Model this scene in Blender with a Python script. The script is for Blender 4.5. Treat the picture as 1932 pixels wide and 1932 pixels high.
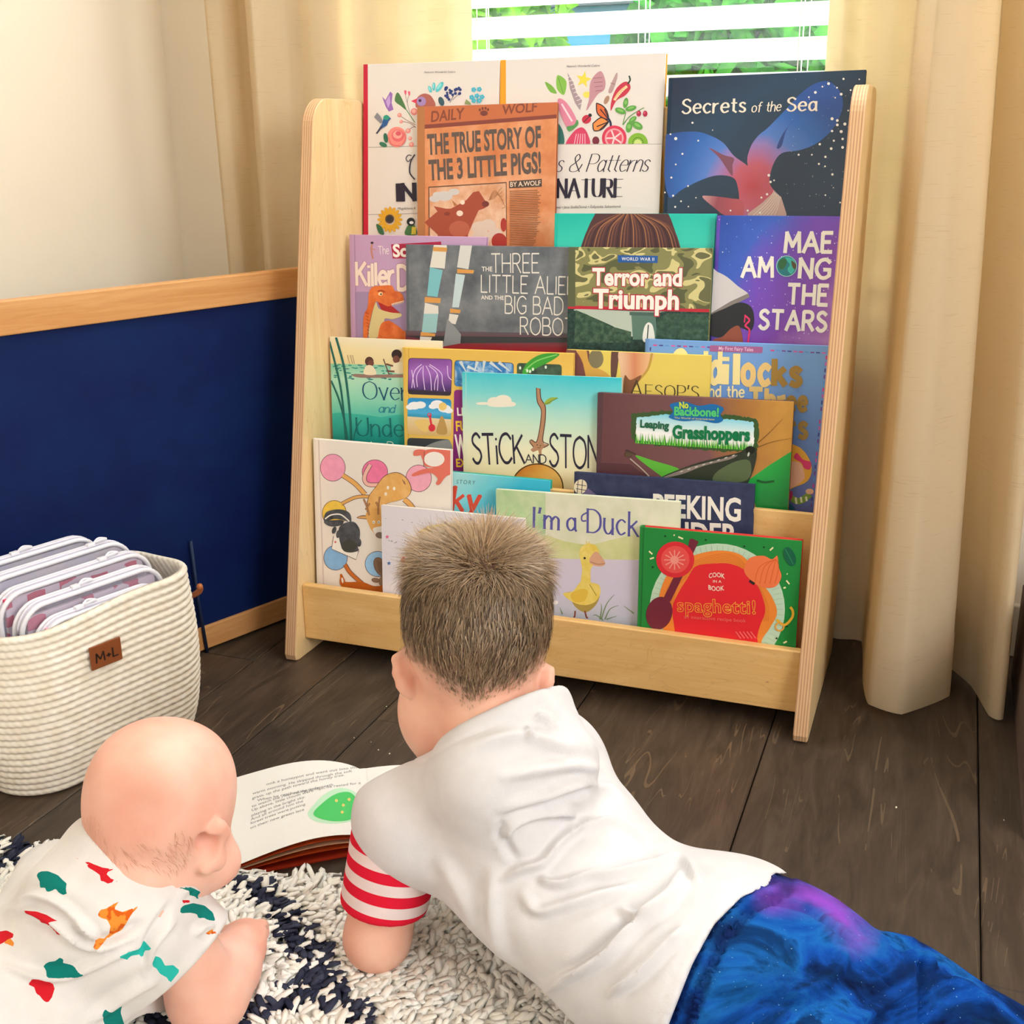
import bpy, bmesh, math, random
import numpy as np
from mathutils import Vector, Matrix
random.seed(7); RNG = np.random.default_rng(7)
for o in list(bpy.data.objects): bpy.data.objects.remove(o)
SC = bpy.context.scene
COL = SC.collection
PI = math.pi

# ------------------------------------------------------------------ camera
CAM = np.array([0.9501, -1.5021, 0.8141]); YAW, PITCH, ROLL, FPX = -0.3615, 0.3105, -0.0114, 2194.8
def cam_axes():
    cy, sy, cp, sp = math.cos(YAW), math.sin(YAW), math.cos(PITCH), math.sin(PITCH)
    f = np.array([sy*cp, cy*cp, -sp]); r = np.array([cy, -sy, 0.]); u = np.cross(r, f)
    c, s = math.cos(ROLL), math.sin(ROLL)
    return np.array([c*r+s*u, -s*r+c*u, f])
MR = cam_axes()
cam = bpy.data.cameras.new('camera'); camo = bpy.data.objects.new('camera', cam); COL.objects.link(camo)
cam.sensor_width = 36.0; cam.lens = 36.0*FPX/1932.0; cam.clip_start = 0.02
rx, ux, fx = MR
camo.matrix_world = Matrix(((rx[0], ux[0], -fx[0], CAM[0]), (rx[1], ux[1], -fx[1], CAM[1]), (rx[2], ux[2], -fx[2], CAM[2]), (0, 0, 0, 1)))
SC.camera = camo

# ------------------------------------------------------------------ light
SC.view_settings.view_transform = 'Standard'; SC.view_settings.look = 'None'
SC.view_settings.gamma = 1.0; SC.view_settings.use_curve_mapping = False
SC.view_settings.exposure = 0.0
wd = bpy.data.worlds.new('world'); SC.world = wd; wd.use_nodes = True
wd.node_tree.nodes['Background'].inputs[0].default_value = (0.86, 0.95, 1.0, 1)
wd.node_tree.nodes['Background'].inputs[1].default_value = 0.8
def area(name, loc, target, sx, sy, power, color):
    l = bpy.data.lights.new(name, 'AREA'); l.shape = 'RECTANGLE'; l.size = sx; l.size_y = sy; l.energy = power; l.color = color
    o = bpy.data.objects.new(name, l); COL.objects.link(o); o.location = loc
    o.rotation_euler = (Vector(target)-Vector(loc)).to_track_quat('-Z', 'Y').to_euler()
    return o
def sun(name, d, power, color, angle=0.02):
    l = bpy.data.lights.new(name, 'SUN'); l.energy = power; l.color = color; l.angle = angle
    o = bpy.data.objects.new(name, l); COL.objects.link(o); o.rotation_euler = Vector(d).to_track_quat('-Z', 'Y').to_euler(); o.location = (0, 6, 8)
sun('sun', (-0.5, 0.7, -0.55), 3.0, (1.0, 0.95, 0.85))
area('window_daylight', (0.52, 0.30, 1.62), (0.60, -1.6, 0.25), 0.75, 0.8, 21.0, (0.84, 0.93, 1.0))
area('outdoor_skylight', (0.42, 1.5, 2.1), (0.42, 0.42, 1.05), 2.0, 1.0, 420.0, (1.0, 0.97, 0.92))
area('opposite_fill', (0.6, -3.35, 1.35), (0.45, 0.0, 0.55), 2.4, 1.5, 18.0, (0.98, 0.985, 1.0))  # added room fill from behind the camera, no window stands there
area('side_window', (2.6, -1.25, 1.40), (0.0, -0.1, 0.5), 1.3, 1.3, 55.0, (0.96, 0.98, 1.0))

# ------------------------------------------------------------------ image <-> world helpers
def ray(u, v):
    d = MR.T @ np.array([(u-966)/FPX, (966-v)/FPX, 1.0]); return d/np.linalg.norm(d)
def hit(u, v, n, p):
    d = ray(u, v); n = np.array(n, float); return CAM + d*(n @ (np.array(p)-CAM))/(n @ d)
def atz(u, v, z=0.): return hit(u, v, (0, 0, 1), (0, 0, z))
def aty(u, v, y): return hit(u, v, (0, 1, 0), (0, y, 0))
def atx(u, v, x): return hit(u, v, (1, 0, 0), (x, 0, 0))
def px_of(X):
    q = (np.asarray(X, float)-CAM) @ MR.T
    return np.stack([966+FPX*q[..., 0]/q[..., 2], 966-FPX*q[..., 1]/q[..., 2]], -1)
def depth_of(X): return (np.asarray(X, float)-CAM) @ MR[2]

# ------------------------------------------------------------------ materials
def lin(c):
    if isinstance(c, str):
        c = c.lstrip('#'); c = [int(c[i:i+2], 16)/255 for i in (0, 2, 4)]
    return tuple((x/12.92 if x <= 0.04045 else ((x+0.055)/1.055)**2.4) for x in c[:3])
_M = {}
class N:
    """tiny node builder"""
    def __init__(s, name, rough=0.6, spec=0.3):
        m = bpy.data.materials.new(name); m.use_nodes = True; s.m = m; s.t = m.node_tree; s.b = s.t.nodes['Principled BSDF']
        s.b.inputs['Roughness'].default_value = rough; s.b.inputs['Specular IOR Level'].default_value = spec
    def n(s, typ, **kw):
        x = s.t.nodes.new(typ)
        for k, v in kw.items(): setattr(x, k, v)
        return x
    def l(s, a, b): s.t.links.new(a, b)
    def coord(s, which='Object'): return s.n('ShaderNodeTexCoord').outputs[which]
    def mapping(s, vec, scale=(1, 1, 1), loc=(0, 0, 0), rot=(0, 0, 0)):
        x = s.n('ShaderNodeMapping'); x.inputs['Scale'].default_value = scale; x.inputs['Location'].default_value = loc; x.inputs['Rotation'].default_value = rot
        s.l(vec, x.inputs[0]); return x.outputs[0]
    def noise(s, vec, scale, detail=3, rough=0.5, dist=0.0):
        x = s.n('ShaderNodeTexNoise'); x.inputs['Scale'].default_value = scale; x.inputs['Detail'].default_value = detail
        x.inputs['Roughness'].default_value = rough; x.inputs['Distortion'].default_value = dist; s.l(vec, x.inputs['Vector']); return x.outputs['Fac']
    def ramp(s, fac, stops, interp='LINEAR'):
        x = s.n('ShaderNodeValToRGB'); x.color_ramp.interpolation = interp; e = x.color_ramp.elements
        while len(e) < len(stops): e.new(0.5)
        for i, (p, c) in enumerate(stops): e[i].position = p; e[i].color = (*lin(c), 1)
        s.l(fac, x.inputs[0]); return x.outputs[0]
    def mix(s, fac, a, b, mode='MIX'):
        x = s.n('ShaderNodeMix', data_type='RGBA', blend_type=mode)
        for i, v in ((0, fac), (6, a), (7, b)):
            if hasattr(v, 'is_linked') or hasattr(v, 'links'): s.l(v, x.inputs[i])
            elif i == 0: x.inputs[0].default_value = v
            else: x.inputs[i].default_value = (*lin(v), 1)
        return x.outputs[2]
    def math(s, op, a, b=0.0, c=0.0, clamp=False):
        x = s.n('ShaderNodeMath', operation=op); x.use_clamp = clamp
        for i, v in enumerate((a, b, c)):
            if hasattr(v, 'links'): s.l(v, x.inputs[i])
            else: x.inputs[i].default_value = v
        return x.outputs[0]
    def sep(s, vec):
        x = s.n('ShaderNodeSeparateXYZ'); s.l(vec, x.inputs[0]); return x.outputs
    def attr(s, name):
        x = s.n('ShaderNodeAttribute', attribute_name=name); return x.outputs
    def col(s, c):
        if hasattr(c, 'links'): s.l(c, s.b.inputs['Base Color'])
        else: s.b.inputs['Base Color'].default_value = (*lin(c), 1)
        return s
    def bump(s, h, dist=0.001, strength=1.0):
        x = s.n('ShaderNodeBump'); x.inputs['Distance'].default_value = dist; x.inputs['Strength'].default_value = strength
        s.l(h, x.inputs['Height']); s.l(x.outputs[0], s.b.inputs['Normal']); return s
def flat(c, rough=0.5, spec=0.3, name=None, amt=0.0, scale=60):
    key = (str(c), rough, spec, amt, scale)
    if key in _M: return _M[key]
    k = N(name or 'paint', rough, spec)
    if amt:
        cc = lin(c); f = k.noise(k.coord(), scale, 4, 0.6)
        x = k.n('ShaderNodeMix', data_type='RGBA'); k.l(f, x.inputs[0])
        x.inputs[6].default_value = (*[max(0, v*(1-amt)) for v in cc], 1); x.inputs[7].default_value = (*[min(1, v*(1+amt)) for v in cc], 1)
        k.l(x.outputs[2], k.b.inputs['Base Color'])
    else: k.col(c)
    _M[key] = k.m; return k.m

# ------------------------------------------------------------------ objects
def tag(o, label=None, cat=None, group=None, kind=None):
    if label: o['label'] = label
    if cat: o['category'] = cat
    if group: o['group'] = group
    if kind: o['kind'] = kind
    return o
def empty(name, loc=(0, 0, 0), label=None, cat=None, group=None, mat=None):
    o = bpy.data.objects.new(name, None); COL.objects.link(o); o.empty_display_size = 0.02
    if mat is not None: o.matrix_world = mat
    else: o.location = loc
    bpy.context.view_layer.update()
    return tag(o, label, cat, group)
def mesh_obj(name, verts, faces, mats, parent=None, fmat=None, smooth=False, world=True):
    """verts in world space when world=True (moved into the parent's frame), else in the parent's frame"""
    v = np.asarray(verts, float).reshape(-1, 3)
    if parent is not None and world:
        inv = np.array(parent_matrix(parent).inverted()); v = v @ inv[:3, :3].T + inv[:3, 3]
    me = bpy.data.meshes.new(name); me.from_pydata(v.tolist(), [], [list(map(int, f)) for f in faces]); me.update()
    if not isinstance(mats, (list, tuple)): mats = [mats]
    for m in mats: me.materials.append(m)
    if fmat is not None: me.polygons.foreach_set('material_index', np.asarray(fmat, np.int32))
    if smooth: me.polygons.foreach_set('use_smooth', np.ones(len(me.polygons), bool))
    o = bpy.data.objects.new(name, me); COL.objects.link(o)
    if parent is not None: o.parent = parent
    return o
def parent_matrix(o):
    m = o.matrix_basis.copy()
    while o.parent is not None: o = o.parent; m = o.matrix_basis @ m
    return m
def rehome(o, loc):
    """give a world-space top-level mesh an origin at its base"""
    o.data.transform(Matrix.Translation(-Vector(loc))); o.location = loc; return o
class MB:
    """collects shapes into one mesh"""
    def __init__(s): s.v = []; s.f = []; s.m = []; s.k = 0
    def add(s, v, f, m=0):
        v = np.asarray(v, float).reshape(-1, 3); s.v.append(v); s.f += [[i+s.k for i in q] for q in f]; s.m += [m]*len(f); s.k += len(v); return s
    def box(s, lo, hi, m=0, bev=0.0, mat=None):
        bm = bmesh.new(); bmesh.ops.create_cube(bm, size=1.0)
        lo = np.array(lo, float); hi = np.array(hi, float)
        for q in bm.verts: q.co = Vector((lo+hi)/2 + np.array(q.co)*(hi-lo))
        if bev > 0: bmesh.ops.bevel(bm, geom=bm.edges[:], offset=min(bev, 0.45*min(hi-lo)), segments=2, profile=0.5, affect='EDGES')
        return s.bm(bm, m, mat)
    def bm(s, bm, m=0, mat=None):
        bm.verts.index_update(); v = np.array([q.co[:] for q in bm.verts])
        if mat is not None: a = np.array(mat); v = v @ a[:3, :3].T + a[:3, 3]
        f = [[q.index for q in p.verts] for p in bm.faces]; bm.free(); return s.add(v, f, m)
    def tube(s, pts, r, n=8, m=0, closed=False, caps=True):
        pts = np.asarray(pts, float); k = len(pts); r = np.broadcast_to(np.asarray(r, float), (k,))
        t = np.roll(pts, -1, 0)-np.roll(pts, 1, 0)
        if not closed: t[0] = pts[1]-pts[0]; t[-1] = pts[-1]-pts[-2]
        t /= np.linalg.norm(t, axis=1)[:, None]+1e-12
        a = np.array([0, 0, 1.]) if abs(t[0][2]) < 0.9 else np.array([1., 0, 0])
        rings = []
        for i in range(k):
            a = a - t[i]*(a @ t[i]); a /= np.linalg.norm(a); b = np.cross(t[i], a)
            th = np.arange(n)*2*PI/n; rings.append(pts[i]+r[i]*(np.cos(th)[:, None]*a+np.sin(th)[:, None]*b))
        f = []
        for i in range(k if closed else k-1):
            j = (i+1) % k
            for q in range(n): w = (q+1) % n; f.append([i*n+q, i*n+w, j*n+w, j*n+q])
        if caps and not closed: f.append(list(range(n))[::-1]); f.append([(k-1)*n+q for q in range(n)])
        return s.add(np.concatenate(rings), f, m)
    def grid(s, P, m=0, closed_u=False):
        P = np.asarray(P, float); a, b = P.shape[:2]; f = []
        for i in range(a-1+closed_u):
            for j in range(b-1): f.append([i*b+j, ((i+1) % a)*b+j, ((i+1) % a)*b+j+1, i*b+j+1])
        return s.add(P.reshape(-1, 3), f, m)
    def prism(s, poly, ax, lo, hi, m=0, mside=None, bev=0.0):
        """polygon in the two axes other than ax, extruded along ax"""
        n = len(poly); o = [i for i in range(3) if i != ax]; v = np.zeros((2*n, 3)); p = np.asarray(poly, float)
        for k, h in enumerate((lo, hi)): v[k*n:(k+1)*n, o[0]] = p[:, 0]; v[k*n:(k+1)*n, o[1]] = p[:, 1]; v[k*n:(k+1)*n, ax] = h
        if bev:
            c = p.mean(0)
            q = p + (c-p)/np.linalg.norm(c-p, axis=1)[:, None]*bev*1.2
            w = np.zeros((2*n, 3))
            for k, h in enumerate((lo, hi)): w[k*n:(k+1)*n, o[0]] = q[:, 0]; w[k*n:(k+1)*n, o[1]] = q[:, 1]; w[k*n:(k+1)*n, ax] = h
            v[:n, ax] += bev; v[n:, ax] -= bev
            s.add(np.concatenate([v, w]), [[i, (i+1) % n, n+(i+1) % n, n+i] for i in range(n)] + [[2*n+i, 2*n+(i+1) % n, (i+1) % n, i] for i in range(n)] + [[n+i, n+(i+1) % n, 3*n+(i+1) % n, 3*n+i] for i in range(n)], m if mside is None else mside)
            b = s.k-4*n
            s.f += [[b+2*n+i for i in range(n)][::-1], [b+3*n+i for i in range(n)]]; s.m += [m, m]
        else:
            s.add(v, [[i, (i+1) % n, n+(i+1) % n, n+i] for i in range(n)], m if mside is None else mside)
            b = s.k-2*n; s.f += [[b+i for i in range(n)][::-1], [b+n+i for i in range(n)]]; s.m += [m, m]
        return s
    def build(s, name, mats, parent=None, smooth=False, world=True):
        return mesh_obj(name, np.concatenate(s.v), s.f, mats, parent, s.m, smooth, world)
def smooth_line(p, n=8, closed=False):
    p = np.asarray(p, float); k = len(p); out = []
    for i in range(k if closed else k-1):
        if closed: a, b, c, d = p[(i-1) % k], p[i], p[(i+1) % k], p[(i+2) % k]
        else: a, b, c, d = p[max(i-1, 0)], p[i], p[i+1], p[min(i+2, k-1)]
        for t in np.arange(n)/n:
            out.append(0.5*((2*b)+(-a+c)*t+(2*a-5*b+4*c-d)*t*t+(-a+3*b-3*c+d)*t**3))
    if not closed: out.append(p[-1])
    return np.array(out)
def vnoise(seed):
    r = np.random.default_rng(seed); d = r.normal(size=(12, 3)); ph = r.uniform(0, 6.28, 12); d /= np.linalg.norm(d, axis=1)[:, None]
    fr = r.uniform(0.6, 1.8, 12)
    return lambda P, f: (np.sin((np.asarray(P) @ d.T)*fr*f+ph)).mean(-1)*1.8
# ------------------------------------------------------------------ room
XL, XR, YB, YF, ZC = -0.45, 2.7, 0.42, -3.6, 2.45
EDG = [-1.0, -0.86, -0.72, -0.58, -0.35, -0.21, -0.07, 0.0702, 0.212, 0.4835, 0.7646, 1.0445, 1.325, 1.605, 1.885, 2.165, 2.445, 2.8]
def m_floor():
    k = N('dark_oak_planks', 0.42, 0.35); g = k.coord('Object'); a = k.attr('plank')
    sx = k.sep(g); rnd = a['Fac']
    shift = k.n('ShaderNodeCombineXYZ'); k.l(k.math('MULTIPLY', rnd, 7.0), shift.inputs[1]); k.l(rnd, shift.inputs[2])
    ad = k.n('ShaderNodeVectorMath', operation='ADD'); k.l(g, ad.inputs[0]); k.l(shift.outputs[0], ad.inputs[1]); p = ad.outputs[0]
    st = k.mapping(p, (9, 1.6, 6))
    f1 = k.noise(st, 4.0, 6, 0.62, 1.2)
    base = k.ramp(f1, [(0.25, '#4d433b'), (0.5, '#6e6155'), (0.75, '#8b7c6c')])
    # pale cathedral grain veins: thin level lines of a slow field
    f2 = k.noise(k.mapping(p, (5.2, 0.42, 1)), 2.3, 3, 0.5, 0.7)
    w = k.math('FRACT', k.math('MULTIPLY', f2, 16.0)); v = k.math('LESS_THAN', k.math('ABSOLUTE', k.math('SUBTRACT', w, 0.5)), 0.035)
    gate = k.math('GREATER_THAN', k.noise(k.mapping(p, (5, 2.5, 1)), 3.0, 3), 0.52)
    vein = k.math('MULTIPLY', v, gate)
    c = k.mix(k.math('MULTIPLY', vein, 0.65), base, '#b09a80')
    fine = k.noise(k.mapping(p, (120, 6, 1)), 3.0, 3)
    c = k.mix(0.35, c, k.ramp(fine, [(0.3, '#2e2620'), (0.7, '#8a7660')]), 'OVERLAY')
    tint = k.ramp(rnd, [(0.0, '#8f8a86'), (0.5, '#a89c90'), (1.0, '#c2b09c')])
    c = k.mix(0.8, c, tint, 'MULTIPLY'); k.col(c)
    k.bump(k.math('ADD', fine, k.math('MULTIPLY', vein, 2.0)), 0.0006, 0.6); return k.m
mb = MB(); rr = np.random.default_rng(3); pl = []
for i in range(len(EDG)-1):
    x0, x1 = EDG[i]+0.0008, EDG[i+1]-0.0008
    ys = [YF-0.2]; y = YF-0.2 + rr.uniform(.3, 1.2)
    if abs(EDG[i]-1.0445) < 1e-3: ys = [YF-0.2, -1.6, -0.432, YB+0.15]
    else:
        while y < YB-0.25: ys.append(y); y += rr.uniform(0.9, 1.6)
        ys.append(YB+0.15)
    for a, b in zip(ys[:-1], ys[1:]):
        z = 0.0
        n0 = mb.k; e = 0.0015
        P = [(x0, a, -.02), (x1, a, -.02), (x1, b-.0012, -.02), (x0, b-.0012, -.02), (x0, a, -e), (x1, a, -e), (x1, b-.0012, -e), (x0, b-.0012, -e), (x0+e, a+e, 0), (x1-e, a+e, 0), (x1-e, b-e, 0), (x0+e, b-e, 0)]
        F = [[0, 3, 2, 1]] + [[i, (i+1) % 4, 4+(i+1) % 4, 4+i] for i in range(4)] + [[4+i, 4+(i+1) % 4, 8+(i+1) % 4, 8+i] for i in range(4)] + [[8, 9, 10, 11]]
        mb.add(P, F); pl += [rr.random()]*9*1 + [0]*0
        pl[-9:] = [pl[-1]]*9
fl = mb.build('floor', [m_floor(), flat('#15110e', .9)]); tag(fl, 'dark wooden plank floor', kind='structure')
nf = len(fl.data.polygons); k10 = nf//10
vals = np.repeat(np.random.default_rng(5).random(k10), 10)
tag(MB().box((EDG[0], YF-.2, -.05), (EDG[-1], YB+.15, -.0203)).build('floor_subfloor', flat('#15110e', .9)), 'dark board under the planks', kind='structure')
at = fl.data.attributes.new('plank', 'FLOAT', 'FACE'); at.data.foreach_set('value', vals.astype(np.float32))

def m_wall(c):
    k = N('painted_wall', 0.75, 0.2); k.col(c); k.bump(k.noise(k.coord(), 220, 3), 0.0006, 0.5); return k.m
WALLM = m_wall('#efe2cc')
def wall(name, lo, hi): return tag(MB().box(lo, hi).build(name, WALLM), name.replace('_', ' '), kind='structure')
wall('wall_left', (XL-.1, YF, -.02), (XL, YB+.14, ZC))
wall('wall_right', (XR, YF, -.02), (XR+.1, YB+.14, ZC))
wall('wall_front', (XL, YF-.1, -.02), (XR, YF, ZC))
tag(MB().box((XL-.1, YF-.1, ZC), (XR+.1, YB+.14, ZC+.08)).build('ceiling', m_wall('#f4f0e8')), 'white ceiling', kind='structure')
WX0, WX1, WZ0, WZ1 = 0.0, 0.87, 0.46, 2.0
mb = MB()
mb.box((XL, YB, -.02), (WX0, YB+.14, ZC)).box((WX1, YB, -.02), (XR, YB+.14, ZC)).box((WX0, YB, -.02), (WX1, YB+.14, WZ0)).box((WX0, YB, WZ1), (WX1, YB+.14, ZC))
tag(mb.build('wall_back', WALLM), 'window wall behind the book display', kind='structure')
# window
white = flat('#f2f2ef', 0.4, 0.4)
we = empty('window_1', (.435, YB+.1, WZ0)); tag(we, 'bright window behind the blinds', kind='structure')
mb = MB()
for lo, hi in (((WX0, .5, WZ0), (WX0+.035, .56, WZ1)), ((WX1-.035, .5, WZ0), (WX1, .56, WZ1)), ((WX0, .5, WZ0), (WX1, .56, WZ0+.04)), ((WX0, .5, WZ1-.04), (WX1, .56, WZ1)), ((WX0, .51, 1.42), (WX1, .55, 1.455))): mb.box(lo, hi, bev=.003)
mb.build('window_frame', white, we)
MB().box((WX0-.02, YB-.025, WZ0-.03), (WX1+.02, .5, WZ0), bev=.004).build('window_sill', white, we)
def m_glass():
    m = bpy.data.materials.new('clear_glass'); m.use_nodes = True; t = m.node_tree; t.nodes.clear()
    o = t.nodes.new('ShaderNodeOutputMaterial'); mx = t.nodes.new('ShaderNodeMixShader'); a = t.nodes.new('ShaderNodeBsdfTransparent'); g = t.nodes.new('ShaderNodeBsdfGlossy')
    g.inputs['Roughness'].default_value = 0.02; mx.inputs[0].default_value = 0.02
    t.links.new(a.outputs[0], mx.inputs[1]); t.links.new(g.outputs[0], mx.inputs[2]); t.links.new(mx.outputs[0], o.inputs[0]); return m
MB().box((WX0+.03, .527, WZ0+.03), (WX1-.03, .531, WZ1-.03)).build('window_glass', m_glass(), we)
tag(MB().box((XL, YB-.014, 0), (XR, YB, .09), bev=.003).build('baseboard_back', flat('#d9d2c6', .5)), 'baseboard of the window wall', kind='structure')
tag(MB().box((XL, YF, 0), (XL+.014, YB-.014, .09), bev=.003).build('baseboard_left', flat('#e2dacb', .5)), 'baseboard of the left wall', kind='structure')

# ------------------------------------------------------------------ outside, seen through the gaps of the blinds
def m_leaf(a, b):
    k = N('leaf', 0.6, 0.2); k.col(k.ramp(k.noise(k.coord(), 9, 2), [(0.3, a), (0.7, b)])); return k.m
def m_thinleaf(): pass
tag(MB().box((-9, .9, -.6), (14, 18, -.5)).build('lawn', flat('#5c8f35', .9, .1, amt=.3, scale=6)), 'green lawn outside the window', kind='structure')
def tree(name, x, y, z, r, n, m, seed, label):
    t = empty(name, (x, y, -.5), label, 'tree', 'trees outside the window')
    R = np.random.default_rng(seed); th = smooth_line([(x, y, -.5), (x+.05, y, z*.4), (x-.04, y+.03, z)], 5)
    MB().tube(th, np.linspace(.14, .06, len(th)), 8).build('trunk', flat('#5a4634', .9), t)
    d = R.normal(size=(n, 3)); d /= np.linalg.norm(d, axis=1)[:, None]
    p = np.array([x, y, z])+d*(R.random((n, 1))**.45)*np.array([r, r*.8, r]); s = R.uniform(.06, .13, (n, 1))
    a = R.normal(size=(n, 3)); a /= np.linalg.norm(a, axis=1)[:, None]; b = np.cross(a, R.normal(size=(n, 3))); b /= np.linalg.norm(b, axis=1)[:, None]
    V = np.stack([p-a*s, p+b*s*.5, p+a*s, p-b*s*.5], 1).reshape(-1, 3)
    mesh_obj('foliage', V, [[4*i, 4*i+1, 4*i+2, 4*i+3] for i in range(n)], m, t)
tree('leafy_tree', -2.3, 5.5, 1.4, 1.0, 3600, m_leaf('#57b81c', '#9ae038'), 1, 'bright yellow-green tree left of the blue shed outside the window')
tree('leafy_tree', -0.05, 5.5, 1.4, 1.0, 3600, m_leaf('#1f8a2c', '#5cc440'), 2, 'mid green tree right of the blue shed outside the window')
tree('leafy_tree', 2.2, 7.5, 1.5, 1.2, 2600, m_leaf('#157a40', '#40b070'), 3, 'dark green tree farthest right outside the window')
sh = empty('garden_shed', (-2.2, 9.0, -.5), 'pale blue garden shed between the trees outside the window', 'shed')
MB().box((-3.3, 9.0, -.5), (-1.2, 10.6, 1.9)).build('walls', flat('#4fb9ea', .7), sh)
MB().prism([(-3.5, 1.9), (-1.0, 1.9), (-2.25, 2.6)], 1, 8.9, 10.7).build('roof', flat('#7a8790', .8), sh)

hg = MB()
hn_ = vnoise(33)
for zz in np.arange(-.5, 3.6, .35):
    P = [(x, 13+.5*float(hn_(np.array([x, 0, zz]), 2.2)), zz) for x in np.arange(-9, 7, .3)]
    hg.v.append(np.array(P)); hg.k += len(P)
nx_ = len(P)
for r in range(len(hg.v)-1):
    for i in range(nx_-1): hg.f.append([r*nx_+i, r*nx_+i+1, (r+1)*nx_+i+1, (r+1)*nx_+i]); hg.m.append(0)
tag(hg.build('hedge', m_leaf('#2c7a34', '#58a848')), 'tall green hedge far behind the garden shed', 'hedge')
# ------------------------------------------------------------------ blinds
def m_slat():
    m = bpy.data.materials.new('white_slat'); m.use_nodes = True; t = m.node_tree; b = t.nodes['Principled BSDF']; o = t.nodes['Material Output']
    b.inputs['Base Color'].default_value = (.9, .92, .93, 1); b.inputs['Roughness'].default_value = .45
    tr = t.nodes.new('ShaderNodeBsdfTranslucent'); tr.inputs[0].default_value = (.86, .96, .98, 1); mx = t.nodes.new('ShaderNodeMixShader'); mx.inputs[0].default_value = .22
    t.links.new(b.outputs[0], mx.inputs[1]); t.links.new(tr.outputs[0], mx.inputs[2]); t.links.new(mx.outputs[0], o.inputs[0]); return m
bl = empty('venetian_blind', (.435, .40, .5), 'white horizontal venetian blind with open slats in the window', 'blind')
SL = m_slat(); PITCHB = 0.0478
for i in range(-2, 24):
    z = 0.985 + (i-9)*PITCHB
    if not .47 < z < 1.95: continue
    c, s = math.cos(math.radians(34)), math.sin(math.radians(34)); mb = MB(); P = []
    for q in np.linspace(-1, 1, 5):
        yy = -q*.025*c; zz = q*.025*s; cr = .0022*(1-q*q)
        P.append((yy-cr*s, zz-cr*c))
    pr = [(y+.405, zz+z) for y, zz in P]+[(y+.405+.0024*s, zz+z+.0024*c) for y, zz in P[::-1]]
    mb.prism(pr, 0, WX0+.012, WX1-.012).build('slat', SL, bl)
mb = MB()
for x in (.186, .455, .70):
    for dy in (-.021, .021): mb.tube([(x, .405+dy, .5), (x, .405+dy, 1.95)], .0009, 5)
    mb.tube([(x+.012, .405, .5), (x+.012, .405, 1.95)], .0009, 5)
mb.build('ladder_cords', white, bl)
MB().box((WX0+.01, .385, .463), (WX1-.01, .425, .478), bev=.003).build('bottom_rail', white, bl)
MB().box((WX0+.01, .385, 1.94), (WX1-.01, .43, 1.985), bev=.004).build('headrail', white, bl)

# ------------------------------------------------------------------ curtains
def m_curtain():
    m = N('linen_curtain', 0.85, 0.1); g = m.coord('Object')
    slub = m.noise(m.mapping(g, (7, 7, 220)), 3.0, 2, 0.6); fine = m.noise(m.mapping(g, (300, 300, 500)), 2.0, 2)
    sl = m.math('GREATER_THAN', slub, 0.66)
    c = m.mix(m.math('MULTIPLY', sl, .4), '#eadfc6', '#c9b792'); m.col(c)
    m.bump(m.math('ADD', m.math('MULTIPLY', sl, .6), m.math('MULTIPLY', fine, .4)), .0005, .6)
    t = m.t; tr = t.nodes.new('ShaderNodeBsdfTranslucent'); m.l(m.mix(.5, c, '#ffeccb'), tr.inputs[0])
    mx = t.nodes.new('ShaderNodeMixShader'); mx.inputs[0].default_value = .6
    m.l(m.b.outputs[0], mx.inputs[1]); m.l(tr.outputs[0], mx.inputs[2]); m.l(mx.outputs[0], t.nodes['Material Output'].inputs[0]); return m.m
CURT = m_curtain()
def curtain(top, bot, ztop, hem, name, label, sub=6, nz=46, seed=0, ease=1.0):
    lerp = lambda p: np.concatenate([np.array(p[i])+(np.array(p[i+1])-np.array(p[i]))*(np.arange(sub)/sub)[:, None] for i in range(len(p)-1)]+[np.array([p[-1]])])
    T = .75*smooth_line(top, sub)+.25*lerp(top); B = .4*smooth_line(bot, sub)+.6*lerp(bot); n = len(T); P = np.zeros((n, nz, 3)); w = vnoise(seed)
    for j in range(nz):
        q = j/(nz-1); e = q**ease
        xy = T*(1-e)+B*e; z = ztop*(1-q)+hem*q
        P[:, j, :2] = xy; P[:, j, 2] = z
    P[:, :, 1] += .006*w(P*np.array([9, 9, 4.]), 1.2)*np.linspace(.3, 1, nz)[None, :]
    P[:, -1, 2] += .006*w(P[:, -1]*np.array([14, 14, 1]), 1.5)
    Nn = np.zeros_like(P); g = np.gradient(P[:, :, :2], axis=0); Nn[:, :, 0] = -g[:, :, 1]; Nn[:, :, 1] = g[:, :, 0]
    Nn /= np.linalg.norm(Nn, axis=2)[:, :, None]+1e-9
    mb = MB(); mb.grid(P-Nn*.0007).grid(P+Nn*.0007)
    e = empty(name, (float(bot[len(bot)//2][0]), float(bot[len(bot)//2][1]), hem), label, 'curtain', 'linen curtains')
    mb.build('curtain_panel', CURT, e, smooth=True)
    # hem seam
    h = MB(); Q = P[:, -4:, :].copy(); h.grid(Q-Nn[:, -4:]*.0016); h.build('hem', CURT, e, smooth=True); return e
topR = [(.745, .375), (.770, .345), (.80, .375), (.8426, .335), (.862, .35), (.885, .315), (.9015, .28), (.918, .33), (.930, .352), (.938, .31), (.965, .275), (.99, .28), (1.02, .30), (1.045, .35)]
botR = [(.74, .375), (.765, .362), (.785, .375), (.825, .355), (.866, .352), (.880, .20), (.893, .128), (.9387, .114), (1.0023, .205), (1.0005, .32), (1.036, .255), (1.060, .165), (1.0763, .160), (1.084, .30)]
curtain(topR, botR, 1.9, .012, 'curtain', 'cream linen curtain hanging right of the book display, hem just above the floor', 7, 60, 3, .8)
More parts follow.
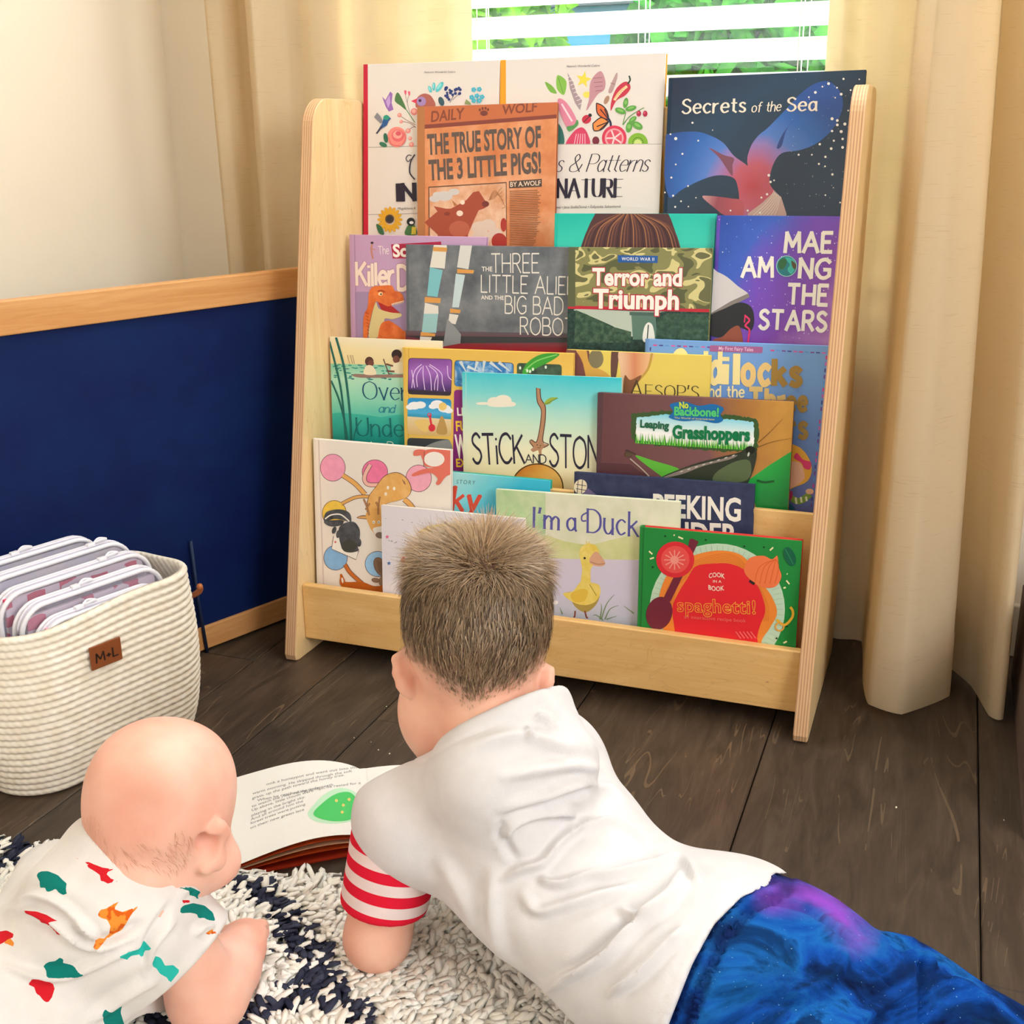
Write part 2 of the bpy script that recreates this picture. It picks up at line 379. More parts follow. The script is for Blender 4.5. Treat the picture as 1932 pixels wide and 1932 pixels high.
topL = [(-.282, .305), (-.268, .285), (-.248, .295), (-.236, .34), (-.218, .352), (-.203, .315), (-.185, .29), (-.166, .283), (-.157, .32), (-.145, .345), (-.125, .352), (-.095, .34), (-.05, .352), (-.02, .34), (.02, .358), (.06, .346), (.10, .368), (.15, .358), (.182, .372)]
botL = [(-.270, .31), (-.250, .29), (-.232, .30), (-.228, .34), (-.215, .355), (-.205, .32), (-.190, .30), (-.176, .29), (-.166, .32), (-.15, .35), (-.125, .356), (-.095, .352), (-.05, .358), (-.02, .353), (.02, .362), (.06, .356), (.10, .368), (.15, .362), (.182, .374)]
curtain(topL, botL, 1.9, .012, 'curtain', 'cream linen curtain in the corner left of the window, behind the chalkboard', 7, 40, 5)
rod = empty('curtain_rod', (.4, .33, 1.9), 'dark metal curtain rod over the window', 'curtain rod')
MB().tube([(-.34, .335, 1.93), (1.12, .335, 1.93)], .011, 12).build('rod', flat('#3a322c', .4, .5), rod, smooth=True)
for x in (-.34, 1.12):
    bm = bmesh.new(); bmesh.ops.create_uvsphere(bm, u_segments=16, v_segments=10, radius=.02, matrix=Matrix.Translation((x, .335, 1.93))); MB().bm(bm).build('finial', flat('#3a322c', .4, .5), rod, smooth=True)
for x in (-.31, 1.09): MB().box((x-.008, .33, 1.915), (x+.008, .42, 1.93)).build('bracket', flat('#3a322c', .4, .5), rod)

# ------------------------------------------------------------------ chalkboard standing in front of the left wall
def m_wood(a, b, scale=(2.0, 30, 30), rough=.4, name='maple'):
    k = N(name, rough, .4); g = k.mapping(k.coord('Object'), scale)
    f = k.noise(g, 3.0, 5, .6, 1.5); f2 = k.noise(k.mapping(k.coord('Object'), (scale[0]*.5, scale[1]*.25, scale[2]*.25)), 2.0, 3, .5, 2.0)
    k.col(k.mix(.4, k.ramp(f, [(.3, a), (.7, b)]), k.ramp(f2, [(.35, a), (.65, b)]))); k.bump(f, .0003, .3); return k.m
OR = m_wood('#c98a4e', '#e0aa70', (30, 2.0, 30), .4, 'orange_maple')
cb = empty('chalkboard', (-.1705, -.0095, 0), mat=Matrix.Translation((-.1705, -.0095, 0)) @ Matrix.Rotation(math.atan2(-.3468, .9379), 4, 'Z'))
tag(cb, 'low navy chalkboard with orange wooden rails standing by the left wall', 'chalkboard')
# local frame: y along the board, x faces the room
L0, L1 = -.75, .285
MB().box((-.016, L0, .565), (.006, L1, .612), bev=.002).build('top_rail', OR, cb, world=False)
MB().box((-.016, L0, .004), (.006, L1, .044), bev=.002).build('bottom_rail', OR, cb, world=False)
def m_chalk():
    k = N('navy_chalkboard', .6, .2); f = k.noise(k.mapping(k.coord('Object'), (1, 2, 3)), 3, 4, .6)
    c = k.ramp(f, [(.3, '#03134a'), (.7, '#052458')]); sp = k.math('GREATER_THAN', k.noise(k.coord('Object'), 420, 2), .74)
    k.col(k.mix(k.math('MULTIPLY', sp, .25), c, '#5f7fa5')); k.bump(k.noise(k.coord('Object'), 500, 2), .0002, .4); return k.m
MB().box((-.012, L0+.01, .04), (.0, L1-.01, .57)).build('writing_panel', m_chalk(), cb, world=False)
mb = MB(); mb.tube([(.009, .0, .0), (.010, -.008, .1), (.009, -.010, .2)], .0028, 8)
mb.build('hanging_cord', flat('#20304f', .6), cb, smooth=True, world=False)

# ------------------------------------------------------------------ low dark cabinet at the right edge
DK = m_wood('#5a4a44', '#77645a', (25, 3, 25), .55, 'grey_brown_wood')
ca = empty('bench', (1.25, .03, 0), 'low grey-brown bench with a navy cushion at the right edge, beside the curtain', 'bench')
MB().box((1.094, -.145, .0), (1.112, .33, .155), bev=.002).build('side_panel', DK, ca)
MB().box((1.112, -.14, .14), (1.62, .33, .155), bev=.002).build('seat_board', DK, ca)
MB().box((1.60, -.145, .0), (1.62, .33, .155), bev=.002).build('side_panel', DK, ca)
MB().box((1.097, -.13, .155), (1.615, .325, .205), bev=.018).build('seat_cushion', flat('#16234a', .9, .1), ca, smooth=False)
cbk = empty('cable', (1.13, .05, .205), 'pale thin cable lying coiled on the navy bench cushion', 'cable')
MB().tube(smooth_line([(1.105, .08, .207), (1.12, .03, .212), (1.16, .0, .207), (1.2, .05, .207), (1.15, .12, .209), (1.11, .1, .214), (1.13, -.02, .207)], 8), .0025, 6).build('cable_loop', flat('#d8d8d4', .4), cbk, smooth=True)
# ------------------------------------------------------------------ front-facing book display
SW, ST, LEAN, SH, SBK = 0.80, 0.0197, 0.1959, 0.8778, 0.34
ZK = [.1244, .3055, .487, .645]; YK = [.035, .106, .186, .262]
def m_birch(a='#e6be80', b='#f3d8a6', vert=True, name='birch'):
    k = N(name, .38, .35); o = k.coord('Object')
    f = k.noise(k.mapping(o, (30, 30, 1.6) if vert else (1.6, 30, 30)), 3.0, 5, .6, 1.3)
    f2 = k.noise(k.mapping(o, (6, 6, 1.0) if vert else (2.2, 6, 9)), 2.0, 3, .5, 1.8)
    w = k.math('FRACT', k.math('MULTIPLY', f2, 9.0)); ring = k.math('SMOOTH_MIN', w, k.math('SUBTRACT', 1.0, w), .2)
    c = k.mix(.5, k.ramp(f, [(.3, a), (.7, b)]), k.ramp(f2, [(.3, a), (.7, b)]))
    c = k.mix(k.math('MULTIPLY', k.math('LESS_THAN', ring, .04), .18), c, '#b98a50')
    sp = k.math('GREATER_THAN', k.noise(k.mapping(o, (90, 90, 25) if vert else (25, 90, 90)), 3, 1), .80)
    k.col(k.mix(k.math('MULTIPLY', sp, .5), c, '#9a6a3c')); k.bump(f, .0002, .3); return k.m
def m_ply():
    k = N('plywood_edge', .5, .25); x = k.sep(k.coord('Object'))[0]
    w = k.math('FRACT', k.math('MULTIPLY', x, 5.0/ST)); f = k.noise(k.mapping(k.coord('Object'), (200, 8, 8)), 3, 4)
    dark = k.math('LESS_THAN', w, .46)
    k.col(k.mix(.35, k.mix(dark, '#e3b98c', '#b3805a'), k.ramp(f, [(.3, '#c79a70'), (.7, '#ecc9a0')]))); k.bump(w, .0002, .4); return k.m
BIRCHV, BIRCHH, PLY = m_birch(vert=True), m_birch('#deac66', '#efc686', False), m_ply()
sf = empty('book_display_shelf', (.4, .17, 0), 'birch plywood front-facing book display with four tiers, in front of the window', 'bookshelf')
def side_profile():
    R = .052; zt = SH; pts = [(.012, 0.0), (.003, .003), (0.0004, .012)]
    z1 = zt-R*1.15; pts.append((LEAN*z1*.5, z1*.5)); c = np.array([LEAN*z1+R, zt-R])
    a0 = math.pi-math.atan(LEAN)*1.0
    for t in np.linspace(0, 1, 10):
        a = a0+(math.pi/2-a0)*t; pts.append((c[0]+R*math.cos(a), c[1]+R*math.sin(a)))
    pts += [(SBK-.03, zt), (SBK-.008, zt-.004), (SBK, zt-.014), (SBK, .012), (SBK-.012, 0)]
    return pts
def side(x0):
    mb = MB(); mb.prism(side_profile(), 0, x0, x0+ST, 0, 1, bev=.0012)
    o = mb.build('side_panel', [BIRCHV, PLY], sf, world=True); o.data.transform(Matrix.Translation(-Vector((x0-.4, 0, 0)))); o.location = (x0-.4, 0, 0)
    return o
side(-ST); side(SW)
MB().box((0.0003, YK[0], .0302), (SW-.0003, YK[0]+.015, ZK[0]), bev=.0018).build('front_rail', BIRCHH, sf)
for k in (1, 2, 3):
    MB().box((0.0003, YK[k], ZK[k]-.235), (SW-.0003, YK[k]+.009, ZK[k]), bev=.0014).build('tier_board', BIRCHH, sf)
MB().box((0.0003, SBK-.012, .30), (SW-.0003, SBK-.003, SH-.02), bev=.0014).build('back_board', BIRCHH, sf)
FLOORK = []
for k in range(4):
    zf = ZK[k]-.088; FLOORK.append(zf)
    y0 = YK[k]+(.015 if k == 0 else .009); y1 = (YK[k+1] if k < 3 else SBK-.012)
    MB().box((0.0003, y0+.0002, zf-.01), (SW-.0003, y1-.0002, zf)).build('tier_floor', BIRCHH, sf)
# ------------------------------------------------------------------ lettering
_TC = {}
def bfont(s, off=0.0, space=1.0):
    key = (s, off, space)
    if key not in _TC:
        cu = bpy.data.curves.new('t', 'FONT'); cu.body = s; cu.size = 1.0; cu.offset = off; cu.space_character = space; cu.resolution_u = 3
        o = bpy.data.objects.new('t', cu); COL.objects.link(o); bpy.context.view_layer.update()
        me = o.evaluated_get(bpy.context.evaluated_depsgraph_get()).to_mesh()
        v = np.array([q.co[:2] for q in me.vertices]); f = [list(p.vertices) for p in me.polygons]
        bpy.data.objects.remove(o); bpy.data.curves.remove(cu); _TC[key] = (v, f)
    return _TC[key]
_CAPH = bfont('H')[0][:, 1].max()
GL = {'A': (.78, '0,0 .39,1 .78,0|.14,.36 .64,.36'), 'B': (.58, '0,0 0,1|~0,1 .35,1 .5,.88 .5,.64 .35,.54 0,.53|~0,.53 .4,.52 .58,.38 .58,.14 .4,0 0,0'),
 'C': (.72, '~.72,.82 .5,1 .2,.92 .02,.6 .04,.3 .25,.03 .5,0 .72,.16'), 'D': (.68, '0,0 0,1|~0,1 .35,1 .62,.8 .68,.5 .62,.2 .35,0 0,0'),
 'E': (.52, '.52,1 0,1|0,1 0,0|0,0 .52,0|0,.52 .42,.52'), 'G': (.72, '~.72,.84 .5,1 .2,.92 .02,.6 .04,.3 .25,.03 .5,0 .72,.14|.72,.14 .72,.45 .45,.45'),
 'H': (.64, '0,0 0,1|.64,0 .64,1|0,.5 .64,.5'), 'I': (.06, '.03,0 .03,1'), 'K': (.58, '0,0 0,1|.55,1 0,.42|.2,.58 .6,0'), 'L': (.48, '0,1 0,0|0,0 .48,0'),
 'M': (.8, '0,0 .06,1 .4,.3 .74,1 .8,0'), 'N': (.64, '0,0 0,1 .64,0 .64,1'), 'O': (.76, '~.38,1 .1,.85 0,.5 .1,.15 .38,0 .66,.15 .76,.5 .66,.85 .38,1'),
 'P': (.55, '0,0 0,1|~0,1 .35,1 .55,.86 .55,.6 .35,.46 0,.46'), 'R': (.6, '0,0 0,1|~0,1 .35,1 .52,.88 .52,.64 .35,.5 0,.5|.26,.5 .6,0'),
 'S': (.52, '~.5,.86 .3,1 .08,.9 .05,.7 .25,.54 .45,.42 .52,.22 .35,.02 .15,.02 0,.16'), 'T': (.66, '0,1 .66,1|.33,1 .33,0'), 'U': (.62, '~0,1 0,.35 .1,.08 .31,0 .52,.08 .62,.35 .62,1'),
 'W': (.9, '0,1 .22,0 .45,.8 .68,0 .9,1'), 'Y': (.6, '0,1 .3,.5 .6,1|.3,.5 .3,0'),
 'a': (.5, '~.45,.5 .27,.66 .06,.5 .03,.22 .16,.01 .32,.05 .45,.22|.45,.64 .45,.08 .5,0'), 'b': (.46, '0,1 0,0|~0,.45 .2,.66 .42,.55 .46,.3 .36,.05 .18,0 0,.15'),
 'c': (.44, '~.44,.56 .25,.66 .05,.5 .02,.25 .2,0 .44,.1'), 'd': (.48, '~.45,.5 .27,.66 .06,.5 .03,.22 .16,.01 .32,.05 .45,.22|.46,1 .46,0'),
 'e': (.46, '~.04,.36 .25,.36 .46,.38 .4,.6 .22,.66 .05,.5 .02,.24 .2,0 .46,.1'), 'f': (.36, '~.4,.96 .27,1 .17,.85 .15,.6 .15,0|0,.64 .34,.64'),
 'g': (.46, '~.45,.5 .27,.66 .06,.5 .03,.22 .16,.01 .32,.05 .45,.22|~.45,.64 .45,-.1 .3,-.32 .05,-.24'), 'h': (.44, '0,0 0,1|~0,.42 .2,.66 .4,.58 .44,.38 .44,0'),
 'i': (.06, '.03,0 .03,.62|.03,.84 .03,.88'), 'k': (.45, '0,0 0,1|.4,.64 0,.28|.14,.4 .45,0'), 'l': (.06, '.03,0 .03,1'),
 'm': (.72, '0,0 0,.64|~0,.42 .18,.65 .34,.55 .36,.38 .36,0|~.36,.42 .54,.65 .7,.55 .72,.38 .72,0'), 'n': (.44, '0,0 0,.64|~0,.42 .2,.66 .4,.58 .44,.38 .44,0'),
 'o': (.5, '~.25,.66 .06,.54 .01,.32 .07,.1 .25,0 .43,.1 .49,.32 .44,.54 .25,.66'), 'p': (.46, '0,-.32 0,.64|~0,.45 .2,.66 .42,.55 .46,.3 .36,.05 .18,0 0,.15'),
 'r': (.3, '0,0 0,.64|~0,.36 .12,.58 .3,.64'), 's': (.36, '~.35,.56 .2,.66 .05,.58 .05,.44 .18,.34 .32,.24 .34,.1 .2,0 0,.08'), 't': (.32, '.14,.9 .14,.12 .3,0|0,.64 .32,.64'),
 'u': (.44, '~0,.64 0,.22 .14,0 .3,.03 .43,.22|.43,.64 .43,0'), 'v': (.44, '0,.64 .22,0|.22,0 .44,.64'), 'w': (.66, '0,.64 .17,0 .33,.55 .5,0 .66,.64'), 'x': (.44, '0,.64 .44,0|.44,.64 0,0'), 'y': (.46, '0,.64 .23,.03|~.46,.64 .23,.03 .1,-.28 -.04,-.3'),
 "'": (.08, '.06,1 .02,.78'), '!': (.06, '.03,1 .03,.28|.03,.05 .03,.01'), ' ': (.26, ''), '+': (.4, '0,.4 .4,.4|.2,.2 .2,.6'),
 '&': (.75, '~.78,.42 .66,.12 .4,0 .1,.05 .05,.3 .3,.52 .5,.78 .36,1 .2,.86 .24,.66 .5,.3 .75,0')}
def ribbon(P, W):
    """quads along a 2-D polyline"""
    P = np.asarray(P, float); t = np.gradient(P, axis=0); t /= np.linalg.norm(t, axis=1)[:, None]+1e-12
    n = np.stack([-t[:, 1], t[:, 0]], 1); W = np.broadcast_to(np.asarray(W, float), (len(P),))[:, None]/2
    a, b = P+n*W, P-n*W
    return [np.array([a[i], a[i+1], b[i+1], b[i]]) for i in range(len(P)-1)]
def stroke_text(s, wt=.1, thin=1.0, serif=0.0, gap=.16, jit=0.0, seed=1):
    """list of small polygons; cap height 1, starting at x=0"""
    x = 0; out = []; rg = np.random.default_rng(seed)
    for ch in s:
        w, d = GL.get(ch, (.5, ''))
        oy = rg.uniform(-jit, jit); sc = 1+rg.uniform(-jit, jit)
        for st in d.split('|') if d else []:
            sm = st[0] == '~'; P = np.array([[float(q) for q in p.split(',')] for p in st.lstrip('~').split()])*[1, sc]+[x, oy]
            if sm: P = smooth_line(P, 5)
            else:
                Q = [P[0]]
                for a, b in zip(P[:-1], P[1:]): Q += [a+(b-a)*t for t in (.5, 1.0)]
                P = np.array(Q)
            t = np.gradient(P, axis=0); t /= np.linalg.norm(t, axis=1)[:, None]+1e-12
            W = wt*(thin+(1-thin)*np.abs(t[:, 1])**1.3)
            if not sm and len(P) > 3:      # sharp corners: draw each leg apart
                for i in range(0, len(P)-1, 2):
                    seg = P[i:i+3]; tt = (seg[-1]-seg[0])/(np.linalg.norm(seg[-1]-seg[0])+1e-9); ww = wt*(thin+(1-thin)*abs(tt[1])**1.3)
                    e = tt*ww*.35; seg = seg.copy(); seg[0] -= e; seg[-1] += e; out += ribbon(seg, ww)
            else:
                P = P.copy(); P[0] -= t[0]*wt*.2; P[-1] += t[-1]*wt*.2; out += ribbon(P, W)
            if serif:
                for q, tt in ((P[0], t[0]), (P[-1], t[-1])):
                    if abs(tt[1]) > .75: out.append(np.array([[q[0]-serif, q[1]-.025], [q[0]+serif, q[1]-.025], [q[0]+serif, q[1]+.025], [q[0]-serif, q[1]+.025]]))
        x += w+gap
    return out, x-gap

# ------------------------------------------------------------------ books
def clip_poly(P, x0, x1, z0, z1):
    for ax, lim, sg in ((0, x0, 1), (0, x1, -1), (1, z0, 1), (1, z1, -1)):
        if len(P) < 3: return P
        d = sg*(P[:, ax]-lim); out = []
        if (d >= 0).all(): continue
        for i in range(len(P)):
            j = (i+1) % len(P)
            if d[i] >= 0: out.append(P[i])
            if (d[i] >= 0) != (d[j] >= 0): out.append(P[i]+(P[j]-P[i])*(d[i]/(d[i]-d[j])))
        P = np.array(out) if out else np.zeros((0, 2))
    return P
class Art:
    """flat print laid on a surface frame; local x right, z up, y into the surface"""
    def setup(s, frame, w, h):
        s.frame = frame; s.w = w; s.h = h; s.lay = 0; s.il = []; s.le = []; s.k = (0, 0, 1.0)
        s.o = np.array(frame.translation); s.ax = np.array(frame.col[0][:3]); s.ay = np.array(frame.col[1][:3]); s.az = np.array(frame.col[2][:3])
        s.clip = (0.0002, w-.0002, .0002, h-.0002)
    def crop(s, x, y, k): s.k = (x, y, k); return s
    def L(s, p):
        u, v = s.k[0]+p[0]*s.k[2], s.k[1]+p[1]*s.k[2]; X = hit(u, v, s.ay, s.o)-s.o; return np.array([X @ s.ax, X @ s.az])
    def put(s, P, m, text=False):
        P = clip_poly(np.asarray(P, float), *s.clip)
        if len(P) >= 3: (s.le if text else s.il).append((P, s.lay, m))
    def poly(s, m, pts, sm=False):
        P = [s.L(p) for p in (smooth_line(pts, 5, True) if sm else pts)]; s.lay += 1; s.put(P, s.mat(m)); return s
    def mat(s, m): return flat(m, s.gloss, .3, 'print') if isinstance(m, str) else m
    def circ(s, m, c, r, ry=None, rot=0, n=28, ol=None, ow=3):
        ry = ry or r; a = np.arange(n)*2*PI/n; q = math.radians(rot)
        P = [(c[0]+r*math.cos(t)*math.cos(q)-ry*math.sin(t)*math.sin(q), c[1]+r*math.cos(t)*math.sin(q)+ry*math.sin(t)*math.cos(q)) for t in a]
        if m: s.poly(m, P)
        if ol: s.line(ol, P+P[:1], ow, sm=False)
        return s
    def line(s, m, pts, w, sm=True, taper=False):
        P = smooth_line(pts, 5) if sm and len(pts) > 2 else np.array(pts, float)
        s.lay += 1; n = len(P); W = np.full(n, float(w))
        if taper: W = W*np.linspace(1, .25, n)
        for q in ribbon(P, W): s.lay += .12; s.put([s.L(p) for p in q], s.mat(m))
        return s
    def rrect(s, m, q, r=20):
        q = [np.array(p, float) for p in q]; out = []
        for i in range(4):
            a, b, c = q[i-1], q[i], q[(i+1) % 4]; u = (a-b)/np.linalg.norm(a-b)*r; v = (c-b)/np.linalg.norm(c-b)*r
            for t in np.linspace(0, 1, 5): out.append(b+u*(1-t)**2+v*t**2)
        return s.poly(m, out)
    def text(s, m, txt, a, b, cap, wt=0.0, font='B', shear=0.0, thin=1.0, serif=0.0, gap=.16, jit=0.0, space=1.0, outline=None, ow=.03, arch=0.0, il=False):
        A, B = s.L(a), s.L(b); H = np.linalg.norm(s.L((a[0], a[1]-cap))-A); e = (B-A)/np.linalg.norm(B-A); n = np.array([-e[1], e[0]]); W = np.linalg.norm(B-A)
        if font == 'B':
            for mm, off in (((outline, wt+ow),) if outline else ())+((m, wt),):
                v, f = bfont(txt, off, space); v0, _ = bfont(txt, wt, space); x0, x1 = v0[:, 0].min(), v0[:, 0].max(); s.lay += 2
                v = np.stack([(v[:, 0]-x0)/(x1-x0)*W, v[:, 1]/_CAPH*H], 1); v[:, 0] += shear*v[:, 1]
                v[:, 1] += arch*H*(1-((v[:, 0]/W)*2-1)**2)
                Q = A+v[:, :1]*e+v[:, 1:]*n
                for q in f: s.lay += .04; s.put(Q[q], s.mat(mm), True)
        else:
            for mm, ww in (((outline, wt+ow),) if outline else ())+((m, wt),):
                ps, tw = stroke_text(txt, ww, thin, serif, gap, jit); s.lay += 2
                for P in ps:
                    P = np.stack([P[:, 0]/tw*W, P[:, 1]*H], 1); P[:, 0] += shear*P[:, 1]; P[:, 1] += arch*H*(1-((P[:, 0]/W)*2-1)**2)
                    s.lay += .12; s.put(A+P[:, :1]*e+P[:, 1:]*n, s.mat(mm), True)
        return s
    def lin(s, p0, p1, stops, amt=.0, sc=30, rough=None):
        """print with a colour run from p0 to p1"""
        A, B = s.L(p0), s.L(p1); d = (B-A)/((B-A) @ (B-A)); k = N('print', rough or s.gloss, .3); x = k.sep(k.coord('Object'))
        f = k.math('ADD', k.math('MULTIPLY', x[0], float(d[0])), k.math('MULTIPLY_ADD', x[2], float(d[1]), float(-(A @ d))))
        if amt: f = k.math('ADD', f, k.math('MULTIPLY', k.math('SUBTRACT', k.noise(k.coord('Object'), sc, 4, .6), .5), amt))
        k.col(k.ramp(f, stops)); return k.m
    def rad(s, c, stops, R, amt=.0, sc=40):
        A = s.L(c); r = np.linalg.norm(s.L((c[0]+R, c[1]))-A); k = N('print', s.gloss, .3)
        p = k.mapping(k.coord('Object'), (1/r, 0, 1/r), (-A[0]/r, 0, -A[1]/r)); ln = k.n('ShaderNodeVectorMath', operation='LENGTH'); k.l(p, ln.inputs[0]); f = ln.outputs['Value']
        if amt: f = k.math('ADD', f, k.math('MULTIPLY', k.math('SUBTRACT', k.noise(k.coord('Object'), sc, 4, .6), .5), amt))
        k.col(k.ramp(f, stops)); return k.m
    def noisy(s, stops, sc=40, detail=4, dist=0.0, stretch=(1, 1, 1), interp='LINEAR'):
        k = N('print', s.gloss, .3); k.col(k.ramp(k.noise(k.mapping(k.coord('Object'), stretch), sc, detail, .6, dist), stops, interp)); return k.m
    def emit(s, lst, name, parent):
        if not lst: return
        mats = []; mb = MB()
        for it in lst:
            P, lay, m = it[:3]
            if m not in mats: mats.append(m)
            V = np.stack([P[:, 0], np.full(len(P), s.y0-.000008*lay), P[:, 1]], 1)
            F = it[3] if len(it) > 3 else [list(range(len(P)))]
            a = P[F[0]]; ar = sum(a[i-1][0]*a[i][1]-a[i][0]*a[i-1][1] for i in range(len(a)))
            mb.add(V, F if ar > 0 else [f[::-1] for f in F], mats.index(m))
        return mb.build(name, mats, parent, world=False)
class Book(Art):
    def __init__(s, name, label, tier, TL, TR, y, T=.010, lean=.08, hard=True, base='#ffffff', gloss=.35, spine=None, back=None, group='picture books on the display'):
        zr = ZK[tier]; tn = math.tan(lean); n = np.array([0, 1, -tn]); p0 = (0, y, zr); s.gloss = gloss
        A, B = hit(*TL, n, p0), hit(*TR, n, p0); w = np.linalg.norm(B-A); a = (B-A)/w; Y = n/np.linalg.norm(n); Z = np.cross(a, Y)
        zf = FLOORK[tier]+.0006; low = min(A[2], B[2]); h = (low-zf)/Z[2]; O = A-Z*h
        s.T = T; s.hard = hard; s.name = name
        fr = Matrix(((a[0], Y[0], Z[0], O[0]), (a[1], Y[1], Z[1], O[1]), (a[2], Y[2], Z[2], O[2]), (0, 0, 0, 1)))
        s.setup(fr, w, h); s.base = base; s.spine = spine or (base if isinstance(base, str) else None); s.back = back or s.spine; s.y0 = 0.0
        s.e = empty(name, mat=fr, label=label, cat='book', group=group)
    def done(s, base=None):
        b = s.mat(base if base is not None else s.base); w, h, T = s.w, s.h, s.T; sp = s.mat(s.spine) if s.spine else b; bk = s.mat(s.back) if s.back else b
        pg = flat('#efe6d2', .8, .1, 'paper')
        if s.hard:
            fc = MB().box((.0062, 0, 0), (w, .0021, h), bev=.0007).box((.0018, .0008, .0004), (.0075, .0019, h-.0004)).build('front_cover', b, s.e, world=False)
            MB().box((.0062, T-.0021, 0), (w, T, h), bev=.0007).build('back_cover', bk, s.e, world=False)
            n = 8; o = [(.0045*(1-math.sin(t)), T/2-(T/2)*math.cos(t)) for t in np.linspace(0, PI, n)]; i = [(x+.0016, .0016+(y/T)*(T-.0032)) for x, y in o[::-1]]
            i[0] = (.0065, T-.0012); i[-1] = (.0065, .0012); o[0] = (.0065, .0); o[-1] = (.0065, T)
            MB().prism(o+i, 2, 0, h).build('spine', sp, s.e, world=False)
            MB().box((.0064, .00215, .003), (w-.004, T-.00215, h-.003)).build('pages', pg, s.e, world=False)
        else:
            fc = MB().box((0, 0, 0), (w, .0006, h), bev=.0002).build('front_cover', b, s.e, world=False)
            MB().box((0, T-.0006, 0), (w, T, h), bev=.0002).build('back_cover', bk, s.e, world=False)
            MB().box((.00005, .0006, .0003), (.0008, T-.0006, h-.0003)).build('spine', sp, s.e, world=False)
            MB().box((.0008, .00061, .0004), (w-.0004, T-.00061, h-.0004)).build('pages', pg, s.e, world=False)
        s.emit(s.il, 'cover_illustration', fc); s.emit(s.le, 'title_lettering', fc); return s
cA, cB, cC, cD = (660, 80, .2588), (1020, 80, .33126), (640, 390, .24327), (1030, 390, .29503)
cE, cF, cG, cH = (610, 620, .26915), (1060, 620, .26915), (580, 820, .24845), (920, 870, .32091)
R4 = np.random.default_rng(11)
Y4 = .303
# --- top tier
b = Book('hardcover_book', 'white picture book with a red spine, birds and flowers, left end of the top tier', 3, (685.4, 121.4), (943.6, 113), Y4, .012, .10, base='#e6ddd6', spine='#c8203c', back='#c8203c')
b.crop(*cA).poly('#c8203c', [(80, 140), (131, 140), (136, 1900), (80, 1900)])
b.line('#a8a09c', [(135, 765), (1100, 742)], 5, False).line('#a8a09c', [(135, 1255), (1100, 1235)], 5, False)
b.poly('#9a6bb8', [(235, 395), (260, 420), (295, 358), (312, 375), (305, 440), (318, 490), (285, 505), (262, 470)]).poly('#c6a2dc', [(262, 430), (290, 380), (296, 440), (280, 480)])
b.poly('#4f7d4a', [(328, 425), (345, 365), (375, 400), (412, 490), (370, 462)], True).line('#5a8a5a', [(412, 490), (475, 585)], 6)
for c in ((405, 365), (432, 372)): b.poly('#e0647a', [(c[0]-8, c[1]-14), (c[0]+8, c[1]-12), (c[0]+6, c[1]+14), (c[0]-4, c[1]+12)], True)
b.line('#7a5a5a', [(432, 385), (420, 440), (440, 520)], 3).line('#7a5a5a', [(405, 380), (418, 440)], 3)
for p in ([(360, 530), (420, 570), (480, 600)], [(380, 575), (440, 590), (480, 620)], [(420, 650), (455, 620), (480, 615)]): b.line('#8a5a60', p, 4)
for c in ((362, 530, 16), (375, 578, 13), (470, 505, 26), (425, 645, 18), (440, 700, 14), (450, 745, 18)): b.circ('#ec8f8a', c[:2], c[2]).circ('#f6b8b0', (c[0]-3, c[1]-3), c[2]*.55)
b.poly('#b0645a', [(488, 412), (520, 380), (560, 374), (600, 400), (620, 470), (490, 480)], True).circ('#a88ac2', (522, 430), 34).circ('#4a2c4a', (512, 424), 11).poly('#dc3c58', [(447, 428), (492, 408), (486, 446)])
for c, r, ry, ro in (((585, 342), 12, 26, -20), ((613, 322), 12, 30, 0), ((655, 325), 18, 44, 35)): b.circ('#5cc4cc', c, r, ry, ro).circ('#8fe0e0', (c[0]-3, c[1]-5), r*.5, ry*.6, ro)
b.line('#5a5a70', [(730, 440), (755, 390), (770, 340)], 4).line('#5a5a70', [(755, 400), (720, 345)], 3).line('#5a5a70', [(750, 420), (795, 375)], 3)
for q in range(22): b.circ('#2e3f7c', (R4.uniform(695, 808), 330+R4.uniform(0, 90)*(.6+.4*R4.random())), R4.uniform(9, 13), n=10)
b.circ('#3a5a68', (668, 430), 20, 34, -20)
for c in ((905, 345), (945, 342), (890, 400), (965, 398), (928, 390), (945, 425), (905, 425)):
    for a in range(5): b.circ('#45b8d2', (c[0]+11*math.cos(a*1.257), c[1]+11*math.sin(a*1.257)), 8, n=8)
b.line('#4a8a9a', [(930, 445), (930, 390)], 4).poly('#8a9a60', [(838, 450), (850, 415), (880, 440), (885, 455)])
b.poly('#8a8a94', [(180, 545), (200, 512), (225, 540), (252, 590), (225, 590)]).poly('#2f5f9a', [(190, 668), (238, 590), (250, 540), (272, 528), (290, 545), (302, 556), (285, 572), (272, 605), (232, 630)]).circ('#2f9a80', (268, 548), 22, 18).line('#40405a', [(235, 615), (196, 665)], 12, False)
b.circ('#f08f84', (345, 690), 70, 74).circ('#e46a72', (352, 680), 46, 44).circ('#f4a79c', (350, 672), 34, 30).circ('#dc5c6c', (356, 664), 20, 17).line('#d8606a', [(285, 690), (310, 745), (370, 755)], 5).line('#d8606a', [(400, 660), (405, 710), (380, 750)], 5)
b.circ('#2f6a58', (264, 697), 16, 36, -10).circ('#3a7a60', (245, 745), 30, 16, 25)
for a in range(16): b.circ('#e2a82e', (295+62*math.cos(a*PI/8), 1292+66*math.sin(a*PI/8)), 30, 13, a*22.5, n=12)
b.circ('#5a4030', (292, 1288), 32).circ('#33363f', (292, 1288), 22).poly('#3a6a4a', [(195, 1325), (235, 1345), (252, 1400), (215, 1390)], True)
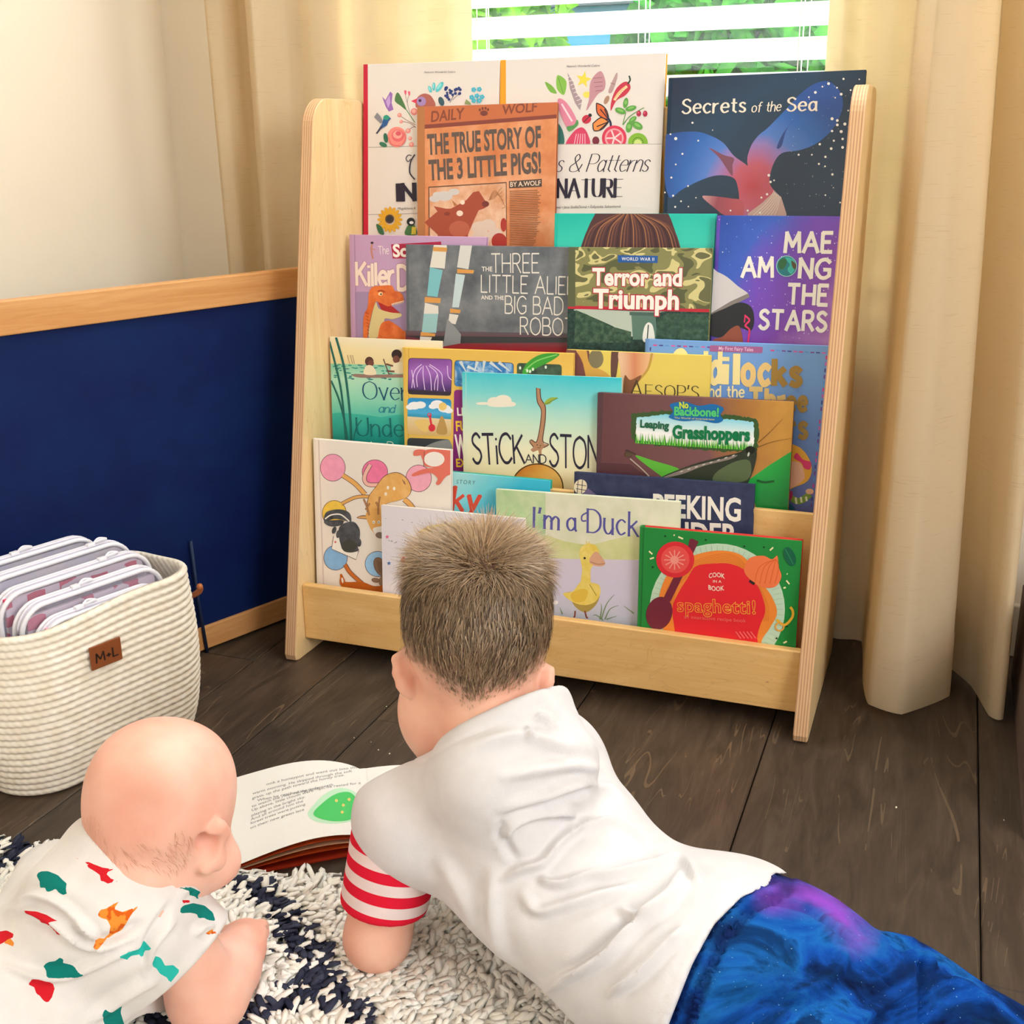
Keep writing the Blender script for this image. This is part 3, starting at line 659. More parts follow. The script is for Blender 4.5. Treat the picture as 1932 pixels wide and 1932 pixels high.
b.poly('#4a7a48', [(405, 1400), (425, 1335), (470, 1330), (490, 1400)], True).poly('#dccb4a', [(455, 1345), (485, 1345), (485, 1400), (450, 1400)]).circ('#20242c', (447, 1308), 30).circ('#f2f2f0', (452, 1314), 16, 11)
b.text('#6a6466', "Nature's Wonderful Colors", (545, 225), (770, 222), 14, 0, shear=.25)
b.line('#2a2438', [(476, 818), (446, 870), (440, 950), (476, 1000)], 9).line('#2a2438', [(446, 850), (428, 870), (412, 846), (430, 822), (452, 826)], 6)
b.text('#2a2438', 'IN', (352, 1152), (474, 1148), 115, .24, 'S', thin=.18, serif=.12, gap=.22).text('#6a6466', 'Magdalena K', (350, 1220), (484, 1217), 17, 0, shear=.25)
b.done()
b = Book('hardcover_book', 'white picture book with an orange spine, fruits, shells and a butterfly, top tier', 3, (944.2, 113), (1256.8, 99.2), Y4, .012, .10, base='#e6ddd6', spine='#eda32c', back='#eda32c')
b.crop(*cA).poly('#eda32c', [(1090, 110), (1138, 110), (1140, 1900), (1090, 1900)]).crop(*cB)
b.poly('#7cb04a', [(25, 225), (66, 248), (92, 290), (52, 280)], True).poly('#86bc50', [(95, 188), (142, 214), (146, 258), (130, 300), (92, 262)], True).line('#5a8a3a', [(100, 200), (128, 290)], 3)
b.poly('#a8949a', [(153, 172), (188, 232), (205, 290), (236, 330), (225, 388), (196, 345), (166, 262)])
for q in range(8): b.line('#f0e6e4', [(152+q*9, 200+q*22), (182+q*8, 190+q*22)], 3, False)
st = [(245+(46 if i % 2 == 0 else 19)*math.sin(i*PI/5+.2), 212-(50 if i % 2 == 0 else 20)*math.cos(i*PI/5+.2)) for i in range(10)]; b.poly('#ecd850', st).circ('#ecdc60', (264, 298), 22, 18)
b.poly('#c4909a', [(340, 163), (368, 215), (362, 270), (322, 300), (262, 388), (276, 320), (286, 220)], True)
for q in range(4): b.line('#8a5a66', [(300+q*4, 205+q*24), (352, 200+q*24)], 3)
b.poly('#b89a98', [(430, 176), (437, 200), (408, 282), (386, 276)], True).line('#8a6a6a', [(398, 230), (425, 240)], 3).circ('#b08a72', (376, 328), 13, 26, 25)
b.poly('#c8384f', [(500, 228), (512, 262), (482, 302), (432, 332), (400, 390), (404, 330), (430, 265), (470, 228)], True).line('#f2c08a', [(492, 250), (450, 285), (420, 330)], 16).line('#2f4a3a', [(496, 236), (510, 215), (504, 190)], 9)
for q in range(9): b.circ('#f8e8c0', (490-q*8, 252+q*9), 4, n=8)
b.poly('#dc6a38', [(318, 346), (352, 360), (378, 392), (390, 442), (350, 428), (322, 400)], True).poly('#ec8f4a', [(298, 462), (345, 428), (388, 452), (350, 495), (305, 502)], True)
for p in ([(318, 346), (352, 360), (378, 392), (390, 442)], [(318, 346), (322, 400), (350, 428), (390, 442)], [(298, 462), (345, 428), (388, 452)], [(298, 462), (305, 502), (350, 495), (388, 452)], [(390, 442), (340, 380)], [(390, 442), (365, 380)], [(388, 452), (320, 480)], [(388, 452), (335, 500)]): b.line('#2a2430', p, 6)
b.line('#2a3050', [(380, 425), (398, 455), (400, 490)], 12).circ('#c83048', (262, 438), 27, 24, -35).line('#2a2a34', [(245, 455), (280, 420)], 4, False).circ('#2a2a34', (282, 415), 10)
b.poly('#e28aa4', [(100, 322), (150, 345), (208, 452), (165, 505), (110, 400)], True).poly('#5a9a58', [(208, 440), (214, 470), (165, 508), (150, 480), (190, 470)], True).line('#f8dce4', [(120, 350), (180, 450)], 10).poly('#38746a', [(90, 460), (125, 500), (135, 575), (90, 578)], True)
b.line('#5a9048', [(470, 470), (505, 425), (560, 388), (590, 372)], 5).line('#5a9048', [(468, 470), (485, 400)], 4)
for c, r, ry, ro in (((455, 390), 32, 17, 20), ((485, 345), 14, 30, 10), ((515, 376), 32, 15, -15), ((504, 482), 18, 32, 10), ((552, 474), 32, 20, 30), ((525, 440), 26, 14, -40)): b.circ('#5fa248', c, r, ry, ro).circ('#86c066', (c[0], c[1]-3), r*.6, ry*.4, ro)
for c in ((560, 405), (596, 406)): b.circ('#b02848', c, 13, 17).circ('#d85a72', (c[0]-3, c[1]-5), 6)
b.circ('#d83a58', (420, 545), 70, 72).circ('#f0a0a8', (420, 545), 54, 55).circ('#dc5468', (420, 545), 44, 46)
for a in range(5): b.line('#f8d4d4', [(420, 545), (420+46*math.cos(a*1.257+.6), 545+46*math.sin(a*1.257+.6))], 9, False)
b.poly('#d84466', [(146, 590), (186, 512), (235, 484), (268, 520), (275, 590)], True)
for q in range(5): b.line('#f8c0cc', [(190+q*16, 590), (205+q*12, 520)], 4, False)
b.circ('#7a2a3c', (315, 560), 20, 24).circ('#86b838', (555, 572), 56, 56).circ('#d2e08a', (555, 575), 22)
for q in range(10): b.circ('#2a3020', (555+30*math.cos(q*.35+3.0), 572+30*math.sin(q*.35+3.0)), 3, n=6)
b.poly('#e8dfd8', [(80, 579), (700, 579), (690, 1400), (70, 1400)]).line('#a8a09c', [(88, 581), (690, 579)], 3, False)
b.text('#6a6466', "Nature's Wonderful Colors", (148, 143), (336, 138), 13, 0, shear=.25)
b.text('#2a2438', "s & Patterns", (88, 737), (608, 735), 98, .075, 'S', shear=.32, thin=.35, gap=.1).text('#2a2438', 'NATURE', (98, 880), (464, 878), 96, .24, 'S', thin=.12, serif=.1, gap=.2)
b.text('#5a5456', 'cov\u00e1 \u2022 Jana Sedl\u00e1\u010dkov\u00e1 \u2022 \u0160t\u011bp\u00e1nka Sekaninov\u00e1', (78, 947), (456, 941), 15, 0, shear=.25).done()

b = Book('hardcover_book', 'orange newspaper style picture book with large grey capitals, in front of the two white books', 3, (786.8, 201.6), (1051.3, 192.6), .290, .0085, .10, base='#d98a5e', spine='#a85f3c', gloss=.4)
b.crop(*cA); base = b.noisy([(.3, '#c8703f'), (.5, '#de9060'), (.7, '#efb088')], 14, 5)
b.poly('#c87048', [(470, 440), (1530, 400), (1505, 545), (470, 612)]).poly('#8a463c', [(470, 606), (1520, 524), (1520, 552), (470, 636)]).poly('#b8794c', [(480, 460), (545, 455), (552, 1700), (480, 1700)])
b.text('#8a4a3a', 'DAILY', (592, 580), (832, 556), 76, .02, shear=.12).text('#8a4a3a', 'WOLF', (1108, 526), (1362, 502), 66, .02, shear=.12)
b.circ('#7a4038', (978, 516), 28, 20)
for c in ((948, 492), (968, 482), (990, 480), (1008, 490)): b.circ('#7a4038', c, 8, 11, n=10)
b.text('#655650', 'THE TRUE STORY OF', (568, 815), (1395, 757), 138, .035).text('#655650', 'THE 3 LITTLE PIGS!', (578, 1002), (1396, 946), 138, .035)
b.poly('#54443c', [(1160, 1012), (1400, 995), (1400, 1052), (1162, 1064)]).text('#f0d8c0', 'BY A.WOLF', (1170, 1053), (1392, 1041), 34, .015)
b.poly('#6a4a3c', [(573, 1052), (1143, 1018), (1146, 1800), (580, 1800)]).poly(b.noisy([(.35, '#d99a72'), (.65, '#f0cdb0')], 26), [(580, 1060), (1138, 1026), (1140, 1800), (588, 1800)])
for c, r in (((690, 1120), 60), ((620, 1140), 40), ((760, 1090), 40), ((640, 1110), 34)): b.circ('#d2ccca', c, r, r*.6)
b.poly('#a84e3a', [(545, 1312), (640, 1232), (612, 1194), (700, 1212), (738, 1212), (850, 1150), (900, 1092), (942, 1084), (985, 1150), (1014, 1182), (985, 1208), (940, 1225), (900, 1310), (862, 1402), (870, 1700), (700, 1700), (640, 1400)]).circ('#7a3a38', (990, 1178), 26, 22).circ('#bc644c', (800, 1360), 75, 60).circ('#8a3c30', (710, 1250), 22, 14)
b.circ('#f4dcc8', (802, 1246), 24, 21).circ('#f4dcc8', (822, 1166), 17, 17).poly('#b8744a', [(745, 1150), (785, 1185), (762, 1195)])
for c, r in (((950, 1350), 62), ((1010, 1330), 55), ((960, 1420), 70), ((1060, 1390), 50)): b.circ('#e0cabc', c, r, r*.75)
b.circ('#b03a34', (1090, 1450), 56, 60).circ('#b03a34', (1122, 1330), 22, 50)
for q in range(6): b.line('#b0784e', [(1015, 1150), (1060, 1130-q*10), (1090+q*8, 1080+q*22), (1110, 1060+q*30)], 4)
R = np.random.default_rng(4)
for q in range(34): b.line('#8a5a3e', [(1166, 1086+q*13), (1398-R.uniform(0, 30)-(q > 18)*(q-18)*3, 1078+q*13)], 5, False)
b.done(base)

b = Book('hardcover_book', 'dark blue picture book with a whale tail and white dots, on the top tier', 3, (1260, 147), (1634.5, 131.3), .289, .011, .10, base='#17324a', gloss=.16)
b.crop(*cB); base = b.lin((800, 200), (1400, 1000), [(0, '#10243f'), (.4, '#173a55'), (.75, '#122b40'), (1, '#143048')], .6, 9)
g = b.rad((1210, 820), [(0, '#b8404a'), (.22, '#c0586a'), (.42, '#8f78b8'), (.52, '#4f7ac6'), (.75, '#2463b4'), (1, '#1c4a94')], 560, .1, 25)
b.poly(g, [(708, 548), (760, 517), (880, 508), (960, 528), (1040, 572), (1100, 645), (1180, 705), (1222, 770), (1250, 830), (1320, 890), (1390, 960), (1400, 1100), (1100, 1100), (1130, 930), (1122, 820), (1092, 768), (1000, 758), (900, 790), (800, 842), (735, 884), (705, 760)], True)
b.poly(g, [(1180, 705), (1192, 605), (1236, 535), (1290, 490), (1340, 440), (1400, 378), (1480, 292), (1560, 236), (1640, 222), (1705, 280), (1722, 362), (1690, 452), (1640, 520), (1560, 582), (1470, 615), (1372, 632), (1322, 702), (1304, 800), (1340, 870), (1250, 900)], True)
b.poly('#1c3f86', [(1345, 600), (1380, 520), (1450, 430), (1400, 500), (1372, 590)], True).poly('#7a4458', [(1100, 660), (1040, 640), (960, 600), (1020, 660), (1090, 760), (1092, 700)], True)
b.poly(b.lin((925, 880), (1130, 930), [(0, '#c89090'), (.4, '#9a4450'), (1, '#b8505a')]), [(922, 882), (960, 874), (1080, 888), (1150, 905), (1150, 1000), (1050, 985), (1000, 950)], True)
b.poly('#caa79a', [(1180, 975), (1260, 915), (1330, 850), (1370, 880), (1400, 975), (1400, 1100), (1180, 1100)])
for q in range(7): b.line('#ece2d4', [(1330+q*6, 842+q*6), (1300+q*8, 900+q*8), (1210+q*20, 985)], 2.5)
for x, y, r in [(1725,208,6),(1815,210,4),(1640,235,8),(1605,252,5),(1688,258,5),(1766,272,5),(1565,285,8),(1528,312,5),(1712,295,8),(1678,315,4),(1780,325,5),(1752,388,5),(1660,435,9),(1690,445,8),(1690,470,8),(1733,465,9),(1660,505,7),(1712,508,9),(1720,550,7),(1670,560,6),(1590,580,7),(1655,605,8),(1720,598,8),(1622,652,7),(1585,692,6),(1620,706,5),(1662,752,7),(1622,870,5),(1706,912,5),(1668,828,3),(865,458,6),(770,548,9),(740,523,5),(898,560,5),(808,635,6),(770,695,5),(745,770,6),(755,873,6),(708,855,5),(840,818,5),(800,905,5),(767,937,6),(885,885,4),(842,935,4),(1300,757,8),(1310,795,7),(1330,786,5),(1290,865,7),(1258,884,6),(1250,970,6),(1082,958,5),(1180,958,6),(1545,640,5),(1470,640,6),(980,500,3)]: b.circ('#f4efe6', (x, y), r, n=10)
for q in range(60): b.circ('#c8d4e4', (R4.uniform(1380, 1800), R4.uniform(200, 960)), R4.uniform(1, 2.2), n=6)
b.text('#ece0cc', 'Secrets', (808, 406), (1165, 396), 80, .15, 'S', thin=.62, serif=.06, gap=.2).text('#ece0cc', 'of the', (1202, 398), (1366, 390), 54, .13, 'S', thin=.62, serif=.05, shear=.12).text('#ece0cc', 'Sea', (1405, 392), (1572, 388), 76, .15, 'S', thin=.62, serif=.06, gap=.2)
b.done(base)

# --- third tier
b = Book('hardcover_book', 'lilac picture book with an orange dinosaur, left end of its tier beside the shelf side', 2, (657, 442.3), (917.3, 447.2), .224, .010, base='#c5a0c6', gloss=.35)
b.crop(*cC).poly('#a78fb8', [(120, 660), (1140, 660), (1140, 1700), (140, 1700)]).line('#a986ae', [(118, 215), (140, 1200)], 8, False)
b.poly('#b3264a', [(402, 292), (790, 270), (800, 400), (415, 402)]).text('#f4e8e4', 'The', (305, 370), (386, 366), 62, .09, 'S').text('#fff4ee', 'Science', (418, 388), (790, 378), 92, .035)
b.circ('#3a2a30', (255, 280), 12, 9).line('#c88a7a', [(255, 290), (250, 340), (262, 405)], 14).line('#c88a7a', [(240, 320), (280, 335)], 7)
b.text('#f6e2d6', 'Killer', (138, 606), (424, 612), 165, .19, 'S', jit=.05, outline='#b08298', ow=.06).text('#f6e2d6', 'Dinosaurs', (460, 640), (1060, 650), 178, .19, 'S', outline='#b08298', ow=.06)
o = b.noisy([(.3, '#cf5a28'), (.7, '#ee8444')], 50)
b.poly('#b02a2c', [(300, 740), (400, 760), (480, 830), (420, 850), (330, 800)])
b.poly('#dccb92', [(285, 740), (310, 790), (400, 820), (478, 828), (480, 852), (415, 872), (360, 866), (345, 900), (300, 1010), (230, 1010), (250, 860)], True)
b.poly(o, [(232, 668), (262, 622), (330, 612), (408, 612), (432, 650), (472, 664), (496, 690), (498, 738), (430, 756), (380, 772), (318, 745), (285, 738), (262, 800), (245, 870), (222, 1010), (205, 1400), (188, 900), (222, 780)], True)
b.poly(o, [(365, 885), (430, 905), (500, 960), (560, 1010), (560, 1300), (300, 1300), (310, 960)], True)
for q in range(9): b.poly('#f4ecd4', [(408+q*11, 752-q*3), (416+q*11, 750-q*3), (412+q*11, 778-q*3)])
b.circ('#f2dcb0', (322, 676), 17, 14).circ('#3a1c14', (326, 678), 7).line('#9c3c1c', [(300, 655), (330, 650), (356, 662)], 8)
for q in range(7): b.line('#b84c20', [(205+q*3, 820+q*26), (232, 832+q*26)], 6, False)
b.done()
b = Book('hardcover_book', 'grey picture book with thin white capitals and striped robot legs, beside the camouflage book', 2, (763.6, 461), (1118, 467), .211, .011, base='#666b73', gloss=.14)
b.crop(*cC); k = b.noisy([(.3, '#50565e'), (.5, '#6f757c'), (.7, '#8e9297')], 16, 5); base = k
b.poly(b.lin((1200, 960), (1200, 1110), [(0, '#5d5f68'), (.5, '#6a3a46'), (1, '#a02c34')], .3), [(500, 960), (2200, 990), (2200, 1500), (500, 1500)])
b.poly('#3a3d42', [(510, 1000), (2200, 1020), (2200, 1050), (820, 1060)])
W_, O_, C_ = '#e6e2da', '#dfa055', '#80c6d0'
for m, p in ((W_, [(735, 290), (836, 292), (818, 480), (703, 470)]), (O_, [(728, 312), (838, 318), (834, 350), (728, 345)]), (C_, [(703, 470), (803, 492), (762, 700), (682, 690)]), (O_, [(664, 700), (788, 710), (784, 748), (662, 742)]), (W_, [(665, 745), (768, 770), (770, 830), (656, 830)]), ('#9ccace', [(656, 830), (768, 830), (752, 978), (640, 975)]), (O_, [(634, 970), (746, 985), (742, 1006), (630, 1002)]), (W_, [(628, 1006), (720, 1012), (700, 1060), (624, 1050)]),
             ('#dcdcd8', [(940, 290), (1032, 292), (1002, 485), (914, 470)]), (O_, [(915, 482), (1046, 492), (1040, 518), (915, 515)]), ('#c8dce0', [(905, 520), (976, 530), (928, 782), (876, 780)]), (O_, [(860, 790), (942, 800), (936, 827), (860, 822)]), (W_, [(855, 830), (926, 840), (902, 912), (846, 900)]), ('#8f959a', [(838, 870), (870, 900), (945, 990), (940, 1060), (805, 1085)])): b.poly(m, p)
TW = '#ece8de'
b.text(TW, 'THREE', (1182, 512), (1550, 512), 146, .075, 'S', gap=.17).text(TW, 'THE', (1106, 500), (1188, 500), 34, .02).text(TW, 'LITTLE ALIENS', (1102, 662), (1905, 684), 132, .08, 'S', gap=.17).text(TW, 'AND THE', (1100, 718), (1278, 722), 30, .02).text(TW, 'BIG BAD', (1288, 825), (1735, 838), 132, .08, 'S', gap=.17).text(TW, 'ROBOT', (1406, 990), (1822, 1000), 132, .08, 'S', gap=.17)
b.done(base)
b = Book('hardcover_book', 'turquoise picture book showing the top of a brown head of hair, behind the camouflage book', 2, (1044.8, 402.4), (1351, 403.3), .226, .011, base='#1fc6b4', gloss=.4)
b.crop(*cD); base = b.lin((50, 40), (60, 300), [(0, '#14bfae'), (1, '#3ed2be')], .3, 20)
b.poly('#55373a', [(222, 260), (250, 180), (285, 100), (318, 40), (330, 20), (770, 20), (800, 80), (835, 180), (855, 260), (860, 700), (215, 700)])
for q in range(30):
    t = q/29; x = 330+t*440; b.line(['#8a5a46', '#6f4640', '#452c30', '#a8724e'][q % 4], [(540+(t-.5)*150, 45), (x+(t-.5)*60, 130), (x+(t-.5)*180, 270)], 7, taper=False)
b.done(base)
b = Book('hardcover_book', 'camouflage patterned book with white lettering outlined in red, beside the purple starry book', 2, (1072.8, 466), (1343.6, 468.2), .199, .0105, base='#8a8a58', gloss=.3)
b.crop(*cD); base = b.noisy([(0, '#5d6140'), (.41, '#8b8a58'), (.53, '#d8cf90'), (.6, '#6b6c48')], 26, 1, .8, (1, 1, 1.6), 'CONSTANT')
b.poly(b.noisy([(.35, '#16302c'), (.6, '#2a4a44'), (.75, '#50685a')], 160, 3), [(120, 640), (1080, 660), (1080, 1500), (120, 1500)])
b.poly('#bccabc', [(190, 655), (560, 668), (760, 672), (700, 690), (560, 830), (430, 765), (330, 720), (262, 690)], True).poly('#5c7f72', [(545, 672), (700, 676), (712, 850), (556, 850)]).poly('#4a685e', [(535, 672), (715, 676), (715, 700), (535, 694)]).poly('#eef0ea', [(622, 860), (628, 775), (655, 740), (684, 765), (692, 860)], True).line('#2c4038', [(655, 755), (648, 850)], 7)
b.poly(b.noisy([(.4, '#274a3c'), (.7, '#54705a')], 120, 3), [(190, 660), (260, 688), (330, 724), (430, 768), (545, 800), (545, 870), (180, 870)]).poly(b.noisy([(.4, '#274a3c'), (.7, '#4a6a58')], 120, 3), [(712, 720), (780, 680), (1040, 690), (1040, 900), (700, 870)])
b.poly('#c4283c', [(120, 632), (1080, 656), (1080, 676), (120, 652)]).poly('#5f6448', [(135, 240), (188, 242), (188, 640), (135, 638)]).poly('#1d5aa6', [(460, 310), (716, 314), (714, 360), (460, 356)])
b.text('#f2f4f6', 'WORLD WAR II', (484, 343), (692, 346), 20, .01, space=1.1).text('#fbf6ee', 'Terror and', (296, 500), (870, 505), 104, .035, outline='#c02a40', ow=.035).text('#fbf6ee', 'Triumph', (302, 645), (850, 655), 116, .035, outline='#c02a40', ow=.035)
b.done(base)
b = Book('hardcover_book', 'purple and blue starry picture book with white capitals, right end of its tier', 2, (1351.5, 406.2), (1589, 408.3), .212, .009, base='#6a4fc0', gloss=.3)
b.crop(*cD); base = b.lin((1088, 100), (1880, 700), [(0, '#1f49a8'), (.3, '#3a63cc'), (.5, '#7650cc'), (.75, '#8a4cc0'), (1, '#c08ad4')], .55, 10)
for q in range(110): b.circ('#e8e4ff', (R4.uniform(1095, 1880), R4.uniform(60, 860)), R4.uniform(1.2, 4.2)**1.0, n=7)
b.poly('#d8d4d6', [(1040, 400), (1100, 418), (1160, 450), (1225, 505), (1300, 568), (1200, 610), (1040, 700)], True).poly('#8a827e', [(1040, 690), (1180, 606), (1296, 553), (1303, 578), (1200, 628), (1040, 712)])
b.poly('#26292f', [(1040, 705), (1150, 648), (1240, 612), (1312, 640), (1332, 720), (1312, 792), (1250, 775), (1200, 775), (1150, 822), (1090, 835), (1030, 800)], True).poly('#9c5440', [(1050, 900), (1075, 848), (1130, 830), (1190, 775), (1240, 768), (1262, 880), (1240, 900)], True)
b.line('#e8346e', [(1272, 695), (1302, 725), (1276, 760), (1302, 790), (1290, 880)], 12).line('#e8346e', [(1275, 690), (1270, 740)], 8)
TW = '#fbf8f0'
b.text(TW, 'MAE', (1530, 288), (1826, 289), 120, .21, 'S', gap=.24).text(TW, 'AM', (1256, 446), (1448, 446), 118, .21, 'S', gap=.24).text(TW, 'NG', (1622, 450), (1810, 456), 116, .21, 'S', gap=.26).text(TW, 'THE', (1546, 620), (1797, 628), 122, .21, 'S', gap=.26).text(TW, 'STARS', (1366, 778), (1787, 795), 116, .21, 'S', gap=.24)
b.circ('#9fd8d8', (1540, 380), 67, 68).circ('#1f7f8a', (1540, 380), 62, 63).poly('#3fc0b4', [(1530, 325), (1580, 335), (1598, 380), (1570, 430), (1545, 400), (1560, 370)], True).poly('#2f6a40', [(1490, 350), (1530, 330), (1540, 360), (1515, 400), (1490, 390)], True).poly('#5a4a30', [(1572, 345), (1600, 370), (1592, 400), (1575, 380)], True)
b.done(base)
# --- second tier
b = Book('paperback_book', 'mint green picture book with two canoeing children, left end of its tier', 1, (622, 635.6), (833.4, 643.7), .151, .005, hard=False, base='#f2e4bf', gloss=.35)
b.crop(*cE); base = b.lin((300, 60), (300, 250), [(0, '#f3ead0'), (.5, '#f4e2b0'), (1, '#ecd9a4')], .2)
b.poly(b.lin((300, 245), (320, 600), [(0, '#8ccfae'), (.3, '#b4e4c8'), (.7, '#8fd8bc'), (1, '#62c8b4')], .15), [(30, 245), (840, 265), (850, 900), (30, 900)])
b.poly(b.lin((300, 590), (310, 800), [(0, '#3cb8a6'), (.5, '#2aa89a'), (1, '#158a86')], .2), [(30, 600), (110, 588), (200, 596), (300, 606), (400, 620), (520, 604), (640, 610), (840, 622), (850, 1400), (30, 1400)])
for q in range(46): b.circ(['#2f8f86', '#3f9f90', '#4a7f80'][q % 3], (R4.uniform(60, 540), 250+R4.uniform(0, 1)**1.5*110), R4.uniform(8, 20), R4.uniform(3, 6), n=10)
b.poly('#9a7a70', [(215, 318), (350, 322), (545, 320), (700, 322), (690, 338), (270, 344)], True).circ('#5c3a34', (323, 230), 30, 33).circ('#7a4a40', (335, 242), 20, 22).poly('#f0e2c0', [(286, 318), (300, 262), (345, 262), (372, 320)], True).circ('#3c2a2a', (515, 182), 36).circ('#7a4a40', (512, 215), 24, 26).poly('#f0e4c4', [(480, 300), (486, 250), (560, 238), (560, 312)], True).line('#6a4a40', [(422, 212), (440, 262), (462, 322)], 7).line('#7a4a40', [(490, 262), (440, 248)], 12).line('#7a4a40', [(500, 300), (450, 298)], 12)
G1 = '#1f6a64'
for p, w in (([(44, 90), (88, 262), (128, 450), (158, 770), (165, 1000)], 14), ([(90, 62), (148, 280), (184, 560), (196, 770), (196, 1000)], 16), ([(56, 365), (118, 520), (168, 760), (172, 1000)], 12), ([(270, 640), (230, 700), (210, 800)], 6)): b.line(G1, p, w)
for x in (170, 190, 205): b.line('#b09a78', [(x, 185), (x+15, 245)], 4)
b.text('#1d5676', 'Over', (282, 494), (592, 500), 124, .075, 'S', thin=.4, serif=.05, gap=.14).text('#2f8aa0', 'and', (388, 586), (500, 590), 56, .09, 'S', shear=.25, gap=.08).text('#16706f', 'Under', (240, 750), (622, 758), 122, .085, 'S', thin=.5, serif=.06, gap=.16).text('#d8f0e4', 'the Pond', (300, 868), (620, 872), 76, .07, 'S', shear=.15, gap=.12)
b.done(base)
b = Book('hardcover_book', 'yellow weather picture book with photo tiles, between the mint book and the blue-sky book', 1, (757.5, 655.5), (1081.6, 667), .1405, .0095, base='#ecc25c', gloss=.35)
b.crop(*cE); b.line('#d9a845', [(600, 100), (592, 1600)], 6, False)
b.rrect('#3a2c4a', [(595, 205), (905, 213), (896, 472), (592, 460)], 26).rrect(b.lin((740, 215), (760, 465), [(0, '#8a50a4'), (.35, '#a86cc8'), (.8, '#5a3a80'), (1, '#30283c')], .35, 50), [(599, 209), (901, 217), (892, 468), (596, 456)], 24).poly('#3a3040', [(597, 425), (700, 432), (800, 440), (893, 445), (892, 468), (596, 456)])
for p in ([(690, 250), (640, 300), (620, 415)], [(700, 260), (700, 330), (712, 430)], [(720, 260), (750, 330), (758, 435)], [(740, 260), (800, 320), (800, 435)], [(690, 270), (655, 330), (660, 410)], [(745, 250), (825, 310), (835, 380), (852, 440)], [(800, 320), (782, 380), (780, 430)], [(620, 290), (628, 340), (640, 415)], [(870, 260), (875, 330), (900, 360)]): b.line('#f4dcff', p, 5)
b.rrect('#2c3f64', [(920, 220), (1336, 240), (1332, 410), (918, 405)], 26).rrect(b.noisy([(.3, '#1f64b4'), (.5, '#4f94d0'), (.72, '#cfe0ea')], 45, 3, 1.2), [(924, 224), (1332, 244), (1328, 410), (922, 405)], 24)
for p in ([(960, 230), (1000, 300)], [(1010, 265), (1090, 300)], [(1130, 225), (1120, 300)], [(1170, 235), (1250, 300)], [(1230, 235), (1310, 300)], [(1080, 230), (1060, 300)]): b.line('#d4dee0', p, 22, taper=True)
b.rrect('#3f5a40', [(1358, 240), (1672, 252), (1670, 420), (1356, 410)], 24).rrect(b.noisy([(.35, '#2f4436'), (.7, '#54705a')], 70), [(1363, 246), (1667, 257), (1665, 420), (1361, 410)], 22).poly('#3fa53a', [(1395, 315), (1425, 245), (1490, 196), (1560, 174), (1655, 178), (1600, 225), (1500, 275), (1440, 312)], True).line('#7fd06a', [(1415, 290), (1500, 225), (1640, 182)], 9)
for c in ((1430, 295), (1450, 300), (1470, 285), (1380, 275), (1560, 270)): b.circ('#dcecdc', c, 8, 12, n=8)
b.rrect(b.lin((740, 490), (742, 745), [(0, '#1f8fd4'), (.4, '#4fb4e4'), (.52, '#2f9ac0'), (.54, '#ead4a8'), (1, '#dcb878')]), [(592, 484), (898, 494), (895, 757), (590, 742)], 26)
for c, r in (((640, 540), 44), ((680, 535), 40), ((610, 550), 30), ((800, 530), 46), ((850, 560), 44), ((770, 545), 30), ((880, 575), 30)): b.circ('#f6f8fa', c, r, r*.62)
b.circ('#f2cf7a', (838, 545), 28).poly('#ecca7a', [(640, 650), (735, 640), (735, 716), (690, 715)], True).line('#dc3044', [(748, 605), (752, 640), (765, 710)], 14).circ('#dc3044', (762, 695), 24, 26).circ(None, (745, 605), 12, ol='#dc3044', ow=6).poly('#c09a58', [(795, 730), (815, 640), (830, 612), (850, 640), (868, 735)], True)
b.rrect('#3c4248', [(590, 765), (892, 776), (890, 1000), (588, 1000)], 26).poly('#8f9494', [(700, 850), (760, 805), (850, 780), (890, 790), (890, 860)], True)
b.rrect('#8a2a7c', [(918, 428), (1300, 440), (1290, 1200), (905, 1200)], 24).text('#fdf6ea', 'LET', (940, 608), (1040, 608), 52, .03).text('#f2c83c', 'FUN', (932, 716), (1060, 716), 66, .03).text('#fdf6ea', 'WIN', (930, 900), (1080, 900), 150, .04).text('#f2c83c', 'EX', (934, 968), (1010, 968), 54, .03)
b.done()
b = Book('hardcover_book', 'yellow picture book with brown animals, upper edge showing above the grasshopper book', 1, (1068, 659.5), (1341, 671), .1515, .0095, base='#ead266', gloss=.35)
b.crop(*cF); b.poly('#7a4a48', [(20, 140), (110, 150), (190, 140), (215, 420), (60, 420)]).poly('#d9a850', [(100, 150), (170, 150), (200, 250), (340, 335), (500, 600), (240, 600), (150, 250)], True).circ('#857c5c', (240, 212), 52, 66).poly('#6a4a42', [(350, 150), (398, 155), (380, 340), (345, 345)], True)
b.poly(b.lin((420, 200), (600, 200), [(0, '#ecc4a0'), (.5, '#dc8f66'), (1, '#ecbc8a')]), [(410, 150), (632, 160), (610, 270), (520, 380), (430, 460), (412, 300)], True).line('#c8a048', [(632, 170), (600, 290), (500, 400)], 16).poly('#8a5a3c', [(440, 330), (480, 360), (560, 330), (470, 470), (430, 500)], True)
b.text('#4c4028', 'A', (480, 478), (562, 482), 116, .1, 'S', thin=.4, serif=.06).text('#4c4028', "ESOP'S", (588, 484), (958, 494), 90, .1, 'S', thin=.4, serif=.07, gap=.2)
b.done()
b = Book('hardcover_book', 'light blue picture book with gold lettering and a dashed border, right end of its tier', 1, (1216.6, 639.4), (1563.5, 652.8), .162, .0075, base='#6f9ad6', gloss=.35)
b.crop(*cF); base = b.lin((1500, 100), (1500, 1270), [(0, '#78a8e4'), (.5, '#6a94d8'), (.8, '#6a80c4'), (1, '#6a74b4')], .15)
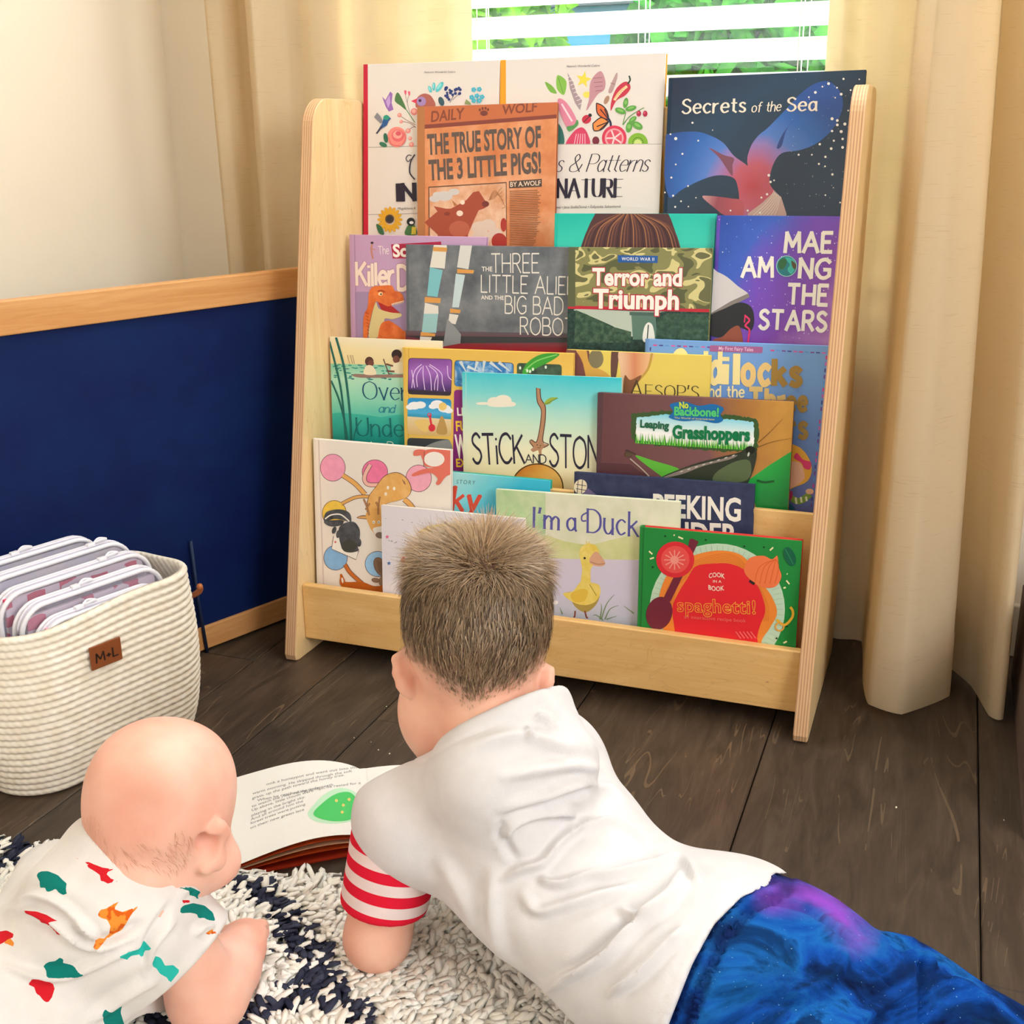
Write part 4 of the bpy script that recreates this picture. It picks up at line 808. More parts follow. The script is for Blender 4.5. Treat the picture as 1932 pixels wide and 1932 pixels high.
D_ = ['#e0408c', '#4a4a9a', '#5f9adf', '#d860b0', '#7a4aa0']
for q in range(11): b.line(D_[q % 5], [(640+q*42, 116+q*1.5), (668+q*42, 117+q*1.6)], 9, False)
for q in range(10): b.line(D_[(q*2) % 5], [(1462+q*40, 152+q*2), (1490+q*40, 154+q*2)], 9, False)
for q in range(24): b.line(D_[(q*3) % 5], [(1856-q*4.55, 190+q*45), (1853-q*4.5, 216+q*45)], 10, False)
for q in range(12): b.line(D_[(q*3+1) % 5], [(622-q*2, 130+q*45), (620-q*2, 156+q*45)], 10, False)
b.rrect('#a8649a', [(1040, 116), (1410, 128), (1406, 172), (1036, 160)], 10).text('#ecc8e0', 'My First Fairy Tales', (1100, 150), (1342, 159), 25, .01)
b.text('#f6e6a4', 'Gold', (770, 364), (1106, 378), 205, .24, 'S', gap=.24).text('#f6e6a4', 'il', (1140, 380), (1228, 382), 195, .28, 'S', gap=.36).text('#ecca84', 'oc', (1268, 384), (1452, 388), 190, .26, 'S', gap=.3).text('#a4823a', 'ks', (1488, 392), (1668, 396), 172, .26, 'S', gap=.26)
b.text('#f6e6b0', 'and the', (985, 474), (1276, 480), 76, .16, 'S', gap=.2).text('#dfc07c', 'Thr', (1316, 562), (1560, 570), 140, .26, 'S', gap=.28).text('#a4843f', 'ee', (1580, 572), (1712, 572), 134, .26, 'S', gap=.26).text('#a4843f', 'Bears', (1290, 755), (1714, 764), 150, .24, 'S', gap=.26)
b.poly('#eeb23c', [(1560, 822), (1640, 818), (1700, 860), (1742, 930), (1752, 1000), (1722, 1068), (1650, 1102), (1560, 1110)], True).poly('#f2bd9c', [(1560, 945), (1650, 932), (1690, 970), (1704, 1040), (1690, 1062), (1640, 1100), (1560, 1118)], True).poly('#e63c74', [(1628, 905), (1650, 870), (1690, 915), (1745, 935), (1740, 985), (1700, 978), (1680, 940)], True)
b.poly('#c03a68', [(1560, 1140), (1618, 1138), (1620, 1200), (1560, 1200)]).line('#84a440', [(1612, 1190), (1670, 1208), (1740, 1160)], 44)
for q in range(3): b.line('#eef0d0', [(1640+q*36, 1182-q*3), (1646+q*36, 1228-q*10)], 14, False)
b.circ('#f2bd9c', (1738, 1140), 28, 20).poly('#2a6a88', [(1560, 1210), (1600, 1220), (1640, 1262), (1560, 1300)])
b.done(base)
b = Book('paperback_book', 'sky blue picture book with a twig and hand drawn capitals, left of the grasshopper book', 1, (871.6, 702), (1173, 713), .1335, .005, hard=False, base='#a8e0dc', gloss=.35)
b.crop(*cE); base = b.lin((1400, 310), (1380, 1060), [(0, '#3cccdc'), (.2, '#7edcde'), (.45, '#c8ead4'), (.7, '#eeeccc'), (1, '#f0e2b4')], .1)
b.line('#d4e8d8', [(1000, 310), (1000, 1300)], 3, False)
for c, r, ry in (((1120, 525), 50, 10), ((1200, 510), 50, 30), ((1260, 505), 60, 40), ((1310, 530), 40, 18), ((1240, 535), 90, 16)): b.circ('#f4eedc', c, r, ry)
b.circ('#caa050', (1500, 1115), 186, 172, n=40).circ(b.lin((1400, 960), (1560, 1150), [(0, '#c87a28'), (.5, '#dfa64c'), (1, '#e6bc6a')], .5, 40), (1500, 1115), 180, 166, n=40, ol='#3a2a24', ow=7)
b.poly('#b98a68', [(1494, 414), (1520, 420), (1526, 490), (1556, 545), (1556, 640), (1545, 720), (1540, 790), (1548, 810), (1580, 812), (1545, 835), (1530, 852), (1530, 890), (1515, 892), (1506, 852), (1470, 866), (1452, 850), (1474, 830), (1448, 795), (1460, 780), (1492, 796), (1510, 740), (1524, 650), (1528, 570), (1500, 510)])
for p in ([(1494, 414), (1500, 510), (1528, 570), (1524, 650), (1510, 740), (1492, 796), (1460, 780), (1448, 795), (1474, 830)], [(1520, 420), (1526, 490), (1556, 545), (1556, 640), (1545, 720), (1540, 790), (1580, 812), (1545, 835)]): b.line('#5a3c30', p, 6)
b.circ('#4a3028', (1500, 815), 4).circ('#4a3028', (1522, 820), 4).line('#4a3028', [(1502, 832), (1512, 836), (1522, 832)], 3).poly('#9cb848', [(1548, 530), (1565, 500), (1600, 482), (1645, 486), (1610, 505), (1585, 528)], True).line('#5a7a30', [(1550, 534), (1645, 486)], 4)
K_ = '#2c283c'
b.text(K_, 'STiCK', (1052, 944), (1408, 944), 200, .105, 'S', gap=.13, jit=.04).text(K_, 'AND', (1418, 940), (1562, 944), 58, .12, 'S', gap=.14).text(K_, 'STONE', (1588, 962), (2010, 985), 216, .095, 'S', gap=.13, jit=.04)
b.done(base)
b = Book('hardcover_book', 'brown picture book with a grasshopper and a grass framed title', 1, (1127.3, 740.6), (1498.2, 757.8), .1235, .0095, base='#6f4c50', gloss=.22)
b.crop(*cF); base = b.lin((300, 600), (1600, 560), [(0, '#6a4448'), (.55, '#7c5658'), (.75, '#a8743f'), (1, '#cf9a48')], .2, 30)
b.poly('#5a3e44', [(240, 430), (292, 434), (265, 1400), (200, 1400)]).poly('#5c3a40', [(260, 940), (480, 950), (560, 1010), (700, 1060), (700, 1200), (250, 1200)])
b.poly(b.lin((1400, 950), (1560, 1250), [(0, '#2fae4c'), (1, '#157a36')], .2), [(1610, 860), (1450, 960), (1300, 1068), (1330, 1140), (1400, 1400), (1640, 1400)]).poly('#5fb83e', [(515, 892), (640, 925), (830, 990), (720, 1050), (690, 1030)], True)
R = np.random.default_rng(2)
def rough_edge(P, amp, n=14):
    out = []; P = [np.array(p, float) for p in P]
    for i in range(len(P)):
        a, c = P[i], P[(i+1) % len(P)]; k = max(2, int(np.linalg.norm(c-a)/n))
        for t in range(k): out.append(a+(c-a)*t/k+R.uniform(-amp, amp, 2))
    return out
b.poly('#3d5c34', rough_edge([(492, 600), (600, 585), (720, 572), (900, 590), (1150, 605), (1340, 625), (1380, 660), (1372, 850), (1280, 858), (1150, 862), (900, 845), (700, 822), (520, 808), (488, 770)], 8))
b.poly(b.lin((900, 600), (890, 850), [(0, '#6fd4ec'), (.45, '#e4f6f4'), (.6, '#ffffff'), (1, '#e8f4dc')]), rough_edge([(524, 625), (720, 600), (1150, 632), (1345, 655), (1350, 800), (1340, 835), (1150, 842), (900, 820), (700, 800), (520, 782)], 4))
for q in range(90): x = 520+q*9.1; y = 790+q*.55; hh = R.uniform(25, 70); b.poly(['#5fc03a', '#3f9a34', '#86d456', '#2f7f30'][q % 4], [(x-5, y+14), (x+6, y+14), (x+R.uniform(-10, 10), y-hh)])
b.poly('#1d70b4', [(760, 530), (860, 512), (960, 540), (1060, 528), (1135, 558), (1112, 605), (1132, 640), (1080, 662), (960, 642), (850, 648), (752, 622), (780, 580)], True)
b.text('#cfe23c', 'No', (826, 560), (890, 556), 44, .04, outline='#14508a', ow=.03).text('#54cc7a', 'Backbone!', (788, 606), (1102, 616), 58, .04, outline='#14508a', ow=.03).text('#e8e070', 'The World of Invertebrates', (790, 630), (1072, 642), 13, 0)
b.text('#1c6648', 'Leaping', (550, 690), (752, 704), 50, .04).text('#127a4c', 'Grasshoppers', (776, 764), (1320, 785), 84, .05)
b.poly('#333c30', [(686, 1050), (900, 958), (1100, 902), (1240, 868), (1292, 838), (1350, 832), (1368, 880), (1345, 990), (1305, 1085), (1250, 1200), (950, 1200), (800, 1080)], True).poly('#8c8078', [(700, 1046), (900, 970), (1100, 918), (1230, 884), (1180, 915), (1000, 960), (840, 1020)], True).poly('#5a6a4a', [(1080, 1010), (1220, 930), (1320, 930), (1300, 1060), (1080, 1080)], True)
for q in range(8): b.circ('#cfc8c0', (840+q*52, 1000-q*16), 12, 4, -20, n=10)
b.circ('#20241e', (1322, 850), 34, 28).circ('#c8ccc4', (1310, 880), 7, 16, 15).circ('#5a4a3a', (470, 880), 26, 20).line('#b8aa98', [(480, 910), (560, 980), (615, 1035)], 9).line('#4a3a34', [(450, 850), (520, 880)], 10)
for p in ([(1375, 800), (1450, 735), (1548, 634)], [(1365, 835), (1470, 795), (1605, 768)]): b.line('#7a5228', p, 6, taper=True)
b.line('#1f5a2c', [(1370, 1062), (1420, 1075), (1490, 1068)], 14)
b.done(base)

# --- bottom tier
b = Book('hardcover_book', 'white picture book with pastel circles and stretching animals, left end of the bottom tier', 0, (588.7, 827.5), (850.3, 849.3), .0735, .0095, base='#f4e9de', gloss=.4)
b.crop(*cG); b.line('#dccac4', [(85, 40), (128, 1300)], 10, False); IK = '#6a4040'
for m, c, r, ry in (('#f2a0bc', (193, 251), 95, 103), ('#ee7aa2', (513, 283), 97, 92), ('#f2a8bc', (845, 332), 97, 102), ('#eec650', (205, 598), 92, 98), ('#8ab8e4', (214, 935), 90, 94), ('#9cc8ec', (534, 982), 96, 96)): b.circ(b.noisy([(.3, m), (.7, '#' + ''.join('%02x' % min(255, int(int(m[i:i+2], 16)*1.07)) for i in (1, 3, 5)))], 90), c, r, ry, ol=IK, ow=4)
def limb(m, p, w): b.line(IK, p, w+8); b.line(m, p, w)
DE = '#ecb264'
limb('#f6c0b0', [(478, 228), (440, 300), (436, 350), (470, 380), (560, 380)], 26); limb(DE, [(440, 455), (360, 370), (268, 308)], 30); limb(DE, [(480, 470), (370, 475), (258, 526)], 20); limb(DE, [(735, 490), (780, 530), (830, 600)], 34)
B1 = [(470, 470), (520, 400), (590, 315), (680, 290), (752, 332), (787, 410), (762, 470), (690, 500), (610, 520), (570, 560), (575, 640), (480, 640), (455, 560)]
b.poly(IK, [(628+(x-628)*1.03, 450+(y-450)*1.03) for x, y in B1], True).poly(b.noisy([(.3, '#e4a550'), (.7, '#f0c07a')], 50), B1, True)
for c in ((612, 402), (660, 410), (596, 450)): b.circ('#fbf0dc', c, 10, 14, n=10)
b.line(IK, [(722, 340), (738, 375)], 4).line(IK, [(735, 350), (745, 380)], 4)
b.poly(IK, [(376, 632), (420, 612), (470, 622), (465, 642)], True).poly(DE, [(384, 630), (425, 618), (470, 626), (465, 638)], True).poly(DE, [(450, 590), (590, 590), (590, 720), (550, 785), (505, 745), (470, 690)], True).poly('#fbf4ea', [(500, 712), (588, 700), (580, 770), (530, 770)], True).circ('#8a7a6a', (552, 764), 32, 22, 10, ol=IK, ow=3)
for c in ((505, 664), (543, 664)): b.circ('#fff8ee', c, 10, 12).circ('#2a2020', (c[0]-1, c[1]+1), 4)
for p in ([(470, 612), (452, 545), (428, 488)], [(455, 550), (475, 520)], [(540, 606), (540, 540), (552, 470)], [(540, 545), (522, 510)], [(460, 570), (440, 560)]): b.line('#8a5a40', p, 14).line('#c08a58', p, 8)
SK = b.noisy([(.3, '#3a3b40'), (.7, '#66676c')], 70)
b.poly('#fbf4ea', [(200, 770), (245, 722), (392, 905), (370, 948), (186, 868)]).line(IK, [(200, 770), (186, 868), (370, 948), (392, 880)], 4, False).circ('#dc6a6a', (214, 815), 8)
b.poly(SK, [(128, 625), (150, 585), (215, 568), (280, 572), (325, 600), (335, 655), (310, 660), (260, 645), (200, 640), (135, 660)], True).poly(SK, [(130, 655), (190, 650), (270, 650), (262, 685), (190, 698), (140, 680)], True).line('#fbf4ea', [(136, 640), (180, 610), (250, 605), (300, 640), (320, 660)], 10)
b.poly(SK, [(245, 700), (300, 665), (360, 665), (398, 720), (398, 790), (385, 850), (390, 880), (330, 895), (275, 880), (250, 820), (240, 760)], True).circ('#4a4a44', (318, 845), 60, 48).circ(SK, (205, 725), 16, 28, 20).circ(SK, (235, 755), 15, 30, 10).circ(SK, (395, 820), 16, 30)
b.circ('#8f7058', (556, 1002), 44, 74, -25, ol=IK, ow=4)
for q in range(5): b.line('#5f4636', [(528+q*12, 950+q*6), (552+q*12, 1045+q*4)], 3)
b.poly('#96785e', [(545, 1100), (590, 1050), (640, 1035), (660, 1140), (560, 1148)], True).circ('#96785e', (520, 1105), 30, 16, 10, ol=IK, ow=3)
limb('#d4742e', [(288, 985), (330, 1050), (420, 1130)], 24)
b.poly('#c9661f', [(250, 1075), (262, 1058), (285, 1100), (300, 1118), (420, 1118), (520, 1150), (660, 1130), (660, 1215), (290, 1168)], True).circ('#f8ece0', (268, 1105), 8, 22, -10)
b.poly('#ea7866', [(806, 155), (818, 118), (870, 112), (900, 122), (875, 150), (835, 160)], True).poly('#ea7866', [(880, 122), (1100, 118), (1100, 280), (1050, 320), (1005, 378), (978, 372), (990, 330), (930, 290), (810, 316), (802, 296), (880, 262), (960, 250), (900, 240), (880, 200)], True).circ('#fbf2ea', (965, 186), 78, 56).line(IK, [(890, 125), (885, 245)], 4)
b.done()
b = Book('hardcover_book', 'turquoise picture book with red italic letters, behind the book with pastel circles', 0, (800, 886), (1038.4, 907), .0845, .0105, base='#7fd4de', gloss=.3, spine='#3fae94', back='#3fae94')
b.crop(*cG); base = b.lin((1150, 320), (1400, 600), [(0, '#a8e2e4'), (.5, '#74d2e0'), (1, '#3cbcdc')], .2)
b.text('#4a7480', 'STORY', (1130, 372), (1272, 380), 30, .0, shear=.2, space=1.3).text('#d8503c', 'ky', (1096, 574), (1292, 580), 176, .2, 'S', shear=.22, thin=.4, serif=.05, gap=.2).text('#4a7480', 'A', (1040, 366), (1064, 368), 30, 0, shear=.2)
b.done(base)
b = Book('hardcover_book', 'navy picture book with large cream capitals, behind the duck book', 0, (1082, 890.9), (1423.8, 914.9), .0845, .0095, base='#2f3757', gloss=.35)
b.crop(*cH); base = b.noisy([(.35, '#2a3252'), (.7, '#3a4264')], 60)
b.poly('#6f6488', [(560, 180), (590, 160), (660, 212), (560, 215)]).circ('#e6d9bc', (546, 150), 38, 43, 20)
for d in (-14, 12): b.line('#3a3a44', [(520, 150+d), (580, 160+d)], 4, False).line('#3a3a44', [(546+d, 110), (540+d, 190)], 4, False)
b.text('#f2ece0', 'PEEKING', (972, 322), (1488, 352), 126, .028).text('#f2ece0', 'UNDER', (980, 478), (1472, 500), 122, .028)
b.done(base)
b = Book('hardcover_book', 'pale green picture book with a yellow duckling and violet lettering', 0, (935.4, 923), (1283.3, 947), .0655, .008, base='#dfe4c8', gloss=.35)
b.crop(*cH); base = b.noisy([(.3, '#d8dcba'), (.7, '#ece8d4')], 30)
b.poly(b.noisy([(.3, '#9cc890'), (.7, '#d4e0b4')], 22, 4), [(20, 100), (340, 170), (340, 1000), (20, 1000)]).poly(b.noisy([(.3, '#c8d088'), (.7, '#e4e0b0')], 24), [(330, 440), (450, 470), (600, 490), (740, 460), (900, 440), (900, 575), (330, 575)], True)
b.poly(b.lin((600, 570), (600, 930), [(0, '#d8cddf'), (.6, '#d2cce2'), (1, '#c0c4d4')], .3), [(330, 572), (560, 576), (1150, 585), (1150, 1100), (330, 1100)]).poly(b.lin((200, 500), (200, 930), [(0, '#b8cca8'), (.4, '#b8c0bc'), (1, '#c8c4d0')], .3), [(20, 500), (340, 560), (335, 1100), (20, 1100)])
b.text('#5c5aa2', "I'm", (268, 386), (416, 402), 112, .13, 'S', thin=.5, serif=.08, gap=.22).text('#5c5aa2', 'a', (466, 406), (520, 410), 112, .13, 'S', thin=.5).text('#5c5aa2', 'Duck', (588, 416), (882, 440), 132, .12, 'S', thin=.45, serif=.07, gap=.2).line('#5c5aa2', [(590, 300), (556, 320), (556, 350), (580, 350)], 9)
DU = b.noisy([(.3, '#e6c84c'), (.7, '#f2de84')], 60)
b.poly('#b0984c', [(450, 775), (480, 800), (520, 860), (580, 888), (640, 840), (662, 770), (640, 740), (560, 760)], True).poly(DU, [(445, 778), (500, 765), (535, 722), (560, 700), (600, 712), (652, 726), (664, 770), (640, 820), (590, 845), (530, 840), (480, 815)], True)
b.poly(DU, [(540, 545), (548, 508), (572, 490), (600, 484), (640, 500), (656, 545), (632, 600), (606, 640), (602, 730), (550, 730), (556, 640), (548, 590)], True).poly('#e4c04a', [(490, 780), (560, 750), (590, 770), (570, 820), (510, 828)], True).line('#a88a38', [(600, 725), (640, 790)], 4)
b.poly('#dca888', [(598, 590), (612, 552), (640, 532), (668, 560), (692, 600), (670, 618), (622, 612)], True).line('#a87860', [(604, 592), (650, 606), (690, 602)], 4).circ('#2a2420', (571, 570), 7)
for p in ([(585, 490), (580, 470)], [(592, 488), (598, 472)]): b.line('#e8cf60', p, 5, False)
for p in ([(515, 880), (512, 912), (505, 916)], [(572, 880), (582, 918), (590, 918)]): b.line('#8a4a38', p, 9)
for p in ([(660, 930), (670, 870), (668, 840)], [(670, 925), (700, 840), (745, 785)], [(690, 930), (720, 870), (770, 848)], [(860, 895), (800, 850)], [(440, 900), (425, 860)], [(680, 935), (640, 905), (620, 908)], [(700, 930), (760, 910)]): b.line('#7c946c', p, 8, taper=True)
b.circ('#f4eef0', (400, 830), 16, 12)
b.done(base)
b = Book('paperback_book', 'thick white softcover with a yellow banner, directly in front of the book with pastel circles', 0, (719.1, 952.9), (990, 979), .0575, .007, hard=False, base='#e9e2e8', gloss=.4)
b.crop(*cG); R = np.random.default_rng(8)
for q in range(70): x = R.uniform(580, 1640); y = 640+(x-560)*.1+R.choice([0, 150, 165])+R.uniform(-14, 14); b.circ('#9a929c', (x, y), R.uniform(3, 9), 2.5, n=6)
bur = [(1080+(215 if i % 2 == 0 else 160)*math.cos(i*PI/11), 775-(118 if i % 2 == 0 else 82)*math.sin(i*PI/11)) for i in range(12)]+[(900, 1000), (1270, 1000)]
b.poly('#2a357f', bur).text('#fbfbfb', 'Most', (940, 852), (1290, 860), 100, .04, outline='#1c2450', ow=.02)
b.poly('#d8b43a', [(838, 742), (920, 690), (930, 740), (835, 772), (868, 752)]).poly('#d8b43a', [(1280, 760), (1390, 800), (1320, 808), (1300, 790)]).poly('#ecd04a', [(912, 752), (916, 700), (960, 686), (1080, 672), (1200, 678), (1296, 700), (1292, 768), (1200, 738), (1080, 732), (960, 742)])
b.text('#2a2422', 'The Calendar Kids', (932, 742), (1262, 742), 36, .13, 'S', gap=.14, jit=.05, arch=.25)
for c, m in (((1242, 642), '#6a64b0'), ((608, 775), '#e86a94'), ((855, 833), '#e87890'), ((622, 975), '#5a80b8'), ((762, 1058), '#e87890')): b.poly(m, [(c[0]+(18 if i % 2 == 0 else 7)*math.sin(i*PI/5), c[1]-(18 if i % 2 == 0 else 7)*math.cos(i*PI/5)) for i in range(10)])
b.line('#d42a3a', [(718, 940), (760, 965), (800, 1006)], 44, False).line('#f4eeee', [(745, 930), (760, 985)], 10, False).line('#f4eeee', [(770, 950), (785, 1010)], 10, False)
b.done()
b = Book('board_book', 'green cook book with a red sauce blob and an orange onion, bottom tier', 0, (1205.6, 993.6), (1513.7, 1020.8), .0515, .0135, base='#1f8a3c', gloss=.35, back='#d83a34')
b.crop(*cH); b.line('#167030', [(918, 380), (890, 1300)], 8, False)
a = np.arange(44)*2*PI/44; b.poly('#c2dcc2', [(1350+398*math.cos(t), 872+388*math.sin(t)) for t in a])
for t in np.arange(72)*2*PI/72: b.line('#9fc0a4', [(1350+340*math.cos(t), 872+330*math.sin(t)), (1350+388*math.cos(t), 872+378*math.sin(t))], 2.5, False)
b.poly('#ee8a36', [(1005, 920), (1010, 790), (1055, 670), (1140, 588), (1250, 542), (1370, 525), (1480, 546), (1550, 610), (1600, 700), (1668, 790), (1702, 890), (1660, 980), (1610, 1060), (1590, 1200), (1080, 1200), (1040, 1010)], True)
for q in range(7): b.line('#d8722a', [(1030+q*9, 900), (1060+q*9, 740), (1180+q*6, 610+q*8), (1370, 545+q*9), (1500, 590+q*9), (1640-q*8, 820), (1650-q*9, 940)], 3)
b.poly('#e62a33', [(1100, 985), (1088, 860), (1125, 770), (1175, 690), (1225, 618), (1320, 602), (1430, 604), (1520, 645), (1575, 710), (1618, 800), (1632, 885), (1605, 960), (1585, 1040), (1580, 1200), (1120, 1200), (1110, 1060)], True)
b.line('#74283a', [(1220, 462), (1140, 640), (1055, 815)], 46, False).circ('#74283a', (1010, 893), 76, 98, 15).poly('#74283a', [(1190, 456), (1236, 470), (1226, 500), (1182, 486)])
b.circ('#dc2c36', (1104, 578), 112, 106).circ('#e8524e', (1104, 578), 84, 80).circ('#f0968a', (1100, 580), 24)
for q in range(12): b.line('#f0968a', [(1100+22*math.cos(q*.5236), 580+22*math.sin(q*.5236)), (1100+62*math.cos(q*.5236), 580+58*math.sin(q*.5236))], 7, False)
b.poly('#ef7a48', [(1508, 640), (1540, 570), (1620, 555), (1672, 576), (1704, 556), (1712, 620), (1728, 680), (1690, 738), (1610, 740), (1545, 696)], True)
for q in range(5): b.line('#d9602f', [(1695, 575), (1600+q*28, 620), (1570+q*30, 720)], 4)
b.circ('#0f6044', (1776, 560), 32, 58, -22).line('#2f8f5a', [(1750, 515), (1798, 605)], 4, False).line('#3a2426', [(1540, 702), (1570, 722)], 16, False)
for x, y, dx, dy in ((1122, 444, 28, 12), (950, 528, 20, 18), (955, 574, 24, -8), (1660, 524, 20, -18), (1757, 700, 18, 22), (1740, 745, 14, -4), (1095, 432, 6, 4), (1740, 1068, 20, -10), (1760, 660, 4, 4)): b.line('#f0e6b4', [(x, y), (x+dx, y+dy)], 9, False)
for c in ((1045, 440), (1284, 462), (972, 622), (1625, 505), (1510, 500), (1760, 970), (1700, 1040)): b.circ('#0c3a24', c, 6, n=8)
b.line('#ecb83a', [(1700, 930), (1745, 962), (1790, 920), (1795, 880), (1780, 856)], 15).circ(None, (1718, 972), 24, ol='#e8a848', ow=9)
b.text('#f8dcc8', 'COOK', (1302, 688), (1396, 690), 26, .02, arch=.35).text('#f8dcc8', 'IN A', (1326, 712), (1376, 714), 15, .01).text('#f8dcc8', 'BOOK', (1300, 752), (1392, 756), 26, .02, arch=-.3)
b.text('#e62a33', 'spaghetti!', (1120, 880), (1574, 896), 74, .0, outline='#f4a83c', ow=.035, space=1.08).text('#f0766c', 'an interactive recipe book', (1156, 922), (1520, 946), 20, 0)
for q in range(5): b.line('#f46a6a', [(1460+q*22, 1000), (1490+q*22, 1040)], 8, False)
b.done()
# ------------------------------------------------------------------ rope basket
def m_rope():
    k = N('cotton_rope', .85, .15); o = k.coord('Object')
    w = k.n('ShaderNodeTexWave', wave_type='BANDS', bands_direction='DIAGONAL'); w.inputs['Scale'].default_value = 46; w.inputs['Distortion'].default_value = .6; k.l(o, w.inputs['Vector'])
    k.col(k.ramp(k.noise(o, 60, 3), [(.3, '#ece0cc'), (.7, '#f8f0e2')])); k.bump(k.math('ADD', k.math('MULTIPLY', w.outputs['Fac'], .7), k.math('MULTIPLY', k.noise(o, 900, 2), .3)), .0012, .7); return k.m
ROPE = m_rope()
BA = math.atan2(-.28, .96); BC = Vector((-.1488-.28*.014, -.3124-.96*.014, 0))
bk = empty('rope_basket', mat=Matrix.Translation(BC) @ Matrix.Rotation(BA, 4, 'Z'), label='cream coiled rope basket with a brown leather patch, in front of the chalkboard', cat='basket')
HX, HY, RC = .105, .154, .075          # half size across, half size along, corner radius
def rrect_path(hx, hy, r, n=13):
    out = []
    for cx, cy, a0 in ((hx-r, hy-r, 0), (-hx+r, hy-r, 90), (-hx+r, -hy+r, 180), (hx-r, -hy+r, 270)):
        for t in np.linspace(0, 90, n): a = math.radians(a0+t); out.append((cx+r*math.cos(a), cy+r*math.sin(a)))
    P = np.array(out); out = []
    for i in range(len(P)):
        a, b = P[i], P[(i+1) % len(P)]; k = max(1, int(np.linalg.norm(b-a)/.012)); out += [a+(b-a)*t/k for t in range(k)]
    return np.array(out)
NC = 24; RH = .236/NC; path = rrect_path(HX, HY, RC); nP = len(path)
pn = np.roll(path, -1, 0)-np.roll(path, 1, 0); pn /= np.linalg.norm(pn, axis=1)[:, None]; pnrm = np.stack([pn[:, 1], -pn[:, 0]], 1)
def coil_row(z, grow, rows, inner=False):
    pass
wob = vnoise(21); rings = []
for i in range(NC*6+1):
    q = i/6.0; z = q*RH; ph = q % 1.0; bul = .0042*abs(math.sin(math.pi*ph))**.6
    f = q/NC; g = -.008*(1-f)**8 + .009*math.sin(math.pi*min(1, f*1.05))*.9+.004*f
    off = g+bul; P = path+pnrm*off; zz = z+.0035*wob(np.c_[path*9, np.full(nP, z*6)], 1.0)*min(1, f*4)
    zz = zz+.010*f*np.sin(np.arctan2(path[:, 1], path[:, 0])*2+.6)*(f > .3)*(f-.3)
    rings.append(np.c_[P, zz])
for i in range(NC*6, -1, -6):
    q = i/6.0; f = q/NC; g = -.008*(1-f)**8+.009*math.sin(math.pi*min(1, f*1.05))*.9+.004*f-.006
    rings.append(np.c_[path+pnrm*g, np.full(nP, max(q*RH, .006))+.010*f*np.sin(np.arctan2(path[:, 1], path[:, 0])*2+.6)*(f > .3)*(f-.3)])
G = np.array(rings).transpose(1, 0, 2)
mb = MB().grid(G, closed_u=True); k0 = mb.k
mb.f.append([j*G.shape[1]+G.shape[1]-1 for j in range(nP)]); mb.m.append(0); mb.f.append([j*G.shape[1] for j in range(nP)][::-1]); mb.m.append(0)
mb.build('basket_wall', ROPE, bk, smooth=True, world=False)
# patch: follows the wall on the long face towards +x
LEA = flat('#8a4a22', .55, .35, 'brown_leather', .12, 90)
BM = np.array(bk.matrix_world)
def bloc(X): return (np.linalg.inv(BM) @ np.r_[X, 1])[:3]
def bface(u, v, x=HX+.0165): return bloc(hit(u, v, BM[:3, 0], BM[:3, 3]+BM[:3, 0]*x))
q = [bface(*p) for p in ((168, 1218), (228, 1204), (229, 1247), (171, 1263))]; c = np.mean(q, 0)
mb = MB(); x = HX+.0172
yl, yh = (q[0][1]+q[3][1])/2, (q[1][1]+q[2][1])/2; zt, zb = (q[0][2]+q[1][2])/2, (q[2][2]+q[3][2])/2
mb.box((x-.002, yl, zb), (x+.0012, yh, zt), bev=.0012); pt = mb.build('leather_patch', LEA, bk, world=False); pt['label'] = 'brown leather patch'
mb = MB(); ps, tw = stroke_text('M+L', .16, gap=.22); W_ = (yh-yl)*.7; H_ = (zt-zb)*.38
for P in ps: mb.add(np.stack([np.full(4, x+.0015), yl+(yh-yl)*.16+P[:, 0]/tw*W_, zb+(zt-zb)*.28+P[:, 1]*H_], 1), [[3, 2, 1, 0]])
mb.build('embossed_letters', flat('#2f1a10', .6), pt, world=False)
hd = MB(); yy = HY+.012
hd.tube(smooth_line([(.075, yy+.001, .20), (.06, yy+.010, .185), (.02, yy+.014, .165), (-.02, yy+.014, .165), (-.06, yy+.010, .185), (-.075, yy+.001, .20)], 5), .0045, 8); hd.build('leather_handle', flat('#b5683a', .5, .35, 'tan_leather', .1, 80), bk, smooth=True, world=False)
